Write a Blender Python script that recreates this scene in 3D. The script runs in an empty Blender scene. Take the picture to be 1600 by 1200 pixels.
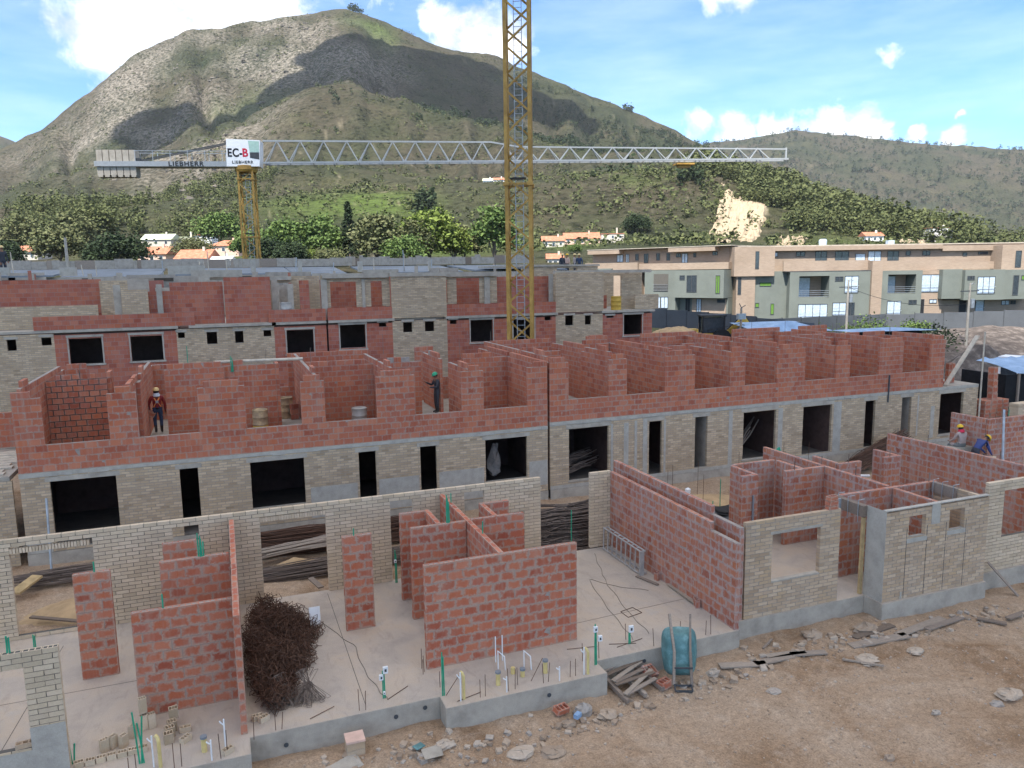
import bpy, math, random
import numpy as np
from mathutils import Matrix, Vector, Euler
rnd = random.Random(7); nr = np.random.default_rng(11)
SC = bpy.context.scene; COL = SC.collection

# ------------------------------------------------------------------ camera, light, exposure
CAM_H = 8.6
YAW, PITCH, ROLL, FPX = 0.36206407, 0.14690928, 0.01428421, 1190.0
cy, sy, cp, sp = math.cos(YAW), math.sin(YAW), math.cos(PITCH), math.sin(PITCH)
fw = np.array([sy*cp, cy*cp, -sp]); rt = np.array([cy, -sy, 0.0]); dn = np.cross(fw, rt)
r2 = math.cos(ROLL)*rt + math.sin(ROLL)*dn; d2 = -math.sin(ROLL)*rt + math.cos(ROLL)*dn
cam = bpy.data.objects.new('camera', bpy.data.cameras.new('camera')); COL.objects.link(cam)
cam.matrix_world = Matrix(((r2[0], -d2[0], -fw[0], 0), (r2[1], -d2[1], -fw[1], 0), (r2[2], -d2[2], -fw[2], CAM_H), (0, 0, 0, 1)))
cam.data.sensor_width = 36; cam.data.lens = 36*FPX/1600; cam.data.clip_start = 0.2; cam.data.clip_end = 9000
SC.camera = cam
SUN_EL, SUN_AZ = math.radians(56), math.radians(222)          # azimuth from +Y towards +X
SUNDIR = Vector((math.sin(SUN_AZ)*math.cos(SUN_EL), math.cos(SUN_AZ)*math.cos(SUN_EL), math.sin(SUN_EL)))
sun = bpy.data.objects.new('sun', bpy.data.lights.new('sun', 'SUN')); COL.objects.link(sun)
sun.data.energy = 3.4; sun.data.angle = math.radians(1.2); sun.data.color = (1, .95, .88)
sun.rotation_euler = SUNDIR.to_track_quat('Z', 'Y').to_euler(); sun.location = (0, 0, 60)
SC.view_settings.view_transform = 'Standard'; SC.view_settings.look = 'None'
SC.view_settings.exposure = 1.66; SC.view_settings.gamma = 1
W = bpy.data.worlds.new('World'); SC.world = W; W.use_nodes = True

def nd(nt, t, **kw):
    n = nt.nodes.new(t)
    for k, v in kw.items():
        if k[0] == '_': setattr(n, k[1:], v)
        else:
            key = int(k[1:]) if k[0] == 'i' and k[1:].isdigit() else k.replace('__', ' ')
            s = n.inputs[key]
            if isinstance(v, bpy.types.NodeSocket): nt.links.new(v, s)
            else: s.default_value = v
    return n
def mth(nt, op, a, b=None, c=None, clamp=False):
    n = nt.nodes.new('ShaderNodeMath'); n.operation = op; n.use_clamp = clamp
    for i, v in enumerate((a, b, c)):
        if v is None: continue
        if isinstance(v, bpy.types.NodeSocket): nt.links.new(v, n.inputs[i])
        else: n.inputs[i].default_value = v
    return n.outputs[0]
def vm(nt, op, a, b=None):
    n = nt.nodes.new('ShaderNodeVectorMath'); n.operation = op
    for i, v in enumerate((a, b)):
        if v is None: continue
        if isinstance(v, bpy.types.NodeSocket): nt.links.new(v, n.inputs[i])
        else: n.inputs[i].default_value = v
    return n
def ramp(nt, fac, stops, mode='LINEAR'):
    n = nt.nodes.new('ShaderNodeValToRGB'); n.color_ramp.interpolation = mode
    e = n.color_ramp.elements
    while len(e) < len(stops): e.new(0.5)
    for i, (p, c) in enumerate(stops):
        e[i].position = p; e[i].color = (c[0], c[1], c[2], 1) if len(c) == 3 else c
    nt.links.new(fac, n.inputs[0]); return n.outputs[0]
def mixc(nt, f, a, b, mode='MIX'):
    n = nt.nodes.new('ShaderNodeMix'); n.data_type = 'RGBA'; n.blend_type = mode
    for i, v in ((0, f), (6, a), (7, b)):
        if isinstance(v, bpy.types.NodeSocket): nt.links.new(v, n.inputs[i])
        else: n.inputs[i].default_value = v if i == 0 else (v[0], v[1], v[2], 1)
    return n.outputs[2]
def noise(nt, vec, scale, detail=4, rough=.55, dist=0):
    n = nd(nt, 'ShaderNodeTexNoise', Scale=scale, Detail=detail, Roughness=rough, Distortion=dist)
    if vec is not None: nt.links.new(vec, n.inputs['Vector'])
    return n.outputs['Fac']

# sky: Nishita with cumulus clouds laid out by direction
def px2dir(x, y):
    v = r2*(x-800)/FPX + d2*(y-600)/FPX + fw
    return v/np.linalg.norm(v)
wt = W.node_tree; wt.nodes.clear()
tc = nd(wt, 'ShaderNodeTexCoord').outputs['Generated']
sky = nd(wt, 'ShaderNodeTexSky', _sky_type='NISHITA', _sun_disc=False, _sun_elevation=SUN_EL, _sun_rotation=SUN_AZ, _air_density=1.0, _dust_density=1.6, _ozone_density=1.0, _altitude=2500)
CL = [(165, 25, 75), (235, 20, 100), (315, -5, 105), (395, -10, 70), (205, 65, 60), (280, 75, 62), (140, -10, 45), (445, 5, 38),
      (705, 45, 36), (745, 55, 48), (785, 70, 46), (675, 42, 18), (1090, 195, 22), (1150, 207, 36), (1210, 207, 33), (1260, 217, 34),
      (1310, 200, 34), (1345, 196, 32), (1370, 208, 24), (1430, 215, 14), (1490, 226, 17), (1385, 76, 17), (1120, -12, 30), (1165, -14, 27), (1500, 183, 8), (560, -60, 50)]
acc = None
wob = nd(wt, 'ShaderNodeTexNoise', Scale=16.0, Detail=5.0, Roughness=.6); wt.links.new(tc, wob.inputs['Vector'])
wv = vm(wt, 'SUBTRACT', wob.outputs['Color'], (.5, .5, .5)).outputs[0]
wsc = nd(wt, 'ShaderNodeVectorMath', _operation='SCALE', Scale=.045); wt.links.new(wv, wsc.inputs[0])
dv = vm(wt, 'ADD', tc, wsc.outputs[0]).outputs[0]
for x, y, r in CL:
    c = px2dir(x, y)
    d = vm(wt, 'DISTANCE', dv, tuple(c)).outputs['Value']
    m = mth(wt, 'SUBTRACT', 1.0, mth(wt, 'DIVIDE', d, r/FPX*1.0))
    acc = m if acc is None else mth(wt, 'MAXIMUM', acc, m)
n1 = noise(wt, tc, 22, 9, .66, .4)
msk = mth(wt, 'MULTIPLY_ADD', mth(wt, 'ADD', acc, mth(wt, 'MULTIPLY', mth(wt, 'SUBTRACT', n1, .5), 2.2)), .95, .05, True)
sep = nd(wt, 'ShaderNodeSeparateXYZ'); wt.links.new(tc, sep.inputs[0])
far_cl = noise(wt, vm(wt, 'MULTIPLY', tc, (1, 1, 2.6)).outputs[0], 3.4, 6, .58, .2)
upm = mth(wt, 'MULTIPLY', mth(wt, 'SUBTRACT', far_cl, .40, None, True), 6.0, None, True)
upm = mth(wt, 'MULTIPLY', upm, mth(wt, 'MULTIPLY', mth(wt, 'SUBTRACT', sep.outputs['Z'], .32, None, True), 5.0, None, True))
msk = mth(wt, 'MAXIMUM', msk, mth(wt, 'MULTIPLY', upm, .9))
whit = mixc(wt, ramp(wt, noise(wt, vm(wt, 'MULTIPLY', tc, (1, 1, 1.7)).outputs[0], 14, 7, .6, .3), [(.36, (0, 0, 0)), (.6, (1, 1, 1))]), (3.5, 3.45, 3.35), (8.8, 8.3, 7.7))
clear = mixc(wt, 1.0, sky.outputs[0], (.50, .715, .89), 'MULTIPLY')
thin = mixc(wt, mth(wt, 'MULTIPLY', mth(wt, 'SUBTRACT', noise(wt, vm(wt, 'MULTIPLY', tc, (1, 1, 5)).outputs[0], 5, 5, .6), .38, None, True), .4), clear, (6.5, 6.8, 7))
skc = mixc(wt, msk, thin, whit)
bg = nd(wt, 'ShaderNodeBackground', Color=skc, Strength=0.105)
nd(wt, 'ShaderNodeOutputWorld', Surface=bg.outputs[0])

# ------------------------------------------------------------------ helpers
def proj(p):
    p = np.asarray(p, float) - np.array([0, 0, CAM_H])
    z = p@fw; return 800+FPX*(p@r2)/z, 600+FPX*(p@d2)/z, z
BOXF = np.array([[0, 1, 5, 4], [1, 2, 6, 5], [2, 3, 7, 6], [3, 0, 4, 7], [4, 5, 6, 7], [3, 2, 1, 0]])
BOXV = np.array([[0, 0, 0], [1, 0, 0], [1, 1, 0], [0, 1, 0], [0, 0, 1], [1, 0, 1], [1, 1, 1], [0, 1, 1]], float)
class MB:
    def __init__(s): s.v = []; s.f = []; s.n = 0; s.mi = []; s.cm = 0
    def add(s, v, f):
        v = np.asarray(v, float).reshape(-1, 3); s.v.append(v)
        for q in f: s.f.append([int(i)+s.n for i in q])
        s.mi += [s.cm]*len(f); s.n += len(v); return s
    def box(s, x0, x1, y0, y1, z0, z1):
        return s.add(BOXV*[x1-x0, y1-y0, z1-z0]+[x0, y0, z0], BOXF)
    def boxes(s, lo, hi):
        lo = np.asarray(lo, float); hi = np.asarray(hi, float); n = len(lo)
        if n == 0: return s
        v = (BOXV[None]*(hi-lo)[:, None]+lo[:, None]).reshape(-1, 3)
        f = (BOXF[None]+8*np.arange(n)[:, None, None]).reshape(-1, 4).tolist()
        return s.add(v, f)
    def beam(s, a, b, w, h=None, up=(0, 0, 1)):
        a = np.array(a, float); b = np.array(b, float); h = h or w; d = b-a; L = np.linalg.norm(d)
        if L < 1e-6: return s
        d /= L; u = np.array(up, float)
        if abs(d@u) > .97: u = np.array([1., 0, 0])
        r = np.cross(d, u); r /= np.linalg.norm(r); u = np.cross(r, d)
        c = [(-1, -1), (1, -1), (1, 1), (-1, 1)]
        v = [a+r*w/2*i+u*h/2*j for i, j in c]+[b+r*w/2*i+u*h/2*j for i, j in c]
        return s.add(v, [[0, 1, 2, 3], [7, 6, 5, 4], [0, 4, 5, 1], [1, 5, 6, 2], [2, 6, 7, 3], [3, 7, 4, 0]])
    def tube(s, pts, r, n=8, cap=True):
        pts = [np.array(p, float) for p in pts]; rs = r if hasattr(r, '__len__') else [r]*len(pts)
        V = []; u0 = None
        for i, p in enumerate(pts):
            d = pts[min(i+1, len(pts)-1)]-pts[max(i-1, 0)]; d = d/(np.linalg.norm(d)+1e-9)
            if u0 is None: u0 = np.array([1., 0, 0]) if abs(d[0]) < .9 else np.array([0, 1., 0])
            a = np.cross(d, u0); a /= np.linalg.norm(a)+1e-9; b = np.cross(a, d); u0 = b
            for k in range(n):
                t = 2*math.pi*k/n; V.append(p+rs[i]*(math.cos(t)*a+math.sin(t)*b))
        F = [[i*n+k, i*n+(k+1) % n, (i+1)*n+(k+1) % n, (i+1)*n+k] for i in range(len(pts)-1) for k in range(n)]
        if cap: F += [list(range(n))[::-1], list(range((len(pts)-1)*n, len(pts)*n))]
        return s.add(V, F)
    def lathe(s, prof, c=(0, 0, 0), n=16):
        V = [[c[0]+r*math.cos(2*math.pi*k/n), c[1]+r*math.sin(2*math.pi*k/n), c[2]+z] for r, z in prof for k in range(n)]
        F = [[i*n+k, i*n+(k+1) % n, (i+1)*n+(k+1) % n, (i+1)*n+k] for i in range(len(prof)-1) for k in range(n)]
        F += [list(range(n))[::-1], list(range((len(prof)-1)*n, len(prof)*n))]
        return s.add(V, F)
    def prism(s, poly, z0, z1):
        n = len(poly); V = [[x, y, z0] for x, y in poly]+[[x, y, z1] for x, y in poly]
        return s.add(V, [list(range(n))[::-1], list(range(n, 2*n))]+[[i, (i+1) % n, n+(i+1) % n, n+i] for i in range(n)])
    def mesh(s, name, mats, uv=False, smooth=False):
        me = bpy.data.meshes.new(name)
        V = np.concatenate(s.v) if s.v else np.zeros((0, 3))
        me.from_pydata(V.tolist(), [], s.f)
        for m in (mats if isinstance(mats, (list, tuple)) else [mats]): me.materials.append(m)
        if any(s.mi): me.polygons.foreach_set('material_index', s.mi)
        if uv:
            l = me.uv_layers.new(name='uv'); u = []
            for q in s.f: u += [0, 0, 1, 0, 1, 1, 0, 1] if len(q) == 4 else [.5, .5]*len(q)
            l.data.foreach_set('uv', u)
        if smooth: me.polygons.foreach_set('use_smooth', [True]*len(me.polygons))
        me.update(); return me
    def obj(s, name, mats, parent=None, loc=None, rz=None, uv=False, smooth=False, **props):
        o = bpy.data.objects.new(name, s.mesh(name, mats, uv, smooth)); COL.objects.link(o)
        if parent is not None: o.parent = parent
        if loc is not None: o.location = loc
        if rz is not None: o.rotation_euler = (0, 0, rz)
        for k, v in props.items(): o[k] = v
        return o
def link(name, me, parent=None, loc=(0, 0, 0), rot=(0, 0, 0), scale=(1, 1, 1), **props):
    o = bpy.data.objects.new(name, me); COL.objects.link(o)
    if parent is not None: o.parent = parent
    o.location = loc; o.rotation_euler = rot; o.scale = scale
    for k, v in props.items(): o[k] = v
    return o
def thing(name, label, cat, loc=(0, 0, 0), rz=0, group=None):
    o = bpy.data.objects.new(name, None); COL.objects.link(o); o.location = loc; o.rotation_euler = (0, 0, rz)
    o.empty_display_size = .1; o['label'] = label; o['category'] = cat
    if group: o['group'] = group
    return o
def copy_tree(o, parent=None):
    c = o.copy(); COL.objects.link(c); c.parent = parent
    for ch in list(o.children): copy_tree(ch, c)
    return c
def tag(o, label, cat, group=None):
    o['label'] = label; o['category'] = cat
    if group: o['group'] = group
    return o

# ------------------------------------------------------------------ materials
def mat(name, build, rough=.9, spec=.25, metal=0):
    m = bpy.data.materials.new(name); m.use_nodes = True; nt = m.node_tree; b = nt.nodes['Principled BSDF']
    b.inputs['Roughness'].default_value = rough; b.inputs['Specular IOR Level'].default_value = spec; b.inputs['Metallic'].default_value = metal
    r = build(nt)
    c, h = r if isinstance(r, tuple) and len(r) == 2 and isinstance(r[1], tuple) else (r, None)
    if isinstance(c, bpy.types.NodeSocket): nt.links.new(c, b.inputs['Base Color'])
    else: b.inputs['Base Color'].default_value = (c[0], c[1], c[2], 1)
    if h:
        bp = nd(nt, 'ShaderNodeBump', Strength=h[1], Distance=h[2]); nt.links.new(h[0], bp.inputs['Height']); nt.links.new(bp.outputs[0], b.inputs['Normal'])
    return m
def pos(nt): return nd(nt, 'ShaderNodeNewGeometry').outputs['Position']
def rand(nt):
    a = nd(nt, 'ShaderNodeObjectInfo').outputs['Random']; b = nd(nt, 'ShaderNodeNewGeometry').outputs['Random Per Island']
    return mth(nt, 'FRACT', mth(nt, 'ADD', a, b))
def weathered(c, amt=.25, scale=3., bump=.15, c2=None, grain=60):
    def f(nt):
        p = pos(nt); n = noise(nt, p, scale, 6, .65); g = noise(nt, p, grain, 2)
        d = tuple(x*(1-amt) for x in c); l = tuple(min(1, x*(1+amt*.8)) for x in (c2 or c))
        col = ramp(nt, n, [(.28, d), (.5, c), (.74, l)])
        col = mixc(nt, .25, col, ramp(nt, g, [(.3, (.35,)*3), (.7, (.65,)*3)]), 'OVERLAY')
        return col, (mth(nt, 'ADD', n, g), bump, .01)
    return f
def plain(c, var=.12):
    def f(nt):
        n = noise(nt, pos(nt), 5, 4)
        return ramp(nt, n, [(.3, tuple(x*(1-var) for x in c)), (.7, tuple(min(1, x*(1+var)) for x in c))])
    return f
def masonry(cols, mortar, smear, ratio, dirt=None, streak=0, dirtamt=.4):
    """bricks with colour by piece, mortar smeared over their edges, dust in patches"""
    def f(nt):
        p = pos(nt); r = rand(nt)
        base = ramp(nt, r, [(i/(len(cols)-1), c) for i, c in enumerate(cols)])
        uv = nd(nt, 'ShaderNodeUVMap', _uv_map='uv').outputs[0]
        s = nd(nt, 'ShaderNodeSeparateXYZ'); nt.links.new(uv, s.inputs[0])
        eu = mth(nt, 'MULTIPLY', mth(nt, 'MINIMUM', s.outputs[0], mth(nt, 'SUBTRACT', 1., s.outputs[0])), ratio)
        ev = mth(nt, 'MINIMUM', s.outputs[1], mth(nt, 'SUBTRACT', 1., s.outputs[1]))
        e = mth(nt, 'MINIMUM', eu, ev)
        off = vm(nt, 'ADD', p, None); cx = nd(nt, 'ShaderNodeCombineXYZ', X=mth(nt, 'MULTIPLY', r, 37.), Y=mth(nt, 'MULTIPLY', r, 11.)); nt.links.new(cx.outputs[0], off.inputs[1])
        n = mth(nt, 'MULTIPLY_ADD', mth(nt, 'SUBTRACT', noise(nt, off.outputs[0], 8, 5, .62, .8), .5), 1.9, .44, True); big = noise(nt, p, .8, 3)
        th = mth(nt, 'MULTIPLY', mth(nt, 'MULTIPLY', n, mth(nt, 'ADD', mth(nt, 'MULTIPLY', big, 1.4), .35)), smear)
        mk = mth(nt, 'MULTIPLY', mth(nt, 'SUBTRACT', mth(nt, 'MINIMUM', th, .36), e), 4., None, True)
        fine = noise(nt, p, 45, 3, .7)
        col = mixc(nt, mth(nt, 'MULTIPLY', mk, .85), base, ramp(nt, fine, [(.3, tuple(x*.8 for x in mortar)), (.7, mortar)]))
        dn_ = mth(nt, 'MULTIPLY', mth(nt, 'SUBTRACT', noise(nt, p, 1.6, 5, .7), .48), 3., None, True)
        col = mixc(nt, mth(nt, 'MULTIPLY', dn_, dirtamt), col, dirt or mortar)
        if streak:
            sv = vm(nt, 'MULTIPLY', p, (9, 9, .35)).outputs[0]
            st = mth(nt, 'MULTIPLY', mth(nt, 'SUBTRACT', noise(nt, sv, 1, 4, .6), .48), 4., None, True)
            col = mixc(nt, mth(nt, 'MULTIPLY', st, streak), col, mortar)
        col = mixc(nt, .3, col, ramp(nt, fine, [(.25, (.32,)*3), (.75, (.68,)*3)]), 'OVERLAY')
        return col, (mth(nt, 'ADD', mth(nt, 'MULTIPLY', mk, .6), fine), .35, .006)
    return f
RED = [(0.313, 0.081, 0.046), (0.389, 0.113, 0.062), (0.454, 0.147, 0.079), (0.351, 0.098, 0.055), (0.475, 0.174, 0.101), (0.432, 0.125, 0.058), (0.383, 0.120, 0.077)]
M = {}
M['block'] = mat('red_clay_block', masonry(RED, (.44, .32, .245), .54, 1.6, (.42, .25, .18), .25, .3))
M['block_b'] = mat('red_clay_block_upper', masonry([(c[0]*.98, c[1]*1.02, c[2]*1.02) for c in RED], (.40, .29, .23), .36, 1.6, (.38, .19, .14), .4, .35))
M['block_f'] = mat('red_clay_block_far', masonry([(c[0]*.9, c[1]*.95, c[2]*1.05) for c in RED], (.33, .2, .17), .2, 1.6, (.36, .18, .15), .3, .5))
M['block_r'] = mat('red_clay_block_dusty', masonry([(c[0]*.92, c[1]*1.08, c[2]*1.1) for c in RED], (.42, .34, .30), .5, 1.6, (.41, .28, .25), .7, .5))
M['brick'] = mat('pale_facing_brick', masonry([(0.458, 0.358, 0.242), (0.562, 0.447, 0.310), (0.634, 0.507, 0.360), (0.510, 0.405, 0.286), (0.583, 0.457, 0.307)], (0.489, 0.400, 0.299), .30, 3., (0.395, 0.322, 0.242), .35, .5))
M['brick_m'] = mat('grey_facing_brick', masonry([(0.312, 0.231, 0.145), (0.468, 0.352, 0.227), (0.569, 0.434, 0.286), (0.390, 0.294, 0.194), (0.445, 0.333, 0.207)], (0.428, 0.337, 0.244), .40, 3., (0.401, 0.319, 0.231), .45, .5))
M['brick_k'] = mat('ochre_facing_brick', masonry([(0.356, 0.255, 0.163), (0.479, 0.348, 0.231), (0.545, 0.411, 0.280), (0.423, 0.309, 0.205), (0.479, 0.338, 0.200)], (0.411, 0.333, 0.253), .3, 3., (0.368, 0.303, 0.245), .4, .5))
M['mortar'] = mat('grey_mortar', weathered((.30, .26, .225), .25, 8))
M['mortar_d'] = mat('dark_open_joint', weathered((.10, .092, .08), .2, 8))
M['mortar_m'] = mat('light_grey_mortar', weathered((.27, .25, .215), .25, 6))
M['concrete'] = mat('raw_concrete', weathered((0.375, 0.335, 0.276), .28, 2.2, .3), .85)
M['concrete_w'] = mat('bluish_cement_wash', weathered((0.385, 0.359, 0.308), .22, 3, .2), .85)
def slabf(nt):
    p = pos(nt); n = noise(nt, p, .8, 6, .62, .5); n2 = noise(nt, p, 5, 5, .7); g = noise(nt, p, 70, 2)
    c = ramp(nt, n, [(.3, (.35, .305, .26)), (.48, (.43, .365, .30)), (.6, (.46, .375, .29)), (.75, (.41, .37, .33))])
    c = mixc(nt, mth(nt, 'MULTIPLY', mth(nt, 'SUBTRACT', n2, .5, None, True), 1.6, None, True), c, (.50, .42, .35))
    n3 = noise(nt, vm(nt, 'MULTIPLY', p, (1, .35, 1)).outputs[0], 3.2, 6, .72, 1.2)
    c = mixc(nt, mth(nt, 'MULTIPLY', mth(nt, 'SUBTRACT', n3, .53, None, True), 2.6, None, True), c, (.27, .225, .185))
    c = mixc(nt, .35, c, ramp(nt, g, [(.3, (.32,)*3), (.7, (.68,)*3)]), 'OVERLAY')
    return c, (mth(nt, 'ADD', n2, g), .35, .012)
M['slab'] = mat('dusty_concrete_floor', slabf, .95, .15)
def dirtf(nt):
    p = pos(nt); n = noise(nt, p, .35, 7, .62, .8); n2 = noise(nt, p, 2.5, 6, .7); g = noise(nt, p, 28, 4, .75)
    c = ramp(nt, n, [(.26, (.185, .108, .06)), (.37, (.275, .178, .107)), (.47, (.355, .248, .162)), (.62, (.395, .29, .2)), (.8, (.36, .275, .2))])
    c = mixc(nt, mth(nt, 'MULTIPLY', mth(nt, 'SUBTRACT', n2, .52, None, True), 2., None, True), c, (.50, .41, .32))
    v = nd(nt, 'ShaderNodeTexVoronoi', Scale=14.); nt.links.new(p, v.inputs['Vector'])
    peb = mth(nt, 'MULTIPLY', mth(nt, 'SUBTRACT', .16, v.outputs['Distance'], None, True), 9., None, True)
    peb = mth(nt, 'MULTIPLY', peb, mth(nt, 'MULTIPLY', mth(nt, 'SUBTRACT', n2, .46, None, True), 6., None, True))
    c = mixc(nt, mth(nt, 'MULTIPLY', peb, .6), c, (.48, .42, .36))
    g2 = noise(nt, p, 7, 6, .8)
    c = mixc(nt, .6, c, ramp(nt, g2, [(.3, (.27,)*3), (.7, (.72,)*3)]), 'OVERLAY')
    c = mixc(nt, .6, c, ramp(nt, g, [(.25, (.25,)*3), (.75, (.75,)*3)]), 'OVERLAY')
    return c, (mth(nt, 'ADD', mth(nt, 'MULTIPLY', g, 1.2), mth(nt, 'ADD', n2, peb)), .8, .03)
M['dirt'] = mat('brown_trampled_dirt', dirtf, .95, .1)
M['soil_d'] = mat('dark_heap_soil', weathered((.105, .085, .072), .5, 1.2, .8, (.2, .17, .145)))
M['sand'] = mat('ochre_sand', weathered((.42, .29, .16), .3, 1.5, .5))
M['stone'] = mat('pale_rubble', lambda nt: mixc(nt, .4, ramp(nt, rand(nt), [(0, (.25, .185, .13)), (.4, (.38, .29, .21)), (.75, (.43, .35, .27)), (1, (.33, .29, .25))]), ramp(nt, noise(nt, pos(nt), 14, 5, .7), [(.3, (.3,)*3), (.7, (.7,)*3)]), 'OVERLAY'))
M['rust'] = mat('rusty_steel_bar', lambda nt: ramp(nt, mth(nt, 'FRACT', mth(nt, 'ADD', rand(nt), noise(nt, pos(nt), 3, 3))), [(0, (.05, .027, .018)), (.5, (.12, .06, .036)), (1, (.085, .05, .035))]), .75)
M['bar'] = mat('grey_brown_rebar', lambda nt: ramp(nt, mth(nt, 'FRACT', mth(nt, 'ADD', rand(nt), noise(nt, pos(nt), 1.5, 3))), [(0, (.075, .058, .048)), (.5, (.16, .12, .095)), (1, (.21, .165, .135))]), .7)
M['wood'] = mat('weathered_grey_timber', lambda nt: mixc(nt, .5, ramp(nt, rand(nt), [(0, (.16, .12, .09)), (.5, (.25, .2, .16)), (1, (.34, .28, .22))]), ramp(nt, noise(nt, vm(nt, 'MULTIPLY', pos(nt), (3, 12, 12)).outputs[0], 3, 4, .7), [(.3, (.3,)*3), (.7, (.7,)*3)]), 'OVERLAY'))
M['wood_y'] = mat('raw_pine_timber', plain((.42, .30, .15), .25))
M['wood_p'] = mat('pale_plank', plain((.5, .44, .35), .2))
M['green_pipe'] = mat('green_plastic_conduit', plain((.02, .30, .17), .15), .45, .4)
M['white_pipe'] = mat('white_plastic_pipe', plain((.72, .73, .72), .06), .4, .4)
M['yellow_pipe'] = mat('yellow_plastic_pipe', plain((.60, .48, .20), .12), .45, .4)
M['grey_pipe'] = mat('grey_plastic_cap', plain((.2, .22, .24), .1), .5)
M['steel'] = mat('galvanised_steel', plain((.36, .38, .39), .2), .45, .5, .5)
M['alu'] = mat('dull_aluminium', plain((.42, .41, .39), .2), .5, .5, .35)
M['crane_y'] = mat('worn_ochre_crane_paint', weathered((.36, .205, .04), .35, 1.5, .05, (.43, .26, .06)), .55, .4)
M['crane_g'] = mat('light_grey_crane_paint', plain((.3, .315, .32), .1), .45, .4)
M['white'] = mat('white_paint', plain((.78, .78, .77), .05), .5, .4)
M['hillrock'] = mat('grey_hill_rock', plain((.17, .15, .125), .3), .95)
M['cable'] = mat('dusty_cable', plain((.14, .12, .10), .2), .8)
M['black'] = mat('black_plastic', plain((.018, .018, .02), .2), .6)
M['darkgrey'] = mat('dark_grey_metal', plain((.06, .065, .07), .2), .6)
M['redpaint'] = mat('red_lettering', plain((.55, .02, .05), .05), .5)
M['glass'] = mat('dark_window_glass', plain((.035, .045, .055), .3), .08, .6)
M['glass_b'] = mat('pale_curtained_glass', plain((.42, .5, .58), .2), .15, .6)
M['glass_g'] = mat('green_cab_glass', plain((.36, .5, .4), .1), .1, .6)
M['tan'] = mat('tan_brick_cladding', lambda nt: mixc(nt, .35, ramp(nt, noise(nt, pos(nt), .35, 5, .6), [(.3, (.27, .205, .152)), (.7, (.33, .255, .195))]), ramp(nt, noise(nt, vm(nt, 'MULTIPLY', pos(nt), (1.5, 1.5, 9)).outputs[0], 1.2, 3, .7), [(.3, (.3,)*3), (.7, (.7,)*3)]), 'OVERLAY'))
M['sage'] = mat('sage_green_render', weathered((.15, .165, .145), .14, .5, .05), .9)
M['sage_l'] = mat('bright_green_reveal', plain((.1, .2, .035), .1))
M['roofdeck'] = mat('bluish_grey_roof_deck', weathered((.2, .225, .25), .25, .6, .1), .8)
M['blue'] = mat('pale_blue_sheet', weathered((.22, .34, .50), .22, 1., .2, (.30, .42, .57)), .55, .4)
M['net'] = mat('black_shade_net', plain((.012, .013, .015), .3), .9)
M['fence'] = mat('grey_fence_sheet', weathered((.085, .092, .10), .18, .6, .05), .7)
M['tile'] = mat('orange_clay_roof', weathered((.36, .145, .085), .25, 1.2, .2, (.42, .21, .14)), .85)
M['cream'] = mat('cream_wall', plain((.5, .46, .39), .08))
M['pinkw'] = mat('pink_wall', plain((.62, .42, .33), .1))
M['ochre'] = mat('ochre_wall', plain((.62, .36, .07), .1))
M['palegreen'] = mat('pale_green_roof', plain((.46, .5, .36), .12))
M['skin'] = mat('brown_skin', plain((.25, .13, .08), .1), .6)
M['barrow'] = mat('teal_barrow_tray', weathered((.08, .185, .185), .3, 4, .1, (.15, .28, .28)), .5, .4)
M['drum'] = mat('rusty_beige_drum', weathered((.36, .27, .17), .4, 3, .15, (.5, .38, .2)), .7)
M['drumw'] = mat('grey_white_drum', weathered((.42, .40, .36), .25, 3, .15), .7)
M['drumy'] = mat('yellow_drum_paint', weathered((.52, .33, .06), .25, 4, .1), .6)
def leafm(name, c1, c2, c3):
    return mat(name, lambda nt: ramp(nt, mth(nt, 'FRACT', mth(nt, 'ADD', mth(nt, 'MULTIPLY', rand(nt), .5), mth(nt, 'MULTIPLY', noise(nt, pos(nt), .35, 3), .75))), [(0, c1), (.45, c2), (.9, c3), (1, c2)]), .8, .2)
M['leaf'] = leafm('mid_green_leaves', (0.030, 0.054, 0.018), (0.068, 0.112, 0.031), (0.127, 0.180, 0.049))
M['leaf_y'] = leafm('yellow_green_leaves', (0.050, 0.074, 0.014), (0.099, 0.138, 0.026), (0.158, 0.200, 0.045))
M['leaf_d'] = leafm('dark_green_leaves', (0.010, 0.018, 0.010), (0.021, 0.035, 0.016), (0.040, 0.060, 0.024))
M['leaf_o'] = leafm('olive_leaves', (0.041, 0.053, 0.023), (0.085, 0.098, 0.041), (0.139, 0.143, 0.065))
M['leaf_h'] = leafm('hill_scrub_leaves', (0.033, 0.043, 0.018), (0.065, 0.079, 0.029), (0.106, 0.116, 0.044))
M['bark'] = mat('grey_brown_bark', plain((.16, .13, .10), .3))
M['floor_d'] = mat('shade_toned_floor', weathered((.13, .115, .1), .3, 2, .2))  # room shade put into the floor colour, so openings look dark
M['rough_in'] = mat('shade_toned_inner_block', weathered((.12, .075, .06), .3, 3, .2))  # inner walls coloured darker than the block, for the shade indoors
M['form'] = mat('rough_boarded_concrete', weathered((.34, .30, .25), .3, 3, .3))
M['cliff'] = mat('pale_quarried_rock', lambda nt: (mixc(nt, noise(nt, vm(nt, 'MULTIPLY', pos(nt), (1, 1, .3)).outputs[0], .5, 7, .72, .5), (.2, .14, .08), (.52, .44, .32)), (noise(nt, pos(nt), .6, 6, .7), .8, 1.)), .95, .1)
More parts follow.
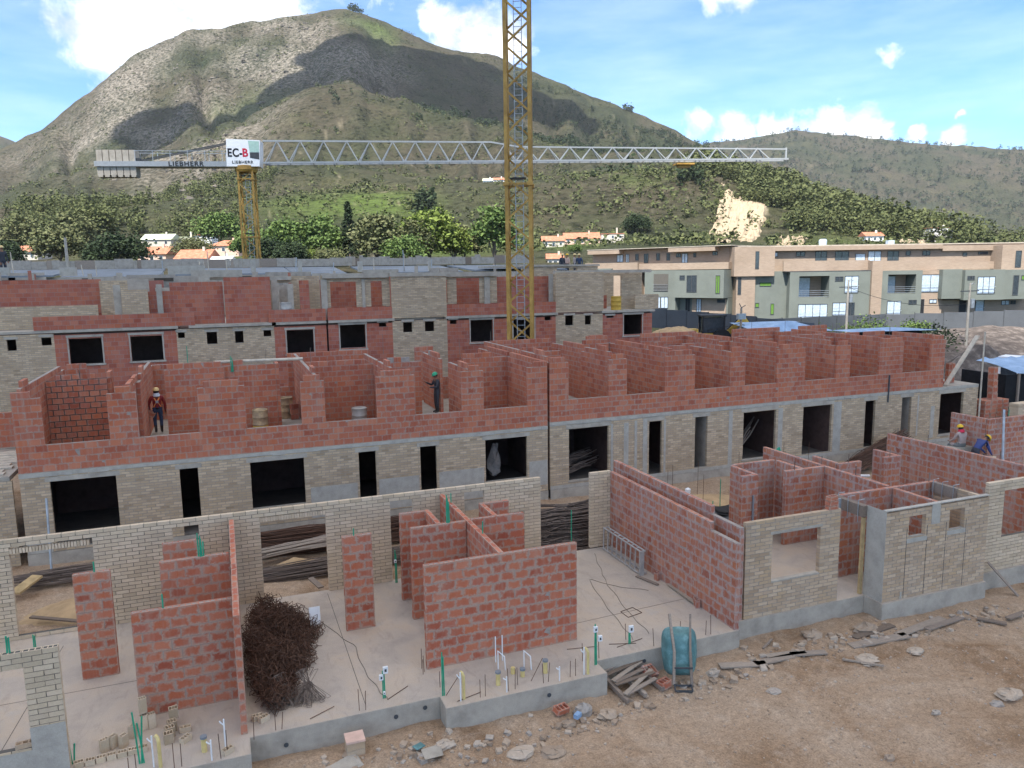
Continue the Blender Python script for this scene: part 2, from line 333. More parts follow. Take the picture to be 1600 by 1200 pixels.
# a scratch scene in which single objects are evaluated
TMP = bpy.data.scenes.new('scratch')
def evaluated_mesh(o):
    TMP.collection.objects.link(o)
    with bpy.context.temp_override(scene=TMP, view_layer=TMP.view_layers[0]): dg = bpy.context.evaluated_depsgraph_get()
    me = bpy.data.meshes.new_from_object(o.evaluated_get(dg)); bpy.data.objects.remove(o); return me
def boxes_as_parts(name, m, parent, bl):
    for b in bl: q = MB(); q.box(*b); q.obj(name, m, parent)
def ordinal(n):
    return str(n)+('th' if 10 <= n % 100 <= 20 else {1: 'st', 2: 'nd', 3: 'rd'}.get(n % 10, 'th'))
def label_in_row(objs, fmt):
    objs = sorted(objs, key=lambda o: proj(o.location)[0])
    for i, o in enumerate(objs): o['label'] = fmt % ordinal(i+1)

# ------------------------------------------------------------------ terrain
RC = [0, 45, 70, 110, 200, 320, 480, 640, 900, 1150, 1500, 2000, 2800, 3650]
TL = {480: [(-70, .05), (-18.5, .062), (-12.4, .072), (-7.1, .085), (-1.3, .095), (3.7, .1), (11.6, .101), (21, .11), (25.6, .123), (27.9, .128), (32.5, .133), (35.1, .132), (38.2, .113), (41.2, .095), (45.2, .064), (49, .049), (53, .028), (60.5, .02), (110, .02)],
      900: [(-70, .05), (-18.5, .074), (-12.3, .092), (-8.8, .115), (-5.1, .124), (-2.7, .141), (.1, .165), (3.1, .186), (5.3, .214), (7.5, .23), (8.8, .233), (11.9, .221), (14.1, .21), (18.7, .187), (23.3, .167), (27.9, .154), (32.5, .148), (34.7, .144), (36.9, .122), (41.2, .089), (45.3, .056), (54.4, .022), (110, .02)],
      1500: [(-70, .03), (-18.5, .068), (-12.07, .135), (-11.02, .148), (-9.94, .161), (-6.57, .207), (-4.59, .239), (-2.59, .267), (-.99, .282), (1.02, .29), (3.49, .301), (5.18, .309), (7.75, .317), (9.48, .317), (11.2, .309), (13.85, .294), (16.5, .279), (19.26, .27), (20.6, .26), (22.9, .244), (25.6, .22), (28.4, .203), (31.1, .182), (32.9, .169), (34.7, .154), (38.2, .126), (41.1, .097), (47.2, .062), (54.3, .029), (110, .02)],
      2800: [(-70, .08), (-18.1, .13), (-12, .15), (-11.35, .147), (-10.1, .134), (-5.2, .096), (25.6, .099), (30.2, .136), (34.2, .153), (38.1, .158), (40.6, .16), (43, .152), (46.2, .145), (48.4, .137), (50.6, .13), (52.6, .124), (54, .119), (60, .1), (110, .08)]}
def hash2(ix, iy, s):
    h = np.sin(ix*127.1+iy*311.7+s*74.7)*43758.5453; return h-np.floor(h)
def vnoise(x, y, s):
    ix, iy = np.floor(x), np.floor(y); fx, fy = x-ix, y-iy; fx = fx*fx*(3-2*fx); fy = fy*fy*(3-2*fy)
    a, b, c, d = hash2(ix, iy, s), hash2(ix+1, iy, s), hash2(ix, iy+1, s), hash2(ix+1, iy+1, s)
    return (a*(1-fx)+b*fx)*(1-fy)+(c*(1-fx)+d*fx)*fy
def fbm(x, y, s, o=5, g=.5):
    t = 0; a = 1; n = 0
    for i in range(o): t = t+a*vnoise(x*2**i, y*2**i, s+i); n += a; a *= g
    return t/n
def terr(az, r):
    az = np.asarray(az, float); r = np.asarray(r, float); a = (az+180) % 360-180
    def tl(R): k = TL[R]; return np.interp(a, [p[0] for p in k], [p[1] for p in k])
    z480, z900, z15, z28 = (8.6+R*tl(R) for R in (480, 900, 1500, 2800))
    o = np.ones_like(a); rf = np.clip((a+60)/30, 0, 1)*np.clip((110-a)/30, 0, 1)
    zs = [-.75*o, -.75*o, -.1*o, 1.6*o, 10.0*o, 8.6+320*np.interp(a, [-20, 0, 25, 35, 60], [.028, .027, .03, .034, .012]), z480, z480+.30*(z900-z480)-6, z900, z900+.3*(z15-z900)-np.where(z15 > z900, 14, 0), z15,
          .55*np.minimum(z15, z28), z28, .3*z28]
    zs = [zs[0], zs[1], zs[2]]+[z*rf+(1-rf)*2 for z in zs[3:]]
    out = np.zeros_like(a+r)
    for i in range(len(RC)-1):
        m = (r >= RC[i]) & (r <= RC[i+1]); t = np.clip((r-RC[i])/(RC[i+1]-RC[i]), 0, 1)
        t = t*.55+.45*t*t*(3-2*t)
        out = np.where(m, zs[i]*(1-t)+zs[i+1]*t, out)
    x, y = r*np.sin(np.radians(az)), r*np.cos(np.radians(az))
    amp = np.clip((r-170)/500, 0, 1)
    gul = np.abs(vnoise(az*.55+.8*vnoise(r/260, az*.2, 3), r/1400, 9)*2-1)
    out = out+amp*((fbm(x/130, y/130, 1, 5)-.5)*30+(fbm(x/28, y/28, 5, 3)-.5)*7-(1-gul)*40*np.clip(1-np.abs(r-1180)/330, 0, 1)*(a < 34)-(1-np.abs(vnoise(az*.9, r/420, 19)*2-1))*14*np.clip(1-np.abs(r-700)/260, 0, 1))
    return out
azs = np.concatenate([np.linspace(-180, -32, 30), np.linspace(-30, 72, 620), np.linspace(75, 177, 22)])
rs = np.concatenate([np.linspace(0, 160, 14), 160*(3650/160)**np.linspace(0.02, 1, 250)])
AZ, RR = np.meshgrid(azs, rs, indexing='ij'); ZZ = terr(AZ, RR)
TX, TY = RR*np.sin(np.radians(AZ)), RR*np.cos(np.radians(AZ))
na, nrr = AZ.shape
me = bpy.data.meshes.new('hills'); idx = np.arange(na*nrr).reshape(na, nrr)
i1 = np.roll(idx, -1, 0); F = np.stack([idx[:, :-1], i1[:, :-1], i1[:, 1:], idx[:, 1:]], -1).reshape(-1, 4)[:, ::-1]
me.vertices.add(na*nrr); me.vertices.foreach_set('co', np.stack([TX, TY, ZZ], -1).ravel())
me.loops.add(F.size); me.loops.foreach_set('vertex_index', F.ravel()); me.polygons.add(len(F))
me.polygons.foreach_set('loop_start', np.arange(0, F.size, 4)); me.polygons.foreach_set('loop_total', np.full(len(F), 4)); me.update(calc_edges=True)
me.polygons.foreach_set('use_smooth', [True]*len(F))
def blob(ca, cr, wa, wr): return np.clip(1.35-np.sqrt(((AZ-ca)/wa)**2+((RR-cr)/wr)**2), 0, 1)
nz = fbm(TX/60, TY/60, 21, 4)
rock = np.zeros_like(AZ); grass = np.zeros_like(AZ); quar = np.zeros_like(AZ)
for b in ((-2.0, 830, 6, 120), (-6.5, 560, 4.5, 90), (3.0, 900, 3.0, 100), (-5, 1300, 7, 240), (4, 1350, 6, 200), (10, 1250, 4, 150), (-9.5, 330, 2.2, 40)): rock = np.maximum(rock, blob(*b)*1.3*np.clip(nz*2.6-.72, 0, 1))
for b in ((11, 1430, 2, 90), (2.5, 1180, 3.5, 80), (24.5, 300, 3.5, 26), (27, 560, 3, 60), (30.5, 470, 2.2, 40), (20, 330, 3, 40), (17, 300, 4, 40), (9, 420, 6, 50), (45, 300, 5, 60), (-2, 260, 6, 30)): grass = np.maximum(grass, blob(*b)*np.clip(nz*2.4-.5, 0, 1))
for b in ((38.0, 395, 1.0, 18), (41.2, 345, .6, 8), (48.4, 345, .6, 9)): quar = np.maximum(quar, np.clip(blob(*b)*2.2-.5-(fbm(AZ*2.2, RR/20, 4, 4)-.5)*2.0, 0, 1))
att = me.color_attributes.new('cover', 'FLOAT_COLOR', 'POINT')
att.data.foreach_set('color', np.stack([rock, grass, quar, np.ones_like(AZ)], -1).ravel())
def hillf(nt):
    p = pos(nt); at = nd(nt, 'ShaderNodeAttribute', _attribute_name='cover').outputs['Color']
    s = nd(nt, 'ShaderNodeSeparateColor'); nt.links.new(at, s.inputs[0])
    big = noise(nt, p, .006, 6, .6, .6); mid = noise(nt, p, .035, 6, .68, .4); fine = noise(nt, p, .22, 5, .75)
    c = ramp(nt, big, [(.3, (0.023, 0.031, 0.015)), (.45, (0.040, 0.043, 0.023)), (.55, (0.052, 0.046, 0.030)), (.7, (0.064, 0.054, 0.036))])
    c = mixc(nt, mth(nt, 'MULTIPLY', mth(nt, 'SUBTRACT', mid, .47, None, True), 3.2, None, True), c, (0.021, 0.024, 0.011))
    c = mixc(nt, mth(nt, 'MULTIPLY', mth(nt, 'SUBTRACT', noise(nt, p, .016, 5, .65), .52, None, True), 3., None, True), c, (0.066, 0.063, 0.031))
    c = mixc(nt, s.outputs[1], c, (0.068, 0.099, 0.023))
    c = mixc(nt, mth(nt, 'MULTIPLY', s.outputs[0], ramp(nt, fine, [(.38, (.1,)*3), (.62, (1,)*3)])), c, (0.175, 0.156, 0.130))
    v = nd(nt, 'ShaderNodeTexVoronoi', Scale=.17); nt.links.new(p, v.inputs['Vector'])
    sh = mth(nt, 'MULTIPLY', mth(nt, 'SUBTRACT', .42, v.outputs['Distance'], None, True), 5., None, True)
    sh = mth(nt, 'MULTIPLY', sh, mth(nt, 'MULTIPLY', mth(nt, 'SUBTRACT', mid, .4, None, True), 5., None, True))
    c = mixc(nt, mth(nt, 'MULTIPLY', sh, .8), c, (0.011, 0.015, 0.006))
    c = mixc(nt, .7, c, ramp(nt, fine, [(.3, (.15,)*3), (.7, (.85,)*3)]), 'OVERLAY')
    q = mixc(nt, noise(nt, vm(nt, 'MULTIPLY', p, (1, 1, .35)).outputs[0], .3, 6, .7), (0.317, 0.240, 0.137), (0.451, 0.405, 0.317))
    c = mixc(nt, s.outputs[2], c, q)
    return c, (mth(nt, 'ADD', mth(nt, 'MULTIPLY', mid, 2.), mth(nt, 'ADD', fine, sh)), .75, 3.)
M['hill'] = mat('scrub_covered_hillside', hillf, .95, .1)
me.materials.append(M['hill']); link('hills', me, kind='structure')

def quarry(az0, az1, r0, r1, seed, lean):
    """bare quarried rock bulging out of the slope; its ragged rim dips under the scrub"""
    n, m_ = 90, 70; U, Vv = np.meshgrid(np.linspace(0, 1, n), np.linspace(0, 1, m_), indexing='ij')
    az = az0+(az1-az0)*(U+lean*Vv); r = r0+(r1-r0)*Vv; x, y = r*np.sin(np.radians(az)), r*np.cos(np.radians(az))
    e = np.minimum(np.minimum(U, 1-U)*1.6, np.minimum(Vv, 1-Vv)*1.2); k_ = fbm(U*5+seed, Vv*5, seed, 5)
    z = terr(az, r)+np.clip((e+(k_-.5)*.9-.14)*16, -5, 1.1)+(fbm(U*16, Vv*7, seed+4, 4)-.5)*2.2*np.clip(e*5, 0, 1)
    i = np.arange(n*m_).reshape(n, m_); F = np.stack([i[:-1, :-1], i[1:, :-1], i[1:, 1:], i[:-1, 1:]], -1).reshape(-1, 4)
    q = MB(); q.add(np.stack([x, y, z], -1).reshape(-1, 3), F.tolist()); q.obj('quarry_face', M['cliff'], kind='structure')
quarry(35.0, 38.6, 320, 440, 3, .26); quarry(39.7, 41.6, 315, 350, 5, .15); quarry(47.4, 49.0, 325, 360, 6, .1)
# near ground: trampled dirt in front, rougher yard between the rows
def patch(name, x0, x1, y0, y1, step, zf, m):
    nx, ny = int((x1-x0)/step)+1, int((y1-y0)/step)+1
    X, Y = np.meshgrid(np.linspace(x0, x1, nx), np.linspace(y0, y1, ny), indexing='ij'); Z = zf(X, Y)
    i = np.arange(nx*ny).reshape(nx, ny); F = np.stack([i[:-1, :-1], i[1:, :-1], i[1:, 1:], i[:-1, 1:]], -1).reshape(-1, 4)
    mb = MB(); mb.add(np.stack([X, Y, Z], -1).reshape(-1, 3), F.tolist()); return mb.obj(name, m, smooth=True, kind='structure')
def zdirt(X, Y):
    z = -.52+(fbm(X/2.2, Y/2.2, 2, 4)-.5)*.20+(fbm(X/.35, Y/.35, 8, 3)-.5)*.10
    z += .10*np.exp(-((Y-13.6-.12*np.sin(X*2.1))/.5)**2)*(fbm(X/.6, Y/.6, 14, 3))
    rut = np.sin((Y+X*.28+.5*vnoise(X/3, Y/3, 6))*4.2); return z+.05*np.clip(rut, -.8, .6)*np.clip((X-7)/4, 0, 1)*np.clip((13.2-Y)/1.5, 0, 1)
patch('dirt_ground', -6, 27, 8.2, 15, .085, zdirt, M['dirt'])
patch('yard_ground', -16, 47, 15, 41.5, .28, lambda X, Y: -.42+(fbm(X/1.4, Y/1.4, 3, 4)-.5)*.28+.35*np.exp(-((X+1.2)/2.2)**2-((Y-22)/.9)**2), M['dirt'])

# ------------------------------------------------------------------ masonry
def unit_brick(name, mats, j=0, holes=False):
    mb = MB(); V = BOXV.copy()-[0, 0, 0]
    if j: V += nr.normal(0, .012, (8, 3))
    if not holes: mb.add(V, BOXF)
    else:
        xs = [0, .05, .31, .37, .63, .69, .95, 1]; ys = [0, .16, .84, 1]
        mb.add(V, BOXF[:4]); mb.add(V, BOXF[5:])
        g = [[x, y, 1] for x in xs for y in ys]; F = []
        hole = {(1, 1), (3, 1), (5, 1)}
        for a in range(7):
            for b in range(3):
                if (a, b) not in hole: F.append([a*4+b, (a+1)*4+b, (a+1)*4+b+1, a*4+b+1])
        mb.add(g, F)
        for a, b in hole:
            x0, x1, y0, y1 = xs[a], xs[a+1], ys[b], ys[b+1]
            mb.add([[x0, y0, 1], [x1, y0, 1], [x1, y1, 1], [x0, y1, 1], [x0, y0, .3], [x1, y0, .3], [x1, y1, .3], [x0, y1, .3]], [[0, 1, 5, 4], [1, 2, 6, 5], [2, 3, 7, 6], [3, 0, 4, 7], [4, 5, 6, 7]])
    return mb.mesh(name, mats, uv=True)
KIND = {}
def kind(k, name, m, mort, pl, ph, g, rec):
    KIND[k] = dict(name=name, m=M[m], mort=M[mort], pl=pl, ph=ph, g=g, rec=rec, u=[unit_brick(name, M[m], 1) for _ in range(4)], top=unit_brick(name, M[m], 0, True))
kind('block', 'hollow_block', 'block', 'mortar', .345, .2165, .009, .005)
kind('block_b', 'hollow_block', 'block_b', 'mortar', .345, .2135, .008, .005)
kind('block_dry', 'hollow_block', 'block_b', 'mortar_d', .345, .2135, .03, .03)
kind('block_r', 'hollow_block', 'block_r', 'mortar', .345, .2165, .008, .005)
kind('block_f', 'hollow_block', 'block_f', 'mortar', .345, .2165, .010, .005)
kind('brick', 'facing_brick', 'brick', 'mortar_d', .30, .0965, .011, .012)
kind('brick_m', 'facing_brick', 'brick_m', 'mortar_m', .27, .092, .012, .005)
kind('brick_k', 'facing_brick', 'brick_k', 'mortar_m', .29, .092, .012, .006)
def intervals(rects, holes, z):
    iv = sorted([a, b] for a, b, z0, z1 in rects if z0-1e-6 <= z < z1-1e-6); out = []
    for a, b in iv:
        if out and a <= out[-1][1]+1e-4: out[-1][1] = max(out[-1][1], b)
        else: out.append([a, b])
    for h0, h1, z0, z1 in holes:
        if not z0 <= z < z1: continue
        nw = []
        for a, b in out:
            if h1 <= a or h0 >= b: nw.append([a, b]); continue
            if h0 > a: nw.append([a, h0])
            if h1 < b: nw.append([h1, b])
        out = nw
    return out
def wall(k, parent, loc, ang, rects, holes=(), t=.12, n=300, open_top=False, core_name='mortar_core', stuff_name='brick_courses'):
    """courses of separate bricks over a recessed mortar core; local x along the wall, face on local y=0"""
    K = KIND[k]; H = max(r[3] for r in rects); nc = int(round(H/K['ph'])); core = MB(); L = []
    rec = K['rec']; hi = {}
    for c in range(nc):
        z0, z1 = c*K['ph'], (c+1)*K['ph']; zm = (z0+z1)/2
        iv = intervals(rects, holes, zm); up = intervals(rects, holes, zm+K['ph']) if c+1 < nc else []
        for a, b in iv:
            core.box(a+.008, b-.008, rec, t-rec, z0, z1-(.012 if c == nc-1 else 0))
            i = math.floor(a/K['pl'])-1
            while (i-1)*K['pl'] < b:
                s0 = (i-(.5 if c % 2 else 0))*K['pl']; s1 = s0+K['pl']-K['g']; i += 1
                if s1 <= a or s0 >= b: continue
                if s1-a < .07: continue
                if s0-a < .072+K['g']: s0 = a
                if b-s0 < .07: continue
                if b-s1 < .07+K['g']: s1 = b
                s0, s1 = max(s0, a), min(s1, b)
                bare = not any(u0 <= (s0+s1)/2 <= u1 for u0, u1 in up)
                L.append((s0, s1, z0+K['g']*.5, z1-K['g']*.5, bare))
    co = core.obj(core_name, K['mort'], parent, loc, ang)
    # which pieces show largest in the photograph
    A = np.array([l[:4] for l in L]); ca, sa = math.cos(ang), math.sin(ang)
    pm = Matrix.Identity(4)
    if parent is not None:
        bpy.context.view_layer.update() if False else None
        pm = Matrix.LocRotScale(parent.location, parent.rotation_euler, None)
    wl = pm@Vector(loc); mid = np.stack([wl.x+ca*(A[:, 0]+A[:, 1])/2, wl.y+sa*(A[:, 0]+A[:, 1])/2, wl.z+(A[:, 2]+A[:, 3])/2], -1)
    px, py, dz = proj(mid); vd = mid-np.array([0, 0, CAM_H]); vd /= np.linalg.norm(vd, axis=1)[:, None]
    cosn = np.abs(vd@np.array([-sa, ca, 0])); size = FPX/np.maximum(dz, .1)*np.maximum((A[:, 1]-A[:, 0])*cosn, .11*np.abs(vd@np.array([ca, sa, 0])))
    size = np.where((px > -20) & (px < 1620) & (py > -20) & (py < 1220) & (dz > 0), size, 0)
    order = np.argsort(-size); pick = set(int(i) for i in order[:n] if size[i] > 8.5)
    lo, hi2 = [], []
    sub = parent if parent.get('category') and not parent.get('walls') else co
    for i, (s0, s1, z0, z1, bare) in enumerate(L):
        if i in pick:
            me = K['top'] if open_top and bare else K['u'][rnd.randrange(4)]
            j = max(-.0025, min(.0018, rnd.gauss(0, .0015)))
            if sub is co: lc = (s0, j, z0); rt_ = (0, 0, rnd.gauss(0, .004))
            else: lc = (loc[0]+ca*s0-sa*j, loc[1]+sa*s0+ca*j, loc[2]+z0); rt_ = (0, 0, ang+rnd.gauss(0, .004))
            link(K['name'], me, sub, lc, rt_, (s1-s0, t, z1-z0))
        else: lo.append((s0, rnd.uniform(-.003, .002), z0)); hi2.append((s1, t+rnd.uniform(-.002, .003), z1))
    if lo:
        mb = MB(); mb.boxes(lo, hi2); st = mb.obj(stuff_name, K['m'], sub, None, None, uv=True, kind='stuff')
        if sub is not co: st.location = loc; st.rotation_euler = (0, 0, ang)
    return co
def free_wall(k, label, cat, runs, name, group=None, **kw):
    """a wall standing on its own: runs = [(loc, angle, rects, holes)] relative to the first run's corner"""
    l0 = runs[0][0]; T = thing(name, label, cat, l0, 0, group)
    for r in runs:
        loc = tuple(r[0][i]-l0[i] for i in range(3)); wall(k, T, loc, r[1], r[2], r[3] if len(r) > 3 else (), **kw)
    return T
P2 = math.pi/2

# ------------------------------------------------------------------ front row: slabs
sl = MB()
sl.prism([(-8, 20.45), (-8, 14.1), (-3.0, 14.1), (-3.0, 13.6), (-.03, 13.6), (-.03, 14.13), (3.68, 14.13), (3.68, 13.66), (7.26, 13.66), (7.26, 14.2), (11.12, 14.2), (11.12, 20.45)], -.75, 0)
slab = sl.obj('concrete_floor_slab', M['slab'], kind='structure')
# poured edge beams, a hair proud of the slab
eb = MB()
for a, b, y in ((-8, -3.0, 14.1), (-3.0, -.03, 13.6), (-.03, 3.68, 14.13), (3.68, 7.26, 13.66), (7.26, 11.12, 14.2)): eb.box(a, b, y-.012, y+.0, -.75, -.004)
for x, y0, y1 in ((3.68, 13.66, 14.11), (-3., 13.6, 14.08)): eb.box(x-.012, x, y0-.012, y1, -.75, -.004)
for x, y0, y1 in ((-.03, 13.6, 14.11), (7.26, 13.66, 14.18), (11.12, 14.2, 20.4)): eb.box(x, x+.012, y0-.012, y1, -.75, -.004)
eb.obj('edge_beam', M['concrete'], slab)
ho = MB()
for x, y, z in ((.62, 14.105, -.3), (2.75, 14.105, -.22), (3.35, 14.105, -.16), (5.9, 13.637, -.2), (8.5, 14.177, -.24), (-1.2, 13.577, -.3)): ho.tube([(x, y, z), (x, y-.012, z)], .045, 12)
ho.obj('drain_hole', M['darkgrey'], slab)
jt = MB()
for a, b in (((2.2, 14.4), (2.2, 20.2)), ((-5.5, 17.2), (-.3, 17.2)), ((-4.4, 14.2), (-4.0, 19.6)), ((7.4, 16), (10.9, 16.2))): jt.beam((a[0], a[1], .001), (b[0], b[1], .001), .012, .004)
jt.obj('floor_joint', M['mortar_d'], slab)
s2 = MB()
s2.prism([(11.36, 20.9), (11.36, 14.58), (15.38, 14.58), (15.38, 13.98), (19.1, 13.98), (19.1, 14.4), (31.5, 14.4), (31.5, 20.9)], -.75, 0)
slab2 = s2.obj('concrete_floor_slab', M['slab'], kind='structure')
e2 = MB()
for a, b, y in ((11.36, 15.38, 14.58), (15.38, 19.1, 13.98), (19.1, 31, 14.4)): e2.box(a, b, y-.012, y, -.75, -.004)
e2.box(15.368, 15.38, 13.98, 14.56, -.75, -.004); e2.box(19.1, 19.112, 13.98, 14.38, -.75, -.004); e2.obj('edge_beam', M['concrete'], slab2)

G_RW = 'free-standing red block walls on the front slab'
free_wall('block', 'narrow red block pillar at far left with green conduit on top', 'pillar', [((-3.31, 17.65, 0), 0, [(0, .71, 0, 2.38)])], 'block_pillar', open_top=True)
free_wall('block', 'narrow red block pillar standing alone near the middle of the slab', 'pillar', [((2.34, 17.75, 0), 0, [(0, .70, 0, 2.38)])], 'block_pillar', open_top=True)
free_wall('block', 'broad red block wall left of the dark heap of wire ties', 'wall', [((-2.02, 15.63, 0), 0, [(0, 1.84, 0, 2.165)])], 'block_wall', G_RW, open_top=True)
free_wall('block', 'red block wall rising just behind the broad left one with conduits on top', 'wall', [((-1.64, 17.72, 0), 0, [(0, 1.45, 0, 2.38)])], 'block_wall', G_RW, open_top=True)
free_wall('block', 'short red block wall end farthest back under the small brick opening', 'wall', [((-1.66, 18.96, 0), 0, [(0, .74, 0, 2.38)])], 'block_wall', G_RW, open_top=True)
free_wall('block', 'long thin red cross wall seen end on beside the wire heap', 'wall', [((-.05, 14.27, 0), P2, [(0, 6.0, 0, 2.38)])], 'block_wall', G_RW, open_top=True)
free_wall('block', 'widest red block wall in the middle of the front slab', 'wall', [((3.70, 15.25, 0), 0, [(0, 3.62, 0, 2.38)])], 'block_wall', G_RW, open_top=True)
free_wall('block', 'red cross wall running back from the middle of the widest wall', 'wall', [((5.56, 15.38, 0), P2, [(0, 4.9, 0, 2.38)])], 'block_wall', G_RW, open_top=True)
free_wall('block', 'red block wall second from front on the left of the middle cross wall', 'wall', [((4.0, 17.74, 0), 0, [(0, 1.42, 0, 2.38)])], 'block_wall', G_RW, open_top=True)
free_wall('block', 'hindmost red L shaped wall left of the middle cross wall', 'wall', [((4.0, 18.95, 0), 0, [(0, .80, 0, 2.38)]), ((4.80, 17.88, 0), P2, [(0, 1.05, 0, 2.38)])], 'block_wall', G_RW, open_top=True)
free_wall('block', 'red block wall right of the middle cross wall with white mortar patch', 'wall', [((5.58, 17.8, 0), 0, [(0, 1.45, 0, 2.38)])], 'block_wall', G_RW, open_top=True)
free_wall('block', 'hindmost red L shaped wall right of the middle cross wall', 'wall', [((6.2, 18.95, 0), 0, [(0, .83, 0, 2.38)]), ((6.32, 17.94, 0), P2, [(0, 1.0, 0, 2.38)])], 'block_wall', G_RW, open_top=True)
# long pale brick wall at the back of the front slab
BW = free_wall('brick', 'long pale brick wall with openings behind the front red walls', 'wall',
          [((-8, 20.35, 0), 0, [(0, 16.57, 0, 2.51)], [(2.94, 4.69, .1, 2.27), (6.48, 7.10, 1.94, 2.29), (8.58, 10.27, 0, 2.30), (12.03, 12.68, 0, 2.32), (14.19, 14.80, 0, 2.30)])], 'brick_wall', n=300)
sb = MB(); sb.box(.008, .062, -.006, .1, .006, .125); sbm = sb.mesh('soldier_brick', M['brick'], uv=True)
for a, b, z in ((2.94, 4.69, 2.275), (8.58, 10.27, 2.305)):
    for i in range(int((b-a)/.0675)): link('soldier_brick', sbm, BW, (a+i*.0675, rnd.gauss(-.004, .002), z-.13))
free_wall('brick', 'narrow pale brick pier between the rebar stack and the long party wall', 'pillar', [((10.31, 20.5, 0), 0, [(0, .7, 0, 2.41)])], 'brick_pier')
NW = free_wall('brick', 'pale brick wall with window opening cut off at bottom left', 'wall', [((-6.5, 14.12, 0), 0, [(0, 3.53, 0, 2.41)], [(1.5, 3.0, .64, 2.13)])], 'brick_wall', open_top=True)
w_ = MB(); w_.box(0.0, 3.53, -.012, -.006, 0, .635); w_.box(3.0, 3.53, -.012, -.006, .637, 1.04); w_.obj('cement_wash', M['concrete_w'], NW)

# ------------------------------------------------------------------ front row: right-hand house
free_wall('block_r', 'long red party wall with cement smears and a cage leaning on it', 'wall', [((11.12, 14.22, 0), P2, [(0, 1.06, 0, 2.165), (1.06, 6.3, 0, 2.38)])], 'block_wall')
free_wall('block_r', 'second long red party wall close behind the cement smeared one', 'wall', [((11.5, 14.6, 0), P2, [(0, 1.2, 0, 2.38), (1.2, 6.4, 0, 2.6)])], 'block_wall')
WW = free_wall('brick_k', 'ochre brick wall with one large square window opening', 'wall', [((11.55, 14.6, 0), 0, [(0, 2.93, 0, 2.44)], [(.8, 2.3, .83, 2.12)])], 'brick_wall')
w_ = MB(); w_.box(.8, 2.3, -.01, .13, .832, .875); w_.box(.74, 2.36, -.008, .128, 2.085, 2.16); w_.obj('cement_sill', M['concrete'], WW)
KW = free_wall('brick_k', 'ochre brick kitchen box with two small square openings', 'wall', [((15.42, 14.03, 0), 0, [(0, 3.64, 0, 2.43)], [(.78, 1.36, 1.62, 2.22), (2.2, 2.75, 1.64, 2.2)]), ((19.06, 14.15, 0), P2, [(0, 1.5, 0, 2.43)]), ((15.54, 14.16, 0), P2, [(0, .5, 0, 2.43)])], 'brick_wall')
w_ = MB()
w_.box(-.008, 0, .0, .62, 0, 2.44)
for a, b, z0, z1 in ((.72, 1.42, 1.50, 1.62), (2.14, 2.81, 1.52, 1.64), (.6, .66, 0, .2), (1.55, 1.85, 1.9, 2.44)): w_.box(a, b, -.008, 0, z0, z1)
w_.box(-.004, 3.65, -.004, .125, 2.43, 2.452)
w_.obj('cement_render', M['concrete_w'], KW)
ji = MB()
for x in (.72, 1.42, 2.1, 2.82): ji.box(x-.008, x+.008, -.004, .0, .02, 1.9)
ji.obj('control_joint', M['mortar_d'], KW)
free_wall('block_r', 'red partition with inner cross wall at the back of the kitchen box', 'wall', [((15.6, 15.75, 0), 0, [(0, 3.6, 0, 2.38)]), ((17.55, 14.2, 0), P2, [(0, 1.5, 0, 2.38)])], 'block_wall')
free_wall('block_r', 'red spine wall running back from the kitchen past the rebar bundle', 'wall', [((17.58, 15.95, 0), P2, [(0, 5.35, 0, 2.38)])], 'block_wall')
free_wall('block_r', 'red block pillar with a grey pipe inside the right house', 'pillar', [((14.35, 18.4, 0), 0, [(0, .6, 0, 2.38)]), ((14.95, 18.53, 0), P2, [(0, 1.1, 0, 2.38)])], 'block_pillar')
free_wall('block_r', 'red stepped partition inside the right house left of the spine wall', 'wall', [((15.95, 18.36, 0), 0, [(0, 1.5, 0, 2.38)]), ((16.72, 18.5, 0), P2, [(0, 1.1, 0, 2.38)]), ((15.0, 19.65, 0), 0, [(0, 1.6, 0, 2.38)])], 'block_wall')
free_wall('block_r', 'small red corner wall right of the spine wall', 'wall', [((18.1, 18.4, 0), 0, [(0, .9, 0, 2.38)]), ((18.2, 18.54, 0), P2, [(0, 1.05, 0, 2.38)])], 'block_wall')
free_wall('block_r', 'short red wall end in front of the rebar right of the spine wall', 'wall', [((20.04, 18.45, 0), 0, [(0, .7, 0, 2.38)]), ((20.74, 18.6, 0), P2, [(0, .9, 0, 2.38)])], 'block_wall')
free_wall('block_r', 'tall red party wall below the two workers at right', 'wall', [((23.2, 14.6, 0), P2, [(0, 6.6, 0, 2.38)])], 'block_wall')
free_wall('brick', 'weathered brick wall with window opening at the right edge', 'wall', [((19.58, 14.44, 0), 0, [(0, 3.4, 0, 2.6)], [(.62, 2.1, .95, 2.3)])], 'brick_wall')
free_wall('block_r', 'red wall at the right edge with a steel prop against it', 'wall', [((28.85, 21.5, 0), 0, [(0, 2.2, 0, 2.38)]), ((28.97, 21.65, 0), P2, [(0, 1.6, 0, 2.38)])], 'block_wall')
free_wall('brick', 'small unfinished brick pier the blue worker leans over', 'pillar', [((28.3, 21.05, -.3), 0, [(0, .5, 0, 1.25)])], 'brick_pier')

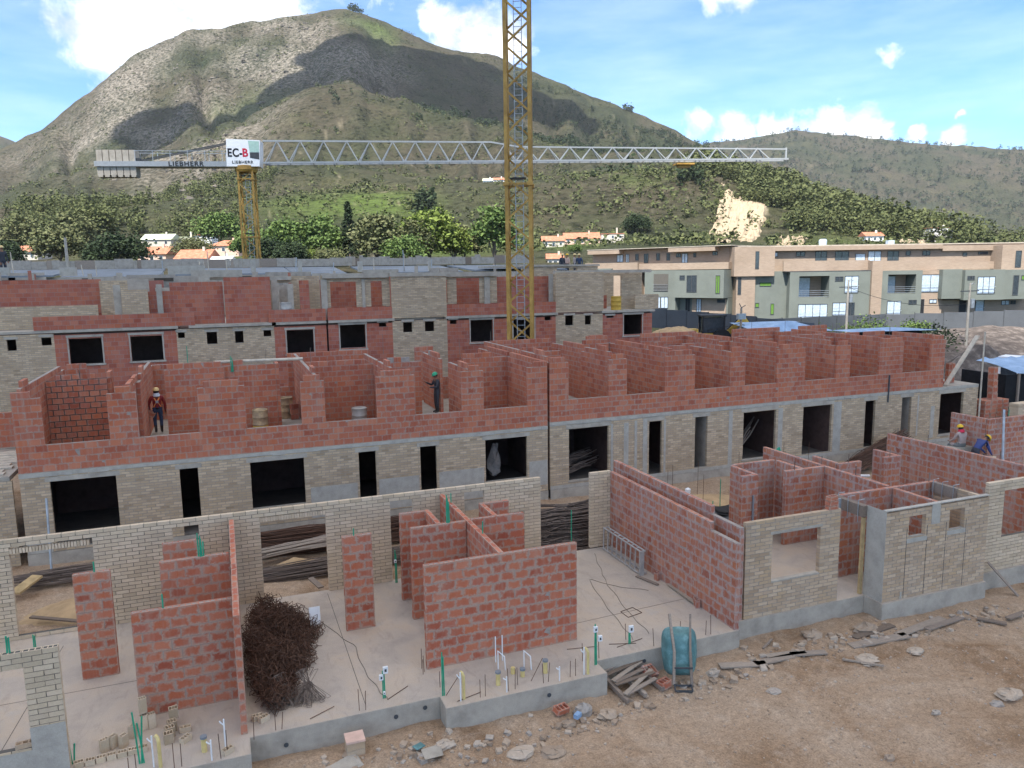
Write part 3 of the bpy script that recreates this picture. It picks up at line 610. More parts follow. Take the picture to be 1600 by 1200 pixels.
# ------------------------------------------------------------------ middle row: two unfinished buildings
def building(name, label, x0, x1, zs, slabx1, piers, holes, crosses, parts_, k1='brick_m', lh=None, washes=(), yend=35.2):
    B = thing(name, label, 'building', (x0, 27, 0)); B['walls'] = 1
    W_ = x1-x0; lo = -.05
    f = wall(k1, B, (0, 0, lo), 0, [(0, slabx1-x0, 0, zs-.17-lo)], [(a-x0, b-x0, c-lo, d-lo) for a, b, c, d in holes], core_name='facade_wall', n=300)
    m = MB(); m.box(-.0, slabx1-x0, .002, yend-27, zs-.17, zs-.002); m.obj('floor_slab', M['concrete'], B)
    m = MB()
    xx = -.01
    while xx < slabx1-x0:                                     # the ragged cement squeezed out under the first course
        w = rnd.uniform(.15, .7); m.box(xx, min(xx+w, slabx1-x0), -.01-rnd.random()*.022, .05, zs-.16+rnd.random()*.05, zs-.006-rnd.random()*.02); xx += w
    m.obj('bond_beam', M['concrete_w'], B)
    boxes_as_parts('cement_lintel', M['concrete'], B, [(a-x0-.12, b-x0+.12, -.011, .0, d+.004, min(d+.16, zs-.175)) for a, b, c, d in holes])
    boxes_as_parts('window_sill', M['concrete'], B, [(a-x0-.05, b-x0+.05, -.02, .14, c-.06, c-.002) for a, b, c, d in holes if c > .1])
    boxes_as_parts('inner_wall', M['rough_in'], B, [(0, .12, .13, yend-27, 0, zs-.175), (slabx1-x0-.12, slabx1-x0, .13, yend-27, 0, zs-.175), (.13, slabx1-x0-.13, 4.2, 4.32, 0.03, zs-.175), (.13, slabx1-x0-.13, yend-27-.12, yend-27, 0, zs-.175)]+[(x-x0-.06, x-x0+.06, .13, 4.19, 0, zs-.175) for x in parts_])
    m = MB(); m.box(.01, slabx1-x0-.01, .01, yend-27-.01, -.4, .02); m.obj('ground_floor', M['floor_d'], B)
    boxes_as_parts('cement_wash', M['concrete_w'], B, [(a-x0, b-x0, -.009, -.003, c, d) for a, b, c, d in washes])
    m = MB(); m.box(.0, slabx1-x0, -.03, .0, -.75, -.06); m.obj('plinth', M['concrete'], B)
    sill = .855
    wall('block_b', B, (0, 0, zs), 0, [(0, W_, 0, sill)]+[(a-x0, b-x0, sill, h) for a, b, h in piers], core_name='upper_wall', n=290)
    for c in crosses:
        k, loc, ang, rects = c[:4]
        if len(rects) == 1 and rects[0][1] > 1.3:               # ragged unfinished top course
            a0, b0, _, t_ = rects[0]; h_ = .2135; p = rnd.choice([0, .35, .7]); q_ = b0-rnd.choice([0, .35, .7, 1.4]); m_ = a0+(b0-a0)*rnd.uniform(.35, .6)
            rects = [(a0, b0, 0, t_-h_)]+([(p, m_, t_-h_, t_), (m_+rnd.choice([0, .35]), q_, t_-h_, t_)] if rnd.random() < .8 else [(p, q_, t_-h_, t_)])
            if rnd.random() < .4: rects.append((p+.35, p+1.1, t_, t_+h_))
        wall(k, B, (loc[0]-x0, loc[1]-27, zs), ang, rects, c[4] if len(c) > 4 else (), core_name='partition_wall', n=c[5] if len(c) > 5 else 0)
    return B
hL = [(-5.41, -3.54, .04, 2.24), (-1.65, -1.08, -.05, 2.24), (.58, 2.37, .57, 2.23), (4.28, 4.9, -.05, 2.23), (6.55, 7.17, -.05, 2.21), (9.1, 10.82, .57, 2.23)]
pL = [(-6.22, -5.43, 2.35), (-6.22, -5.7, 2.56), (-3.6, -2.75, 2.35), (-3.36, -2.9, 2.56), (-.93, .55, 2.35), (-.73, .37, 2.56), (2.38, 3.19, 2.35), (2.5, 3.05, 2.56), (5.01, 6.42, 2.35), (5.2, 6.26, 2.56), (8.2, 9.07, 2.35), (8.5, 8.9, 2.56), (10.86, 11.7, 2.35), (11.13, 11.7, 2.56)]
T = 2.56
cL = [('block_b', (-6.1, 27.13, 0), P2, [(0, 8.0, 0, T)], (), 0), ('block_dry', (-6.08, 31.3, 0), 0, [(0, 1.96, 0, T)], (), 60), ('block_b', (-4.0, 31.44, 0), P2, [(0, .7, 0, T)], (), 0),
      ('block_b', (-2.98, 27.13, 0), P2, [(0, 3.1, 0, T)], (), 40), ('block_b', (-2.85, 29.5, 0), P2, [(0, 5.6, 0, T+.1)], (), 60),
      ('block_b', (-2.15, 31.0, 0), 0, [(0, 2.1, 0, T), (.1, 2.0, T, T+.2)], (), 60), ('block_b', (-.05, 31.25, 0), 0, [(0, 1.9, 0, T), (.3, .7, T, T+.2)], (), 60), ('block_b', (1.98, 31.25, 0), P2, [(0, 1.2, 0, T)], (), 0),
      ('block_b', (2.96, 27.13, 0), P2, [(0, 8, 0, T)], (), 40), ('block_b', (3.0, 31.1, 0), 0, [(0, 2.7, 0, T)], (), 60), ('block_b', (5.8, 27.13, 0), P2, [(0, 6.2, 0, T)], (), 40),
      ('block_b', (5.85, 31.1, 0), 0, [(0, 1.85, 0, T)], (), 40), ('block_b', (8.74, 31.5, 0), P2, [(0, 3.0, 0, T)], (), 0), ('block_b', (8.74, 27.13, 0), P2, [(0, 3.1, 0, T)], (), 50),
      ('block_b', (9.55, 31.1, 0), 0, [(0, 2.0, 0, T)], (), 60), ('block_b', (11.68, 27.13, 0), P2, [(0, 8, 0, T)], (), 50),
      ('block_b', (-6.0, 35.05, 0), 0, [(0, .7, 0, T), (0, 17.5, 0, 1.1), (2.6, 4, 0, 2.3), (5.5, 6.6, 0, 2.35), (8.6, 12.2, 0, T), (14.4, 15.3, 0, T)], (), 0)]
building('unfinished_building', 'left half of the middle row with open red upper rooms and dark openings', -6.22, 11.70, 2.57, 11.70, pL, hL, cL, [-2.95, -.1, 2.9, 5.75, 8.7],
         washes=[(2.55, 4.2, .0, 1.12), (4.98, 6.48, .0, 1.15), (7.25, 9.02, .0, 1.18), (10.9, 11.68, .2, 1.2), (-6.2, -5.5, -.05, .3), (-5.45, -3.5, -.2, -.06)])
hR = [(12.62, 14.4, .23, 2.36), (16.29, 16.91, .05, 2.37), (18.54, 19.17, .12, 2.35), (21.03, 22.78, .24, 2.37), (24.29, 25.94, .1, 2.36), (27.94, 28.55, .1, 2.37), (30.21, 30.81, .1, 2.36), (32.7, 34.27, .3, 2.36)]
pR = [(11.8, 12.61, 2.35), (11.8, 12.45, 2.56), (14.4, 15.22, 2.35), (14.55, 15.05, 2.56), (17.04, 18.47, 2.35), (17.2, 18.31, 2.56), (20.27, 21.04, 2.35), (20.35, 20.85, 2.56), (22.75, 24.3, 2.35), (22.9, 24.1, 2.56), (26.08, 26.88, 2.35), (26.2, 26.7, 2.56), (28.65, 30.1, 2.35), (28.75, 30.0, 2.56), (31.9, 32.8, 2.35), (32.0, 32.65, 2.56)]
cR = [('block_b', (11.95, 27.13, 0), P2, [(0, 7.9, 0, T)], (), 0), ('block_b', (12.0, 31.2, 0), 0, [(0, 2.2, 0, T)], (), 30), ('block_b', (14.98, 27.13, 0), P2, [(0, 3.4, 0, T)], (), 50), ('block_b', (15.4, 31.3, 0), P2, [(0, 3.4, 0, T)], (), 0),
      ('block_b', (15.6, 33.2, 0), 0, [(0, 2.1, 0, T)], (), 0), ('block_b', (17.88, 27.13, 0), P2, [(0, 6.3, 0, T)], (), 50), ('block_b', (18.0, 30.6, 0), 0, [(0, 2.4, 0, T)], (), 40), ('block_b', (20.5, 27.13, 0), P2, [(0, 3.2, 0, T)], (), 50),
      ('block_b', (23.4, 27.13, 0), P2, [(0, 7.9, 0, T)], (), 50), ('block_b', (20.6, 31.2, 0), 0, [(0, 2.7, 0, T)], (), 0), ('block_b', (23.5, 31.2, 0), 0, [(0, 2.5, 0, T)], (), 0), ('block_b', (26.15, 27.13, 0), P2, [(0, 3.6, 0, T)], (), 40),
      ('block_b', (25.7, 30.4, 0), 0, [(0, 3.4, 0, T)], (), 30), ('block_b', (29.3, 27.13, 0), P2, [(0, 7.9, 0, T)], (), 40), ('block_b', (32.5, 27.13, 0), P2, [(0, 3.4, 0, T)], (), 0), ('block_b', (29.5, 30.3, 0), 0, [(0, 2.9, 0, T)], (), 30),
      ('block_b', (12.0, 35.05, 0), 0, [(0, 21, 0, 1.1), (.2, 3.4, 0, T), (5.4, 6.6, 0, T), (8.6, 12, 0, T), (14.4, 17.6, 0, T), (19, 21, 0, T)], (), 0)]
BR = building('unfinished_building', 'right half of the middle row with red upper rooms and narrow door openings', 11.80, 32.80, 2.69, 35.25, pR, hR, cR, [14.9, 17.8, 20.4, 23.3, 26.1, 29.2, 32.4],
         washes=[(11.8, 35.2, -.05, .1), (15.1, 15.32, .1, 2.4), (15.6, 15.72, .1, 2.45), (16.0, 16.2, .1, 2.5), (17.0, 17.1, .1, 2.4), (20.25, 20.45, .1, 2.5), (22.9, 23.15, .1, 2.4), (26.05, 26.5, .1, 2.45), (14.5, 14.6, .1, 2.4), (32.1, 32.35, .2, 1.8), (31.2, 31.3, .4, 2.4)])
wall('brick_m', BR, (32.9-11.8, 2.0, 2.69), 0, [(0, 2.3, 0, 1.35)], core_name='end_parapet', n=0)
boxes_as_parts('door_jamb_wall', M['concrete'], BR, [(19.17-11.8+.01, 19.17-11.8+.09, .13, 1.8, .02, 2.4), (30.81-11.8+.01, 30.81-11.8+.09, .13, 1.8, .02, 2.4)])
# neighbour at far left
NB = thing('unfinished_building', 'pale brick house with a boarded slab cut off at the left edge', 'building', (-14, 27.1, 0)); NB['walls'] = 1
wall('brick_m', NB, (0, 0, -.4), 0, [(0, 7.55, 0, 2.75)], core_name='facade_wall', n=90)
m = MB(); m.box(0, 7.5, 0, 8, 2.36, 2.5); m.obj('floor_slab', M['concrete'], NB)
for i in range(9): q = MB(); q.box(rnd.uniform(0, 2), 7.4-rnd.uniform(0, .3), .25+i*.42, .25+i*.42+.32, 2.505, 2.54+rnd.random()*.02); q.obj('plank', M['wood_p'], NB)
wall('block_b', NB, (4.9, 4.6, 2.55), 0, [(0, 2.4, 0, 1.3)], core_name='upper_wall', n=40)
wall('block_b', NB, (7.4, 5.0, 2.55), P2, [(0, 3, 0, 1.3)], core_name='upper_wall', n=0)

# ------------------------------------------------------------------ rear row
RB = thing('unfinished_building', 'rear row of red and grey brick housing behind the yellow mast', 'building', (-14, 42, 0)); RB['walls'] = 1
ox = 14.
def rw(k, x0, x1, z0, z1, holes=(), y=0., **kw): wall(k, RB, (x0+ox, y, z0), 0, [(0, x1-x0, 0, z1-z0)], [(a-x0, b-x0, c-z0, d-z0) for a, b, c, d in holes], core_name=kw.pop('core_name', 'facade_wall'), n=0, t=.14, **kw)
seg = [('brick_m', -14, -7.6, [(-9.56, -9.18, 5.2, 5.74), (-8.14, -7.72, 5.44, 5.8)]), ('block_f', -7.6, -2.2, [(-7, -5.58, 4.42, 5.72), (-4.31, -2.87, 4.43, 5.73)]),
       ('brick_m', -2.2, 2.54, [(-2.13, -1.81, 5.45, 5.79), (-.78, -.29, 5.16, 5.74), (.58, .99, 5.16, 5.73), (2., 2.38, 5.4, 5.72)]), ('block_f', 2.54, 5.24, [(3.16, 4.54, 4.41, 5.69)]),
       ('block_f', 5.34, 8.85, [(5.96, 7.33, 4.52, 5.84), (8.09, 8.51, 5.57, 5.9)]), ('brick_m', 8.85, 12.0, [(9.45, 9.97, 5.31, 5.89), (10.7, 11.24, 5.31, 5.88)]),
       ('block_f', 12.0, 18.78, [(12.17, 12.57, 5.59, 5.9), (13.4, 14.76, 4.55, 5.84), (16.05, 17.38, 4.57, 5.8), (18.06, 18.47, 5.56, 5.95)]), ('brick_m', 18.78, 21.95, [(19.41, 19.96, 5.28, 5.91), (20.74, 21.16, 5.3, 5.88)]),
       ('block_f', 21.95, 25.45, [(22.21, 22.72, 5.56, 5.8), (23.43, 24.73, 4.52, 5.82)])]
for k, a, b, h in seg: rw(k, a, b, -.4, 5.98, h)
for k, a, b, h in seg:
    for p, q, z0, z1 in h:
        fr = MB(); fr.box(p+ox-.1, q+ox+.1, -.03, .0, z1+.003, z1+.12)
        if q-p > 1: fr.box(p+ox-.12, q+ox+.12, -.05, .1, z0-.09, z0-.003); fr.box(p+ox-.07, p+ox-.003, -.02, 0, z0, z1); fr.box(q+ox+.003, q+ox+.07, -.02, 0, z0, z1)
        fr.obj('cement_surround', M['concrete'], RB)
m = MB()
for a, b in ((-7.6, -2.2), (-1.5, 2.54), (2.54, 5.24), (5.34, 8.85), (12., 18.78), (21.95, 25.5)): m.box(a+ox-.1, b+ox+.1, -.12, 8, 5.98, 6.11)
m.box(0, 6.3, 0, 8, 5.98, 6.1); m.box(22.9, 26.0, .2, 8, 5.985, 6.1); m.obj('floor_slab', M['concrete'], RB)
for a, b, h in ((-8.4, -1.3, .65), (2.3, 5.24, .65), (5.34, 8.85, .65), (12., 18.78, .65)): rw('block_f', a, b, 6.115, 6.115+h, y=-.04, core_name='parapet_wall')
for k, a, b, z0, z1, h, y in (('brick_m', 8.85, 12.0, 6.1, 8.4, [], -.02), ('brick_m', 18.78, 22.0, 6.1, 8.45, [], -.02), ('brick_m', -14, -5.8, 6.12, 7.2, [], 1.4), ('block_f', -14, -5.8, 6.12, 8.45, [], 3.2), ('brick_m', -4.6, -3.4, 6.12, 7.95, [], .6), ('brick_m', -5.8, -4.5, 6.12, 8.4, [], 2.6),
      ('block_f', -2.4, .15, 6.12, 8.3, [], .9), ('block_f', -3.5, -2.3, 6.12, 7.8, [], .9), ('block_f', .2, 2.5, 6.12, 8.5, [], .5), ('brick_m', 2.5, 5.2, 6.12, 8.5, [(2.9, 3.7, 6.6, 8.1)], 1.8), ('block_f', 4.0, 4.5, 6.12, 8.3, [], .6),
      ('brick_m', 5.1, 8.85, 6.78, 8.55, [(5.6, 7.0, 6.7, 8.2), (7.8, 8.43, 6.7, 8.2)], .4), ('block_f', 5.3, 9, 6.12, 8.2, [], 2.4), ('brick_m', 12., 15.2, 6.78, 8.5, [(11.9, 12.2, 6.9, 8.15), (12.73, 14.14, 6.7, 8.22)], .4), ('block_f', 12., 18.4, 6.12, 8.3, [], 2.2), ('block_f', 15.3, 18.7, 6.12, 8.2, [], .8),
      ('brick_m', 22.0, 25.4, 6.12, 8.4, [(21.9, 23.9, 6.12, 8.2)], 1.2), ('brick_m', 21.9, 25.4, 6.12, 8.3, [], 5.), ('brick_m', 24.4, 26.1, 6.12, 7.0, [], .3), ('block_f', 22.5, 23.5, 6.12, 6.9, [], 2.4)): rw(k, a, b, z0, z1, h, y, core_name='upper_wall')
boxes_as_parts('roof_beam', M['concrete'], RB, [(5.2+ox, 8.79+ox, .2, .62, 8.36, 8.62), (12.01+ox, 15.2+ox, .2, .62, 8.34, 8.6), (8.8+ox, 12+ox, -.1, .3, 8.4, 8.6), (18.8+ox, 25.4+ox, .05, .4, 8.42, 8.6), (2.4+ox, 3.7+ox, 1.6, 1.9, 8.3, 8.5)])
boxes_as_parts('concrete_column', M['concrete'], RB, [(x+ox, x+ox+rnd.uniform(.15, .35), y, y+.12, 6.12, z) for x, z, y in ((5.1, 8.3, .3), (7.3, 8.3, .35), (11.6, 8.3, .35), (14.4, 8.3, .3), (2.6, 8.3, 1.2), (3.4, 8.1, .8), (-3.0, 8.2, .5), (-5.0, 8.2, 1.0), (21.6, 8.3, .6), (18.5, 8.4, .3))])
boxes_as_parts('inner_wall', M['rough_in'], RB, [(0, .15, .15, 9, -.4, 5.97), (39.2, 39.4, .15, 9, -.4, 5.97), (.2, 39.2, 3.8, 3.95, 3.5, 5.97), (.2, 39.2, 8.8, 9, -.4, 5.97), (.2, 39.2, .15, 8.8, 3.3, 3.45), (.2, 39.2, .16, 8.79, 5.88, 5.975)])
# farther rows: roof deck, rough boarded parapet and grey upper storey
FB = thing('unfinished_building', 'farthest row with bluish roof deck and rough boarded parapet', 'building', (-22, 53, 0)); FB['walls'] = 1
m = MB(); m.box(0, 46, 0, 6, -.4, 8.62); m.obj('wall', M['concrete'], FB)
g_ = random.Random(17)
for i in range(110):
    x = g_.uniform(3, 44); y = g_.uniform(-5.5, -.9); k_ = g_.random(); w = g_.choice([.15, .2, .3, .6, 1.1, 1.8]); h = g_.uniform(.3, 1.35)*(1 if w < .5 else .75); z0 = 7.7
    q = MB(); q.box(x, x+w, y, y+.14, z0-1.4, z0+h); q.obj('column_stub' if w < .5 else 'partition_piece', M['concrete'] if k_ < .6 else (M['block_f'] if k_ < .8 else M['form']), FB)
for i in range(9):
    x = 2+i*4.7+g_.uniform(-1, 1); q = MB(); q.box(x, x+g_.uniform(1.5, 3.4), -.68, -.5, 8.5, 8.75+g_.uniform(-.1, .25)); q.obj('edge_form', M['form'] if i % 2 else M['concrete'], FB)
for i in range(16):
    x = g_.uniform(1, 44); q = MB(); q.tube([(x, -.3, 8.7), (x+g_.gauss(0, .05), -.3, 8.7+g_.uniform(.6, 1.5))], .03, 5); q.obj('post', M['wood_p'] if i % 2 else M['steel'], FB)
x = 0.
while x < 45:
    w = g_.uniform(3.5, 8); z = g_.uniform(-.16, .12); y = g_.uniform(-.7, .6); m = MB(); m.add([[x, y, 8.62+z], [x+w-.1, y, 8.62+z], [x+w-.1, 6.9, 9.05], [x, 6.9, 9.05], [x, y, 8.72+z], [x+w-.1, y, 8.72+z], [x+w-.1, 6.9, 9.15], [x, 6.9, 9.15]], BOXF); m.obj('roof_deck', M['roofdeck'], FB); x += w+g_.choice([0, 0, .5, 1.2])
x = 0; par = MB()
bm_ = [MB() for _ in range(2)]
while x < 46:
    w = rnd.choice([.25, .3, .5, .9, 1.2]); h = rnd.gauss(0, .05)-(.25 if rnd.random() < .06 else 0); q = MB(); q.box(0, w-.012, 0, .05, 0, .62+h); q.obj('plank', M['form'] if rnd.random() < .85 else M['wood'], FB, (x, 7.02+rnd.random()*.02, 9.08+.004*x)); x += w
boxes_as_parts('formwork_panel', M['concrete_w'], FB, [(x, x+w, .3, .6, 8.7, 8.95+z*.6) for x, w, z in ((4, 1.2, 1.0), (6.4, .5, .8), (9, 1.4, .5), (13, .9, .45), (19, 2.2, .5), (24, .3, 1.), (27, .25, .9), (31, .3, .8), (36, .25, .8))])
boxes_as_parts('gap_shade_strip', M['mortar_d'], FB, [(x0+.2, x1, -.02, 0, 8.3, 8.55) for x0, x1 in ((1.5, 2.6), (4, 6), (9, 10.5), (14, 15), (18, 20.5), (23, 24), (28, 29.5), (33, 36))])  # solid dark strips on the wall, painted as shade in gaps
UB = thing('unfinished_building', 'grey brick block with men on its roof left of the tan apartments', 'building', (18, 45.5, 0)); UB['walls'] = 1
wall('brick_m', UB, (0, 0, 6.1), 0, [(0, 5.4, 0, 2.78)], [(2.45, 3.9, 2.25, 2.7)], core_name='facade_wall', n=0)
m = MB(); m.box(0, 5.4, .15, 8, 6.2, 8.6); m.box(-.1, 5.5, -.1, 8.5, 8.87, 8.99); m.obj('roof_slab', M['concrete'], UB)

# ------------------------------------------------------------------ tower cranes
def shared(fn, name, m):
    mb = MB(); fn(mb); return mb.mesh(name, m)
def beam_obj(name, mt, parent, a, b, w, h=None):
    mb = MB(); mb.beam(a, b, w, h or w); return mb.obj(name, mt, parent)
def mast(T, a, z0, z1, pitch, cw, mt, ladder=True, plat=6.3, bw=.07):
    h = a/2; C = [(-h, -h), (h, -h), (h, h), (-h, h)]
    sec = 2*pitch
    cm = shared(lambda b: b.box(-cw/2, cw/2, -cw/2, cw/2, 0, z1-z0), 'chord', mt)
    for x, y in C: link('chord', cm, T, (x, y, z0))
    bm = shared(lambda b: b.beam((-h, 0, 0), (h, 0, pitch), bw, bw), 'brace', mt)
    n = int((z1-z0)/pitch)
    for i in range(n):
        for s in range(4):
            ang = s*P2; o = link('brace', bm, T, (h*math.sin(ang), -h*math.cos(ang), z0+i*pitch), (0, 0, ang), (1 if (i+s) % 2 else -1, 1, 1))
    fl = shared(lambda b: [b.box(-cw*.9, cw*.9, -cw*.9, cw*.9, -.09, .09)], 'flange', mt)
    hz = shared(lambda b: b.box(-h, h, -.04, .04, -.05, .05), 'ring_bar', mt)
    z = z0+plat*.4
    while z < z1:
        for x, y in C: link('flange', fl, T, (x, y, z))
        for s in range(4): ang = s*P2; link('ring_bar', hz, T, (h*math.sin(ang), -h*math.cos(ang), z), (0, 0, ang))
        if ladder:
            q = MB(); q.box(-.5, .35, -.1, .5, -.03, .03); q.obj('platform', M['darkgrey'], T, (0, 0, z+.35)); 
        z += plat
    if ladder:
        q = MB(); q.box(-.22, -.18, .18, .22, z0, z1); q.box(.18, .22, .18, .22, z0, z1); q.obj('ladder_rail', M['steel'], T)
        rg = shared(lambda b: b.box(-.2, .2, .19, .21, 0, .025), 'rung', M['steel']); z = z0+.2
        while z < z1: link('rung', rg, T, (0, 0, z)); z += .3
T1 = thing('tower_crane', 'ochre lattice crane mast rising out of the picture between the rows', 'crane', (14.75, 37.5, -.45), math.radians(-46+20.7))
mast(T1, 1.2, 0, 29, 1.06, .17, M['crane_y'], True, 9.6, .09)
q = MB(); q.box(-1.2, 1.2, -1.2, 1.2, -.4, .25); q.obj('foundation', M['concrete'], T1)
# far crane with jib
jb0 = np.array([3.1, 76.2]); jb1 = np.array([53.8, 63.6]); jd = (jb1-jb0)/np.linalg.norm(jb1-jb0); ja = math.atan2(jd[1], jd[0])
T2 = thing('tower_crane', 'far tower crane with pale lattice jib and white cab on ochre mast', 'crane', (3.0, 75.9, -.4), ja)
mast(T2, 1.25, 0, 18.4, 1.15, .16, M['crane_y'], True, 5.2)
q = MB(); q.lathe([(.9, 18.3), (1.0, 18.5), (1.0, 18.85), (.8, 18.9)], n=20); q.obj('slewing_ring', M['crane_y'], T2)
L = 52.; zb, zt0, zt1 = 19.1, 21.0, 20.75
def jz(s): return (21.12 if s < 23 else 20.72) - .012*max(0, s-23)*.3
for nm, y in (('chord', -.55), ('chord', .55)): beam_obj(nm, M['crane_g'], T2, (1.6, y, zb), (L, y, zb+.5), .16)
beam_obj('chord', M['crane_g'], T2, (1.6, 0, jz(0)), (22.6, 0, jz(0)), .15); beam_obj('chord', M['crane_g'], T2, (22.6, 0, jz(0)), (25.2, 0, jz(26)), .14); beam_obj('chord', M['crane_g'], T2, (25.2, 0, jz(26)), (L, 0, jz(L)), .13)
def jtop(s): return jz(0) if s < 22.6 else (jz(26) if s >= 25.2 else jz(0)+(jz(26)-jz(0))*(s-22.6)/2.6)
def jbot(s): return zb+.5*(s-1.6)/(L-1.6)
st = 1.05; s = 1.8; k = 0
while s+2*st < L:
    for y in (-.55, .55):
        beam_obj('brace', M['crane_g'], T2, (s, y, jbot(s)), (s+st, 0, jtop(s+st)), .075); beam_obj('brace', M['crane_g'], T2, (s+st, 0, jtop(s+st)), (s+2*st, y, jbot(s+2*st)), .075)
    beam_obj('cross_bar', M['crane_g'], T2, (s, -.55, jbot(s)), (s, .55, jbot(s)), .06); s += 2*st
beam_obj('jib_tip_post', M['crane_g'], T2, (L, 0, jbot(L)-.05), (L, 0, jz(L)+.15), .14)
q = MB(); q.box(40.6, 42.4, -.6, .6, 19.05, 19.2); q.box(40.9, 42.1, -.3, .3, 18.8, 19.06); q.obj('trolley', M['crane_y'], T2)
q = MB(); q.add([[-1.55, -.8, 18.75], [1.35, -.8, 18.75], [1.5, -.8, 21.05], [-1.45, -.8, 21.15], [-1.55, .8, 18.75], [1.35, .8, 18.75], [1.5, .8, 21.05], [-1.45, .8, 21.15]], [[0, 1, 2, 3], [7, 6, 5, 4], [0, 4, 5, 1], [1, 5, 6, 2], [2, 6, 7, 3], [3, 7, 4, 0]])
cab = q.obj('cab', M['white'], T2)
q = MB(); q.add([[.55, -.815, 20.0], [1.38, -.815, 20.0], [1.42, -.815, 20.95], [.45, -.815, 21.0]], [[0, 1, 2, 3]]); q.obj('cab_window', M['glass_g'], cab)
q = MB(); q.add([[.55, -.814, 19.5], [1.36, -.814, 19.35], [1.38, -.814, 19.98], [.55, -.814, 19.98]], [[0, 1, 2, 3]]); q.obj('cab_lower_window', M['darkgrey'], cab)
def text(s, size, m, parent, loc, rz=0, name='lettering', bold=0, sx=1, sp=1.08):
    cu = bpy.data.curves.new(name, 'FONT'); cu.body = s; cu.size = size; cu.extrude = .006; cu.offset = bold
    cu.space_character = sp; o = bpy.data.objects.new(name, cu); me = evaluated_mesh(o); me.materials.clear(); me.materials.append(m); return link(name, me, parent, loc, (P2, 0, rz), (sx, 1, 1))
text('EC-', 1.0, M['black'], cab, (-1.42, -.815, 19.62), bold=.03, sx=.82); text('B', 1.0, M['redpaint'], cab, (-.12, -.815, 19.62), bold=.03, sx=.9)
text('LIEBHERR', .36, M['black'], cab, (-1.05, -.815, 19.0), bold=.008, sx=1.08, sp=1.15)
q = MB(); q.box(-12.9, -1.4, -.75, -.55, 18.75, 19.2); q.box(-12.9, -1.4, .55, .75, 18.75, 19.2); q.box(-12.8, -1.5, -.55, .55, 18.78, 18.85); cj = q.obj('counter_jib', M['crane_g'], T2)
text('LIEBHERR', .56, M['black'], cj, (-6.6, -.765, 18.79), bold=.012, sx=1.12, sp=1.18)
for y in (-.3, .3): beam_obj('tie_rod', M['darkgrey'], T2, (-9.3, y, 19.3), (-1.4, y, 20.9), .09)
for y in (-.7, .7): beam_obj('hand_rail', M['steel'], T2, (-9.5, y, 20.1), (-1.6, y, 20.1), .04)
hp = shared(lambda b: b.box(-.02, .02, -.02, .02, 0, .95), 'rail_post', M['steel'])
for i in range(6):
    for y in (-.7, .7): link('rail_post', hp, T2, (-9.4+i*1.5, y, 19.2))
q = MB(); q.box(-9.6, -9.1, -.4, .4, 19.2, 19.5); q.obj('winch', M['darkgrey'], T2)
cwm = MB(); cwm.prism([(0, .0), (.5, 0), (.5, 1.1), (0, 1.1)], .25, 2.45); cwm.prism([(.06, .0), (.44, 0), (.44, 1.1), (.06, 1.1)], .1, .249); cwm.v = [v-[0, .55, 0] for v in cwm.v]; cwm = cwm.mesh('counterweight', M['concrete'])
for i in range(6): link('counterweight', cwm, T2, (-12.75+i*.56, 0, 17.75))

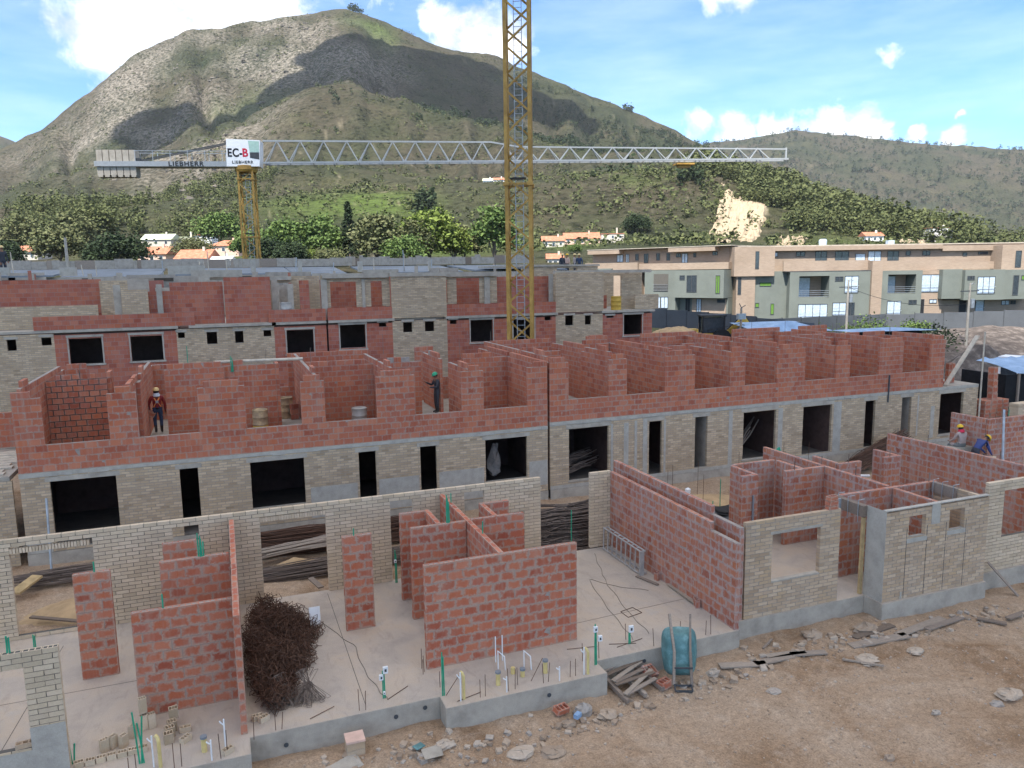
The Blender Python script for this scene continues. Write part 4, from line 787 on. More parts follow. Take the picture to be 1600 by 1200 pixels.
# ------------------------------------------------------------------ tan and green apartment building
def apartments():
    B = thing('apartment_building', 'long tan brick apartment building with sage green boxes behind the fence', 'building', (62.58, 84.05, 0), math.atan2(73.876-84.051, 89.279-62.583))
    def bx(name, m, x0, x1, y0, y1, z0, z1, par=B, loc=None, rz=None):
        q = MB(); q.box(x0, x1, y0, y1, z0, z1); return q.obj(name, M[m], par, loc, rz)
    def win(x0, x1, z0, z1, y, g='glass', par=B, bars=1):
        f = MB(); t = .06
        f.box(x0, x1, y-.03, y+.06, z0, z0+t); f.box(x0, x1, y-.03, y+.06, z1-t, z1); f.box(x0, x0+t, y-.03, y+.06, z0+t, z1-t); f.box(x1-t, x1, y-.03, y+.06, z0+t, z1-t)
        for i in range(bars): xm = x0+(x1-x0)*(i+1)/(bars+1); f.box(xm-.03, xm+.03, y-.03, y+.06, z0+t, z1-t)
        w = f.obj('window', M['darkgrey'], par); p = MB(); p.box(x0+t, x1-t, y+.01, y+.03, z0+t, z1-t); p.obj('pane', M[g], w)
        if g == 'glass_b' and z1-z0 > 1.6: r = MB(); r.box(x0, x1, y-.25, y-.21, z0+.9, z0+.95); r.box(x0, x1, y-.25, y-.21, z0+.5, z0+.53); r.obj('rail', M['steel'], w)
    # top storey set back, lower storeys stepping forward (local -y is towards the site)
    bx('wall', 'tan', .3, 39.5, 1.2, 12, -1, 11.3); bx('roof_slab', 'concrete', .2, 39.6, 1.1, 12.1, 11.31, 11.45)
    bx('eaves', 'tan', .25, 28.0, .55, 1.19, 10.75, 11.3); bx('eaves', 'tan', 28.1, 38.9, .75, 1.19, 10.45, 11.1)
    bx('block_wall', 'tan', .2, 5.42, -1.2, 1.18, 7.53, 11.3); bx('block_wall', 'tan', 34.72, 39.5, -1.2, 1.18, 7.85, 11.05)
    bx('parapet', 'tan', 6.77, 17.96, -.6, -.35, 8.12, 9.4); bx('parapet', 'tan', 18.82, 28.44, -.6, -.35, 8.0, 9.25); bx('parapet', 'tan', 27.9, 34.7, .3, .5, 8.05, 9.0)
    bx('cornice', 'darkgrey', 6.7, 18, -1.62, -.3, 8.0, 8.09)
    bx('lower_wall', 'tan', .64, 3.08, -.9, 1.19, -1, 7.52); bx('green_wall', 'sage', 2.89, 7.4, -.5, 1.19, -1, 8.1)
    # green boxes with loggias built as walls round the opening
    def gbox(x0, x1, z0, z1, y0, y1, hole=None, m='sage'):
        if not hole: bx('green_box', m, x0, x1, y0, y1, z0, z1); return
        a, b, c, d = hole; q = MB()
        q.box(x0, a, y0, y1, z0, z1); q.box(b, x1, y0, y1, z0, z1); q.box(a, b, y0, y1, z0, c); q.box(a, b, y0, y1, d, z1); q.box(a, b, y1-.2, y1, c, d); o = q.obj('green_box', M[m], B)
        r = MB()
        for i in range(4): r.box(a, b, y0+.02, y0+.05, c+.25*i+.12, c+.25*i+.16)
        r.obj('balcony_rail', M['steel'], o); p = MB(); p.box(a+.15, a+(b-a)*.6, y1-.28, y1-.22, c, d-.25); p.obj('pane', M['glass_b'], o); p = MB(); p.box(a+(b-a)*.62, b-.05, y1-.27, y1-.21, c, d-.1); p.obj('inner_wall', M['tan'], o)
    gbox(7.33, 17.71, -1, 8.0, -1.6, 1.19, (8.53, 12.42, 4.68, 7.44)); gbox(19.13, 24.4, -1, 7.98, -1.6, 1.19, (20.0, 23.6, 5.02, 7.49))
    bx('tan_pier', 'tan', 17.75, 19.1, -1.9, 1.19, -1, 9.3); bx('tan_bay', 'tan', 24.42, 27.4, -1.1, 1.19, -1, 7.98)
    gbox(26.8, 29.3, 4.3, 8.05, -2.0, 1.18); gbox(29.32, 34.4, 4.12, 7.95, -2.6, 1.18); gbox(34.42, 38.2, 4.15, 7.9, -2.3, 1.18); bx('lower_wall', 'tan', 27.5, 39.5, -.6, 1.19, -1, 4.1)
    for x0, x1, z0, z1, g, bars in ((11.54, 13.1, 9.27, 10.63, 'glass', 1), (14.16, 15.98, 9.23, 10.59, 'glass', 1), (16.84, 18.16, 9.09, 10.26, 'glass_b', 0), (18.5, 20.24, 9.23, 10.57, 'glass_b', 1), (21.08, 22.58, 9.28, 10.53, 'glass', 1), (5.7, 6.6, 10.0, 10.6, 'glass_b', 1), (9.0, 10.2, 10.0, 10.6, 'glass', 1), (23.5, 24.1, 9.9, 10.5, 'glass', 0), (25.7, 26.7, 9.9, 10.5, 'glass', 1)): win(x0, x1, z0, z1, 1.16, g, bars=bars)
    for a in ((14.4, 16.18, 5.21, 7.4, -1.63, 'glass_b'), (13.14, 14.2, 6.74, 7.34, -1.63, 'glass'), (8.5, 12.31, 1.65, 3.85, -1.63, 'glass_b', B, 3), (12.96, 14.73, 2.29, 4.0, -1.63, 'glass_b'), (14.85, 15.84, 2.0, 3.98, -1.63, 'glass'), (20.03, 21.84, 1.94, 4.1, -1.63, 'glass_b'), (22.8, 23.85, 3.64, 4.2, -1.63, 'glass'),
              (24.55, 26.95, 5.14, 7.43, -1.13, 'glass_b'), (25.75, 26.71, 3.72, 4.24, -1.13, 'glass_b'), (24.5, 25.1, 2.1, 4.26, -1.13, 'black', B, 0), (30.93, 33.19, 4.89, 7.09, -2.63, 'glass_b', B, 2), (29.6, 30.54, 6.68, 7.19, -2.63, 'glass', B, 2), (35.69, 36.4, 4.67, 7.19, -2.33, 'glass', B, 0), (36.7, 37.25, 6.58, 7.17, -2.33, 'sage_l', B, 0),
              (29.96, 30.87, 2.07, 4.08, -.63, 'black', B, 0), (32.07, 33.23, 2.12, 4.07, -.63, 'glass_b', B, 0), (35.45, 36.51, 3.33, 3.93, -.63, 'glass_b', B, 1), (36.63, 37.35, 3.4, 3.92, -.63, 'glass'), (36.45, 37.21, 8.2, 10.32, -1.23, 'glass', B, 0), (2.89, 3.38, 8.47, 10.71, -1.23, 'glass', B, 0), (.8, 1.25, 5.17, 7.4, -.93, 'glass', B, 0),
              (3.77, 5.3, 6.2, 6.72, -.53, 'sage_l', B, 0), (3.27, 3.79, 3.46, 4.05, -.53, 'sage_l', B, 0), (5.3, 5.77, 2.5, 3.94, -.53, 'sage_l', B, 0), (31, 31.6, 9.75, 10.2, 1.16, 'glass', B, 0), (33.03, 34.31, 9.93, 10.28, 1.16, 'glass')): win(*a)
    q = MB(); q.box(22, 22.8, 3, 3.8, 11.46, 12.0); q.lathe([(.5, 11.46), (.55, 12.1), (.4, 12.35)], (14, 5, 0), 12); q.obj('roof_tank', M['glass_b'], B)
    # left wing, turned away
    az = math.atan2(84.051-104.294, 62.583-52.138)-B.rotation_euler.z; ox, oy = 52.138-62.583, 104.294-84.051; th = B.rotation_euler.z
    lx, ly = ox*math.cos(-th)-oy*math.sin(-th), ox*math.sin(-th)+oy*math.cos(-th)
    Wg = MB(); Wg.box(0, 22.9, 1, 10, -1, 11.4); Wg = Wg.obj('wing_wall', M['tan'], B, (lx, ly, 0), az)
    def wb(n, m, x0, x1, y0, y1, z0, z1): return bx(n, m, x0, x1, y0, y1, z0, z1, Wg)
    wb('eaves', 'tan', 0, 5.6, -.3, .98, 10.9, 11.5); wb('eaves', 'tan', 13.7, 20.7, -.3, .98, 10.92, 11.48); wb('roof_slab', 'concrete', -.1, 23, -.35, 10.1, 11.51, 11.6)
    wb('lower_wall', 'tan', -.1, 9.1, -.8, .98, -1, 9.6); wb('parapet', 'tan', 9.12, 22.8, -.5, .98, 8.5, 9.4); wb('green_box', 'sage', 10.7, 15.6, -1.4, .97, -1, 8.45); wb('green_box', 'sage', 15.62, 22.8, -1.7, .97, 4.75, 8.42); wb('green_wall', 'sage', 15.65, 22.8, -.4, .97, -1, 4.7)
    wb('brick_wall', 'tan', 17.7, 22.6, -.6, -.42, -1, 4.65); wb('green_box', 'sage', 2.3, 4.9, -1.2, -.82, 8.0, 8.8)
    q = MB(); q.box(12.16, 14.44, -1.43, -1.38, 5.55, 7.94); q.obj('loggia_shade_panel', M['mortar_d'], Wg); q = MB()  # flat dark panel painted as the shade of a recess; nothing is hollow
    for i in range(5): q.box(12.16, 14.44, -1.5, -1.46, 5.65+i*.2, 5.68+i*.2)
    q.obj('balcony_rail', M['steel'], Wg)
    for x0, x1, z0, z1, y, g in ((4.39, 5.5, 9.7, 10.79, .96, 'glass_b'), (5.95, 6.51, 9.64, 10.84, .96, 'glass_b'), (7.59, 8.14, 9.88, 10.8, .96, 'glass'), (9.05, 9.74, 9.5, 10.77, .96, 'glass'), (11.09, 11.62, 9.82, 10.8, .96, 'glass'), (12.73, 13.25, 9.78, 10.76, .96, 'glass'), (14.24, 14.95, 10.18, 10.72, .96, 'glass'), (15.13, 16.05, 9.4, 10.7, .96, 'glass_b'), (16.89, 17.29, 10.13, 10.74, .96, 'glass'), (19.73, 20.48, 10.35, 10.83, .96, 'glass'),
                              (9.83, 10.69, 5.8, 7.96, .96, 'glass'), (17.44, 18.93, 5.5, 7.73, -1.73, 'glass'), (16.37, 17.16, 7.13, 7.74, -1.73, 'glass'), (21.66, 22.27, 5.35, 7.7, -1.73, 'sage_l'), (12.16, 13.27, 3.23, 4.82, -1.43, 'glass_b'), (13.34, 14.48, 3.25, 4.83, -1.43, 'glass_b'), (18.37, 19.09, 2.83, 4.6, -.63, 'glass_b'), (21.38, 22.49, 4.1, 4.58, -.63, 'glass'), (16.6, 17.3, 2.6, 4.6, -.43, 'black')): win(x0, x1, z0, z1, y, g, Wg)
apartments()

# ------------------------------------------------------------------ fence, sheds, machines behind the middle row
def fence(name, label, pts, h, zb, step, m='fence', fr='darkgrey'):
    T = thing(name, label, 'fence', (pts[0][0], pts[0][1], 0)); o = np.array([*pts[0], 0])
    for a, b, za, zb_ in ((pts[i], pts[i+1], zb[i], zb[i+1]) for i in range(len(pts)-1)):
        a, b = np.array(a, float), np.array(b, float); L = np.linalg.norm(b-a); n = max(1, int(L/step)); ang = math.atan2(b[1]-a[1], b[0]-a[0])
        for i in range(n):
            p = a+(b-a)*i/n-o[:2]; z = za+(zb_-za)*i/n; w = L/n
            q = MB(); q.box(.04, w-.04, -.02, .02, z, z+h); q.obj('panel', M[m], T, (p[0], p[1], 0), ang)
            q = MB(); q.box(-.035, .035, -.05, .05, z-.3, z+h+.1); q.obj('post', M[fr], T, (p[0], p[1], 0), ang)
    return T
fence('site_fence', 'grey sheet fence running down from the green boxes behind the yellow digger', [(38.5, 68), (42.3, 56.5), (43.5, 47.5)], 1.9, [3.0, 2.6, 2.2], 2.4)
fence('site_fence', 'dark sagging fence on posts in front of the right apartments', [(47, 61), (69, 64.5), (80, 55.5)], 2.0, [1.6, 1.3, 1.9], 2.6, 'fence')
def heap(name, label, cat, c, rx, ry, h, m, seed=1, stuff=False):
    n = 44; a = np.linspace(-1, 1, n); X, Y = np.meshgrid(a, a, indexing='ij'); R = np.sqrt(X**2+Y**2)
    Z = h*np.clip(1-R, 0, 1)**.8*(.75+.5*fbm(X*2.3+seed, Y*2.3, seed, 4))+(fbm(X*9, Y*9, seed+3, 3)-.5)*h*.14-.05
    i = np.arange(n*n).reshape(n, n); F = np.stack([i[:-1, :-1], i[1:, :-1], i[1:, 1:], i[:-1, 1:]], -1).reshape(-1, 4)
    mb = MB(); mb.add(np.stack([X*rx, Y*ry, Z], -1).reshape(-1, 3), F.tolist()); o = mb.obj(name, M[m], loc=c, smooth=True)
    return tag(o, label, cat)
heap('sand_heap', 'pale ochre sand heap behind the right rooms beside the sheet fence', 'heap', (33.2, 51.5, 2.4), 4.2, 3, 2.0, 'sand', 3)
heap('soil_heap', 'large dark soil mound at the far right below the fence', 'heap', (69, 52, -.6), 20, 12, 3.6, 'soil_d', 5)
heap('soil_heap', 'smaller black soil heap behind the white mini digger', 'heap', (53, 40.5, -.5), 6, 3.5, 3.1, 'soil_d', 8)
heap('soil_heap', 'long brown soil bank under the blue sheds', 'heap', (40, 52, -.7), 16, 8, 3.6, 'dirt', 11)
def shed(label, pts, zr, ze, y1):
    T = thing('shed', label, 'shed', (pts[0], pts[1], 0)); w, d = y1
    q = MB(); q.add([[0, 0, ze], [w, -.8, ze-.1], [w*.5, d*.2, zr], [w, d, zr-.3], [0, d, zr-.2]], [[0, 1, 2], [1, 3, 2], [3, 4, 2], [4, 0, 2]]); q.obj('sheet_roof', M['blue'], T, smooth=False)
    q = MB(); q.box(.3, w-.3, .4, d-.3, -.6, ze-.25); q.obj('wall', M['net'], T)
shed('shed with pale blue sheet roof behind the right upper rooms', (38.2, 47.6), 4.45, 3.75, (6.6, 3.6))
shed('low flat blue sheeted shed right of the peaked blue one', (45.6, 45.9), 3.75, 3.55, (8.2, 2.2))
T = thing('shed', 'black netted shed with blue sheet roof at the right edge', 'shed', (32.9, 25.2, 0), -.05)
q = MB(); q.add([[.1, .6, 4.0], [3, -.4, 3.72], [7, -.6, 3.6], [7.5, 5, 4.35], [3.4, 5.2, 4.4], [3.2, 5, 4.35]], [[0, 1, 4, 5], [1, 2, 3, 4]]); q = MB()
n = 18; V = []; 
for i in range(n):
    for j in range(5): u, v = i/(n-1), j/4; V.append([5.2+5.5*u+.6*v, 2.2+3*v, 3.0+.4*v+.07*math.sin(i*2.1+j)+.05*rnd.random()-(.1 if j == 0 else 0)*math.sin(i)])
q.add(V, [[i*5+j, (i+1)*5+j, (i+1)*5+j+1, i*5+j+1] for i in range(n-1) for j in range(4)]); q.obj('sheet_roof', M['blue'], T, smooth=True)
q = MB(); q.box(4.6, 10.4, 2.35, 2.42, -.5, 2.95); q.box(4.6, 4.7, 2.45, 5, -.5, 2.95); q.obj('net_wall', M['net'], T)
for x in (5.4, 7, 9.2): beam_obj('post', M['wood'], T, (x, 2.28, -.5), (x, 2.28, 3.0), .1)
# yellow backhoe
B = thing('backhoe', 'yellow backhoe with dark cab half hidden behind the right upper rooms', 'backhoe', (37.6, 52.2, 2.25), math.radians(-20))
q = MB(); q.box(-1.6, .9, -.6, .6, .6, 1.15); q.box(-2.9, -1.5, -.5, .5, .7, 1.5); q.obj('body', M['drumy'], B)
q = MB()
for x in (-1.2, .55):
    for y in (-.6, .6): q.box(x-.05, x+.05, y-.05, y+.05, 1.1, 2.5)
q.box(-1.35, .7, -.7, .7, 2.5, 2.62); q.obj('cab_frame', M['black'], B)
q = MB(); q.box(-1.14, .49, -.58, .58, 1.2, 2.45); q.obj('cab_glass', M['glass'], B)
q = MB(); q.beam((.9, 0, 1.0), (2.3, 0, 2.3), .3, .4); q.beam((2.25, 0, 2.35), (3.3, 0, .9), .25, .32); q.obj('boom', M['drumy'], B)
q = MB(); q.beam((1.0, .1, 1.4), (2.2, .1, 2.55), .08); q.beam((2.3, 0, 2.5), (3.2, 0, 1.5), .08); q.obj('hydraulic_ram', M['black'], B)
q = MB(); q.add(BOXV*[.6, .8, .6]+[3.0, -.4, .3], BOXF); q.obj('bucket', M['darkgrey'], B)
q = MB(); q.beam((-2.8, 0, .9), (-4.3, 0, .7), .8, .25); q.obj('loader_arm', M['drumy'], B)
for x, r in ((-2.4, .55), (.3, .75)):
    for y in (-.75, .75): q = MB(); q.tube([(x, y-.2, r), (x, y+.2, r)], r, 18); q.obj('wheel', M['black'], B)
D = thing('mini_digger', 'small white and yellow skid steer loader at right edge above blue sheet', 'digger', (45.2, 32.5, -.3), math.radians(200))
q = MB(); q.box(-1.0, 1.0, -.6, .6, .9, 2.0); q.obj('body', M['white'], D)
q = MB()
for x, y in ((-.6, -.5), (.6, -.5), (.6, .5), (-.6, .5)): q.box(x-.05, x+.05, y-.05, y+.05, 2.0, 3.2)
q.box(-.7, .7, -.6, .6, 3.2, 3.32); q.obj('cab_frame', M['white'], D); q = MB(); q.box(-.54, .54, -.44, .44, 2.02, 3.15); q.obj('cab_glass', M['glass'], D)
q = MB(); q.beam((-.9, -.7, 2.1), (1.5, -.7, 1.7), .16, .3); q.beam((-.9, .7, 2.1), (1.5, .7, 1.7), .16, .3); q.obj('loader_arm', M['drumy'], D)
q = MB(); q.box(1.3, 2.0, -.8, .8, 1.2, 1.8); q.obj('bucket', M['darkgrey'], D)
for x in (-.6, .6):
    for y in (-.75, .75): q = MB(); q.tube([(x, y-.15, .85), (x, y+.15, .85)], .45, 14); q.obj('wheel', M['black'], D)
# utility poles
def pole(label, x, y, z0, z1, arms=True, lamp=False):
    T = thing('utility_pole', label, 'pole', (x, y, z0)); q = MB(); q.tube([(0, 0, 0), (0, 0, z1-z0)], [.13, .08], 8); q.obj('post', M['concrete'] if not lamp else M['wood'], T)
    if arms:
        beam_obj('cross_arm', M['darkgrey'], T, (-1.1, 0, z1-z0-.7), (1.1, 0, z1-z0-.7), .09); q = MB(); q.tube([(.3, -.1, z1-z0-2.2), (.3, -.1, z1-z0-1.4)], .18, 10); q.obj('transformer', M['steel'], T)
        q = MB(); q.tube([(0, 0, z1-z0-.2), (.3, 0, z1-z0), (.6, 0, z1-z0-.1)], .03, 6); q.obj('lamp_arm', M['steel'], T)
    if lamp:
        q = MB(); q.box(-.35, .35, -.15, .15, z1-z0-.9, z1-z0-.45); q.obj('floodlight', M['steel'], T); q = MB(); q.tube([(0, 0, z1-z0), (-.2, 0, z1-z0+.35)], .03); q.tube([(0, 0, z1-z0), (.4, 0, z1-z0+.2)], .03); q.obj('bracket', M['darkgrey'], T)
    return T
pole('concrete utility pole with cross arm in front of the green boxes', 57.9, 58.9, .5, 7.3)
pole('rough pole with floodlight beside the yellow digger', 38.25, 49.8, 1.5, 5.5, False, True)
pole('thin pole carrying cables before the right green boxes', 62, 49, .5, 7.0)
pole('dark timber pole leaning stay at the far left skyline', -9.6, 60, 8.6, 11.3, False)
def wire(label, a, b, sag):
    p = [np.array(a)*(1-t)+np.array(b)*t-np.array([0, 0, sag*4*t*(1-t)]) for t in np.linspace(0, 1, 14)]; q = MB(); q.tube(p, .022, 5, False); return tag(q.obj('cable', M['black']), label, 'cable')
wire('thin cable sagging from the concrete pole to the right', (57.9, 58.9, 6.6), (62, 49, 5.2), .8); wire('thin cable drooping from floodlight pole to the right sheds', (38.3, 49.8, 4.2), (62, 49, 2.8), 1.2)
wire('cable rising left from the floodlight pole to the fence', (38.3, 49.8, 4.3), (33.5, 56, 3.2), .3)

# ------------------------------------------------------------------ houses in the village
def house(label, x, y, z, w, h, d=7, wallm='cream', roofm='tile', roof='gable', rz=-.36, nwin=3, storeys=1):
    z = max(z, float(terr(np.array(math.degrees(math.atan2(x, y))), np.array(math.hypot(x, y))))-.2); T = thing('house', label, 'house', (x, y, z), rz); q = MB(); q.box(-w/2, w/2, 0, d, -6, h); q.obj('wall', M[wallm], T)
    q = MB(); e = .45; rh = w*.2 if roof == 'hip' else d*.26
    if roof == 'flat': q.box(-w/2-e*.4, w/2+e*.4, -e*.4, d+e*.4, h+.003, h+.3)
    elif roof == 'hip': q.add([[-w/2-e, -e, h], [w/2+e, -e, h], [w/2+e, d+e, h], [-w/2-e, d+e, h], [-w*.12, d/2, h+rh], [w*.12, d/2, h+rh]], [[0, 1, 5, 4], [1, 2, 5], [2, 3, 4, 5], [3, 0, 4], [3, 2, 1, 0]])
    else: q.add([[-w/2-e, -e, h], [w/2+e, -e, h], [w/2+e, d+e, h], [-w/2-e, d+e, h], [-w/2-e, d/2, h+rh], [w/2+e, d/2, h+rh]], [[0, 1, 5, 4], [2, 3, 4, 5], [1, 2, 5], [3, 0, 4], [3, 2, 1, 0]])
    r = q.obj('roof', M[roofm], T); q = MB(); q.box(w*.2, w*.2+.6, d*.4, d*.4+.6, h, h+rh*1.0+.7); q.obj('chimney', M[wallm], r)
    for s in range(storeys):
        for i in range(nwin):
            x0 = -w/2+w*(i+.5)/nwin; zz = h-1.7-2.7*s; q = MB(); q.box(x0-.55, x0+.55, -.04, .0, zz, zz+1.2); f = q.obj('window', M['white'], T); q = MB(); q.box(x0-.47, x0+.47, -.06, -.041, zz+.08, zz+1.12); q.obj('pane', M['glass'], f)
def hs(label, x, y, z, w, h, **k):                          # lots on the slope behind the site
    house(label, x*1.45, y*1.45, 8.6+(z-8.6)*1.45, w*1.45, h*1.45, **k)
hs('house with yellow upper wall at the far left', -46.9, 224.3, 15.7, 7, 1.2, wallm='ochre', roof='flat')
hs('white house under broad orange tile roof at the far left', -36, 176.2, 11.2, 6.3, 1.8)
hs('low orange house between the dark trees at left', -37.2, 220.5, 15.2, 4.8, 1.3, wallm='ochre')
hs('small pink house between the two dark round trees', -26.6, 194.5, 12.7, 3.6, 1.1, wallm='pinkw')
hs('wide house with pale green roof', -14.8, 222.8, 15.2, 7.7, 1.9, roofm='palegreen', d=9)
hs('pink house with salmon roof below the green roofed one', -12.1, 167.1, 11.2, 5.5, 1.2, wallm='pinkw', d=9)
hs('small grey flat roofed house on the slope', -8.1, 231.5, 17.5, 3.7, 1.5, roof='flat', roofm='palegreen')
hs('white two storey house with hipped roof', -3.2, 218.7, 16.9, 4.2, 2.2, roof='hip', wallm='white', storeys=2)
hs('low house with the biggest orange roof left of the far crane', -4.6, 153.5, 10.9, 5.8, .8, d=10)
hs('brick orange house just left of the far crane mast', 1.3, 178.4, 11.7, 6.4, 2.4, wallm='pinkw', roof='hip', storeys=2, d=8)
hs('low white tent roofed hall beside the far crane mast', .1, 151.6, 10.7, 3.9, .5, roofm='white', wallm='white', d=5)
hs('white house right of the near crane mast', 82.5, 185.6, 12.2, 5.7, 1.7, storeys=2, roof='gable', d=8)
hs('cream square tower house beyond the tan apartments', 106.8, 198.3, 14.2, 6.5, 2.5, roof='flat', storeys=2, d=8)
hs('row house with pink roof behind the apartments', 94, 192, 12.4, 9.6, 1.6, wallm='pinkw', nwin=5, d=10)
hs('small house with steep orange roof right of the near crane mast', 62.1, 138.9, 10.1, 3.0, .8, d=6)
hs('pale house far up the slope near the jib', 120, 330, 29, 5, 1.6, wallm='white'); hs('white roadside house by the meadow up the slope', 112, 322, 27.6, 4, 1.2, wallm='white', roofm='palegreen')
hs('pale house under the right hill woods', 196, 165, 17.5, 6, 1.7, wallm='white', roof='flat'); hs('white house at the foot of the right woods', 176, 170, 14.6, 5, 1.6, wallm='white')

# ------------------------------------------------------------------ vegetation
def leaves(n_clump, per, rx, ry, rz, cz, size, seed, shape='round', gap=.0):
    g = np.random.default_rng(seed); d = g.normal(size=(n_clump, 3)); d /= np.linalg.norm(d, axis=1)[:, None]
    if shape == 'cone':
        t = g.random(n_clump)**.75; rr = (1-t)**.8*np.sqrt(g.random(n_clump)*.7+.3); a = g.random(n_clump)*6.283
        c = np.stack([rx*rr*np.cos(a), ry*rr*np.sin(a), cz-rz+2*rz*t], -1); cr = (.12+.25*(1-t))*rx
    else:
        d[:, 2] = np.abs(d[:, 2])*1.25-.42; c = d*(g.random(n_clump)**.4)[:, None]*[rx, ry, rz]+[0, 0, cz]; cr = (.16+.22*g.random(n_clump))*rx
    p = np.repeat(c, per, 0)+g.normal(size=(n_clump*per, 3))*np.repeat(cr, per)[:, None]*[.62, .62, .5]
    return p, g
def quads(p, size, g, up=.35):
    n = len(p); a = g.normal(size=(n, 3)); a[:, 2] *= .5; a /= np.linalg.norm(a, axis=1)[:, None]; b = np.cross(a, g.normal(size=(n, 3))); b /= np.linalg.norm(b, axis=1)[:, None]
    s = (size*(.6+.8*g.random(n)))[:, None] if np.isscalar(size) else (size*(.6+.8*g.random(n)))[:, None]
    v = np.stack([p-a*s-b*s*.6, p+a*s-b*s*.6, p+a*s+b*s*.6, p-a*s+b*s*.6], 1).reshape(-1, 3); return v, np.arange(4*n).reshape(-1, 4)
def tree(label, x, y, z, w, h, m='leaf', shape='round', seed=1, dens=1., name='tree', trunk=.14):
    z = max(z, float(terr(np.array(math.degrees(math.atan2(x, y))), np.array(math.hypot(x, y))))-.2); T = thing(name, label, 'tree', (x, y, z)); q = MB(); rx = w/2; th = h*trunk if shape != 'cone' else h*.1
    q.tube([(0, 0, -3), (.1, 0, th*.6), (.05*w*.3, .1, h*.55), (0, 0, h*.8)], [h*.028, h*.022, h*.013, h*.004], 7)
    g0 = random.Random(seed)
    for i in range(5 if shape == 'round' else 0):
        a = i*1.26+g0.random(); e = (math.cos(a)*rx*.65, math.sin(a)*rx*.65, h*(.55+.25*g0.random())); q.tube([(0, 0, th*(.7+.2*g0.random())), (e[0]*.5, e[1]*.5, (th+e[2])/2), e], [h*.012, h*.008, h*.003], 5)
    q.obj('trunk', M['bark'], T); cz = th+(h-th)*.42 if shape != 'cone' else h*.55
    p, g = leaves(int(60*dens), 60, rx*.92, rx*.85, (h-th)*.56 if shape != 'cone' else h*.45, cz, 0, seed, shape); v, f = quads(p, .028*math.sqrt(w*h)*.9, g)
    mb = MB(); mb.add(v, f.tolist()); mb.obj('crown', M[m], T); return T
G_T = 'trees between the site and the hills'; k = 1.3
TR = [('dark round tree cut by the left edge', 10, -36.4, 165.5, 10.4, 5.6, 4.2, 'leaf_d'), ('olive spreading tree above the left orange roofs', 2, -28.9, 173.5, 11.0, 8, 6.8, 'leaf_o'), ('broad dark tree left of the pink roofed house', 3, -16.9, 158.1, 10.6, 8.4, 5.2, 'leaf_d'),
      ('round olive bush tree between green and pink roofs', 4, -5.1, 181.1, 13.2, 6.6, 2.8, 'leaf_o'), ('dark tree just right of the far crane mast', 5, 8.2, 148.6, 10.4, 5, 4.6, 'leaf_d'), ('tall mid green tree right of the far crane', 6, 12.3, 157.8, 10.5, 7.2, 8.2, 'leaf'),
      ('loose mid green tree left of the dark cypress', 7, 19.9, 154.9, 10.4, 6.3, 9., 'leaf'), ('broad yellowish tree right of the dark cypress', 8, 27.4, 141.2, 10, 7.4, 8.6, 'leaf_o'), ('low bright green tree in front of the broad pair', 9, 31.2, 134.4, 9.9, 6.2, 4.6, 'leaf'),
      ('tallest yellow green tree of the row', 11, 37.7, 142.7, 10, 8.4, 10.2, 'leaf_y'), ('darker olive tree between the yellow green ones', 12, 34.0, 139.7, 10, 6, 7.4, 'leaf_o'), ('bright yellow green tree right of the tallest one', 13, 42.4, 142.3, 10, 5.2, 7.2, 'leaf_y'), ('slim grey green tree before the eucalyptus clump', 14, 45.6, 146.2, 10.2, 5, 6.8, 'leaf_o'),
      ('tall eucalyptus clump left of the near crane mast', 15, 48.6, 136.9, 9.8, 6.5, 10.8, 'leaf'), ('small dark tree low beside the far crane', 16, 11.7, 136.4, 10, 4.6, 3.6, 'leaf_d'), ('olive tree behind the left village roofs', 17, -42.4, 211.4, 13.4, 8, 8.4, 'leaf_o'), ('grey green tree above the dark left trees', 18, -32.7, 218.8, 15, 8.4, 8.6, 'leaf_o'),
      ('tall dark tree up the left slope', 19, -29.6, 228.8, 17, 10, 9, 'leaf_h'), ('mid green tree above the white two storey house', 20, 1.1, 228, 17, 10.6, 7.6, 'leaf'), ('dark conifer like tree beyond the tan apartments', 21, 134, 231.5, 16, 7.6, 5.6, 'leaf_d'), ('small tree among the pink roofs right of the mast', 22, 86, 180, 11.5, 3, 2.4, 'leaf'),
      ('pale shrub like tree low before the crane trees', 23, 17.5, 138, 9.9, 5.5, 2.6, 'leaf_o'), ('yellow shrub left of the dark cypress', 24, 14.6, 138, 9.9, 3.4, 2.8, 'leaf_y'), ('mid green tree left of the tall cypress pair', 25, 15.8, 157.0, 10.4, 5.4, 7.4, 'leaf'), ('rounded green tree behind the broad yellowish one', 26, 30.5, 150, 10.4, 6.4, 8, 'leaf'),
      ('dark low tree left of the white hall', 27, -21.5, 168, 11, 4.4, 3.4, 'leaf_d'), ('grey green tree right of the far crane foot', 28, 5.2, 162, 11.4, 4.4, 5.2, 'leaf')]
for lb, sd, x, y, z, w, h, m in TR: tree(lb, x*k, y*k, 8.6+(z-8.6)*k, w*k*1.32, h*k*1.14, m, seed=sd, dens=1.5).__setitem__('group', G_T)
for lb, sd, x, y, z, w, h in (('tall dark cypress among the green trees', 31, 24.3, 153.3, 10.6, 4.2, 11.8), ('shorter dark cypress right of the tall one', 32, 26, 150.5, 10.4, 2.8, 8.6)): tree(lb, x*k, y*k, 8.6+(z-8.6)*k, w*k, h*k, 'leaf_d', 'cone', sd, 1.3)['group'] = G_T
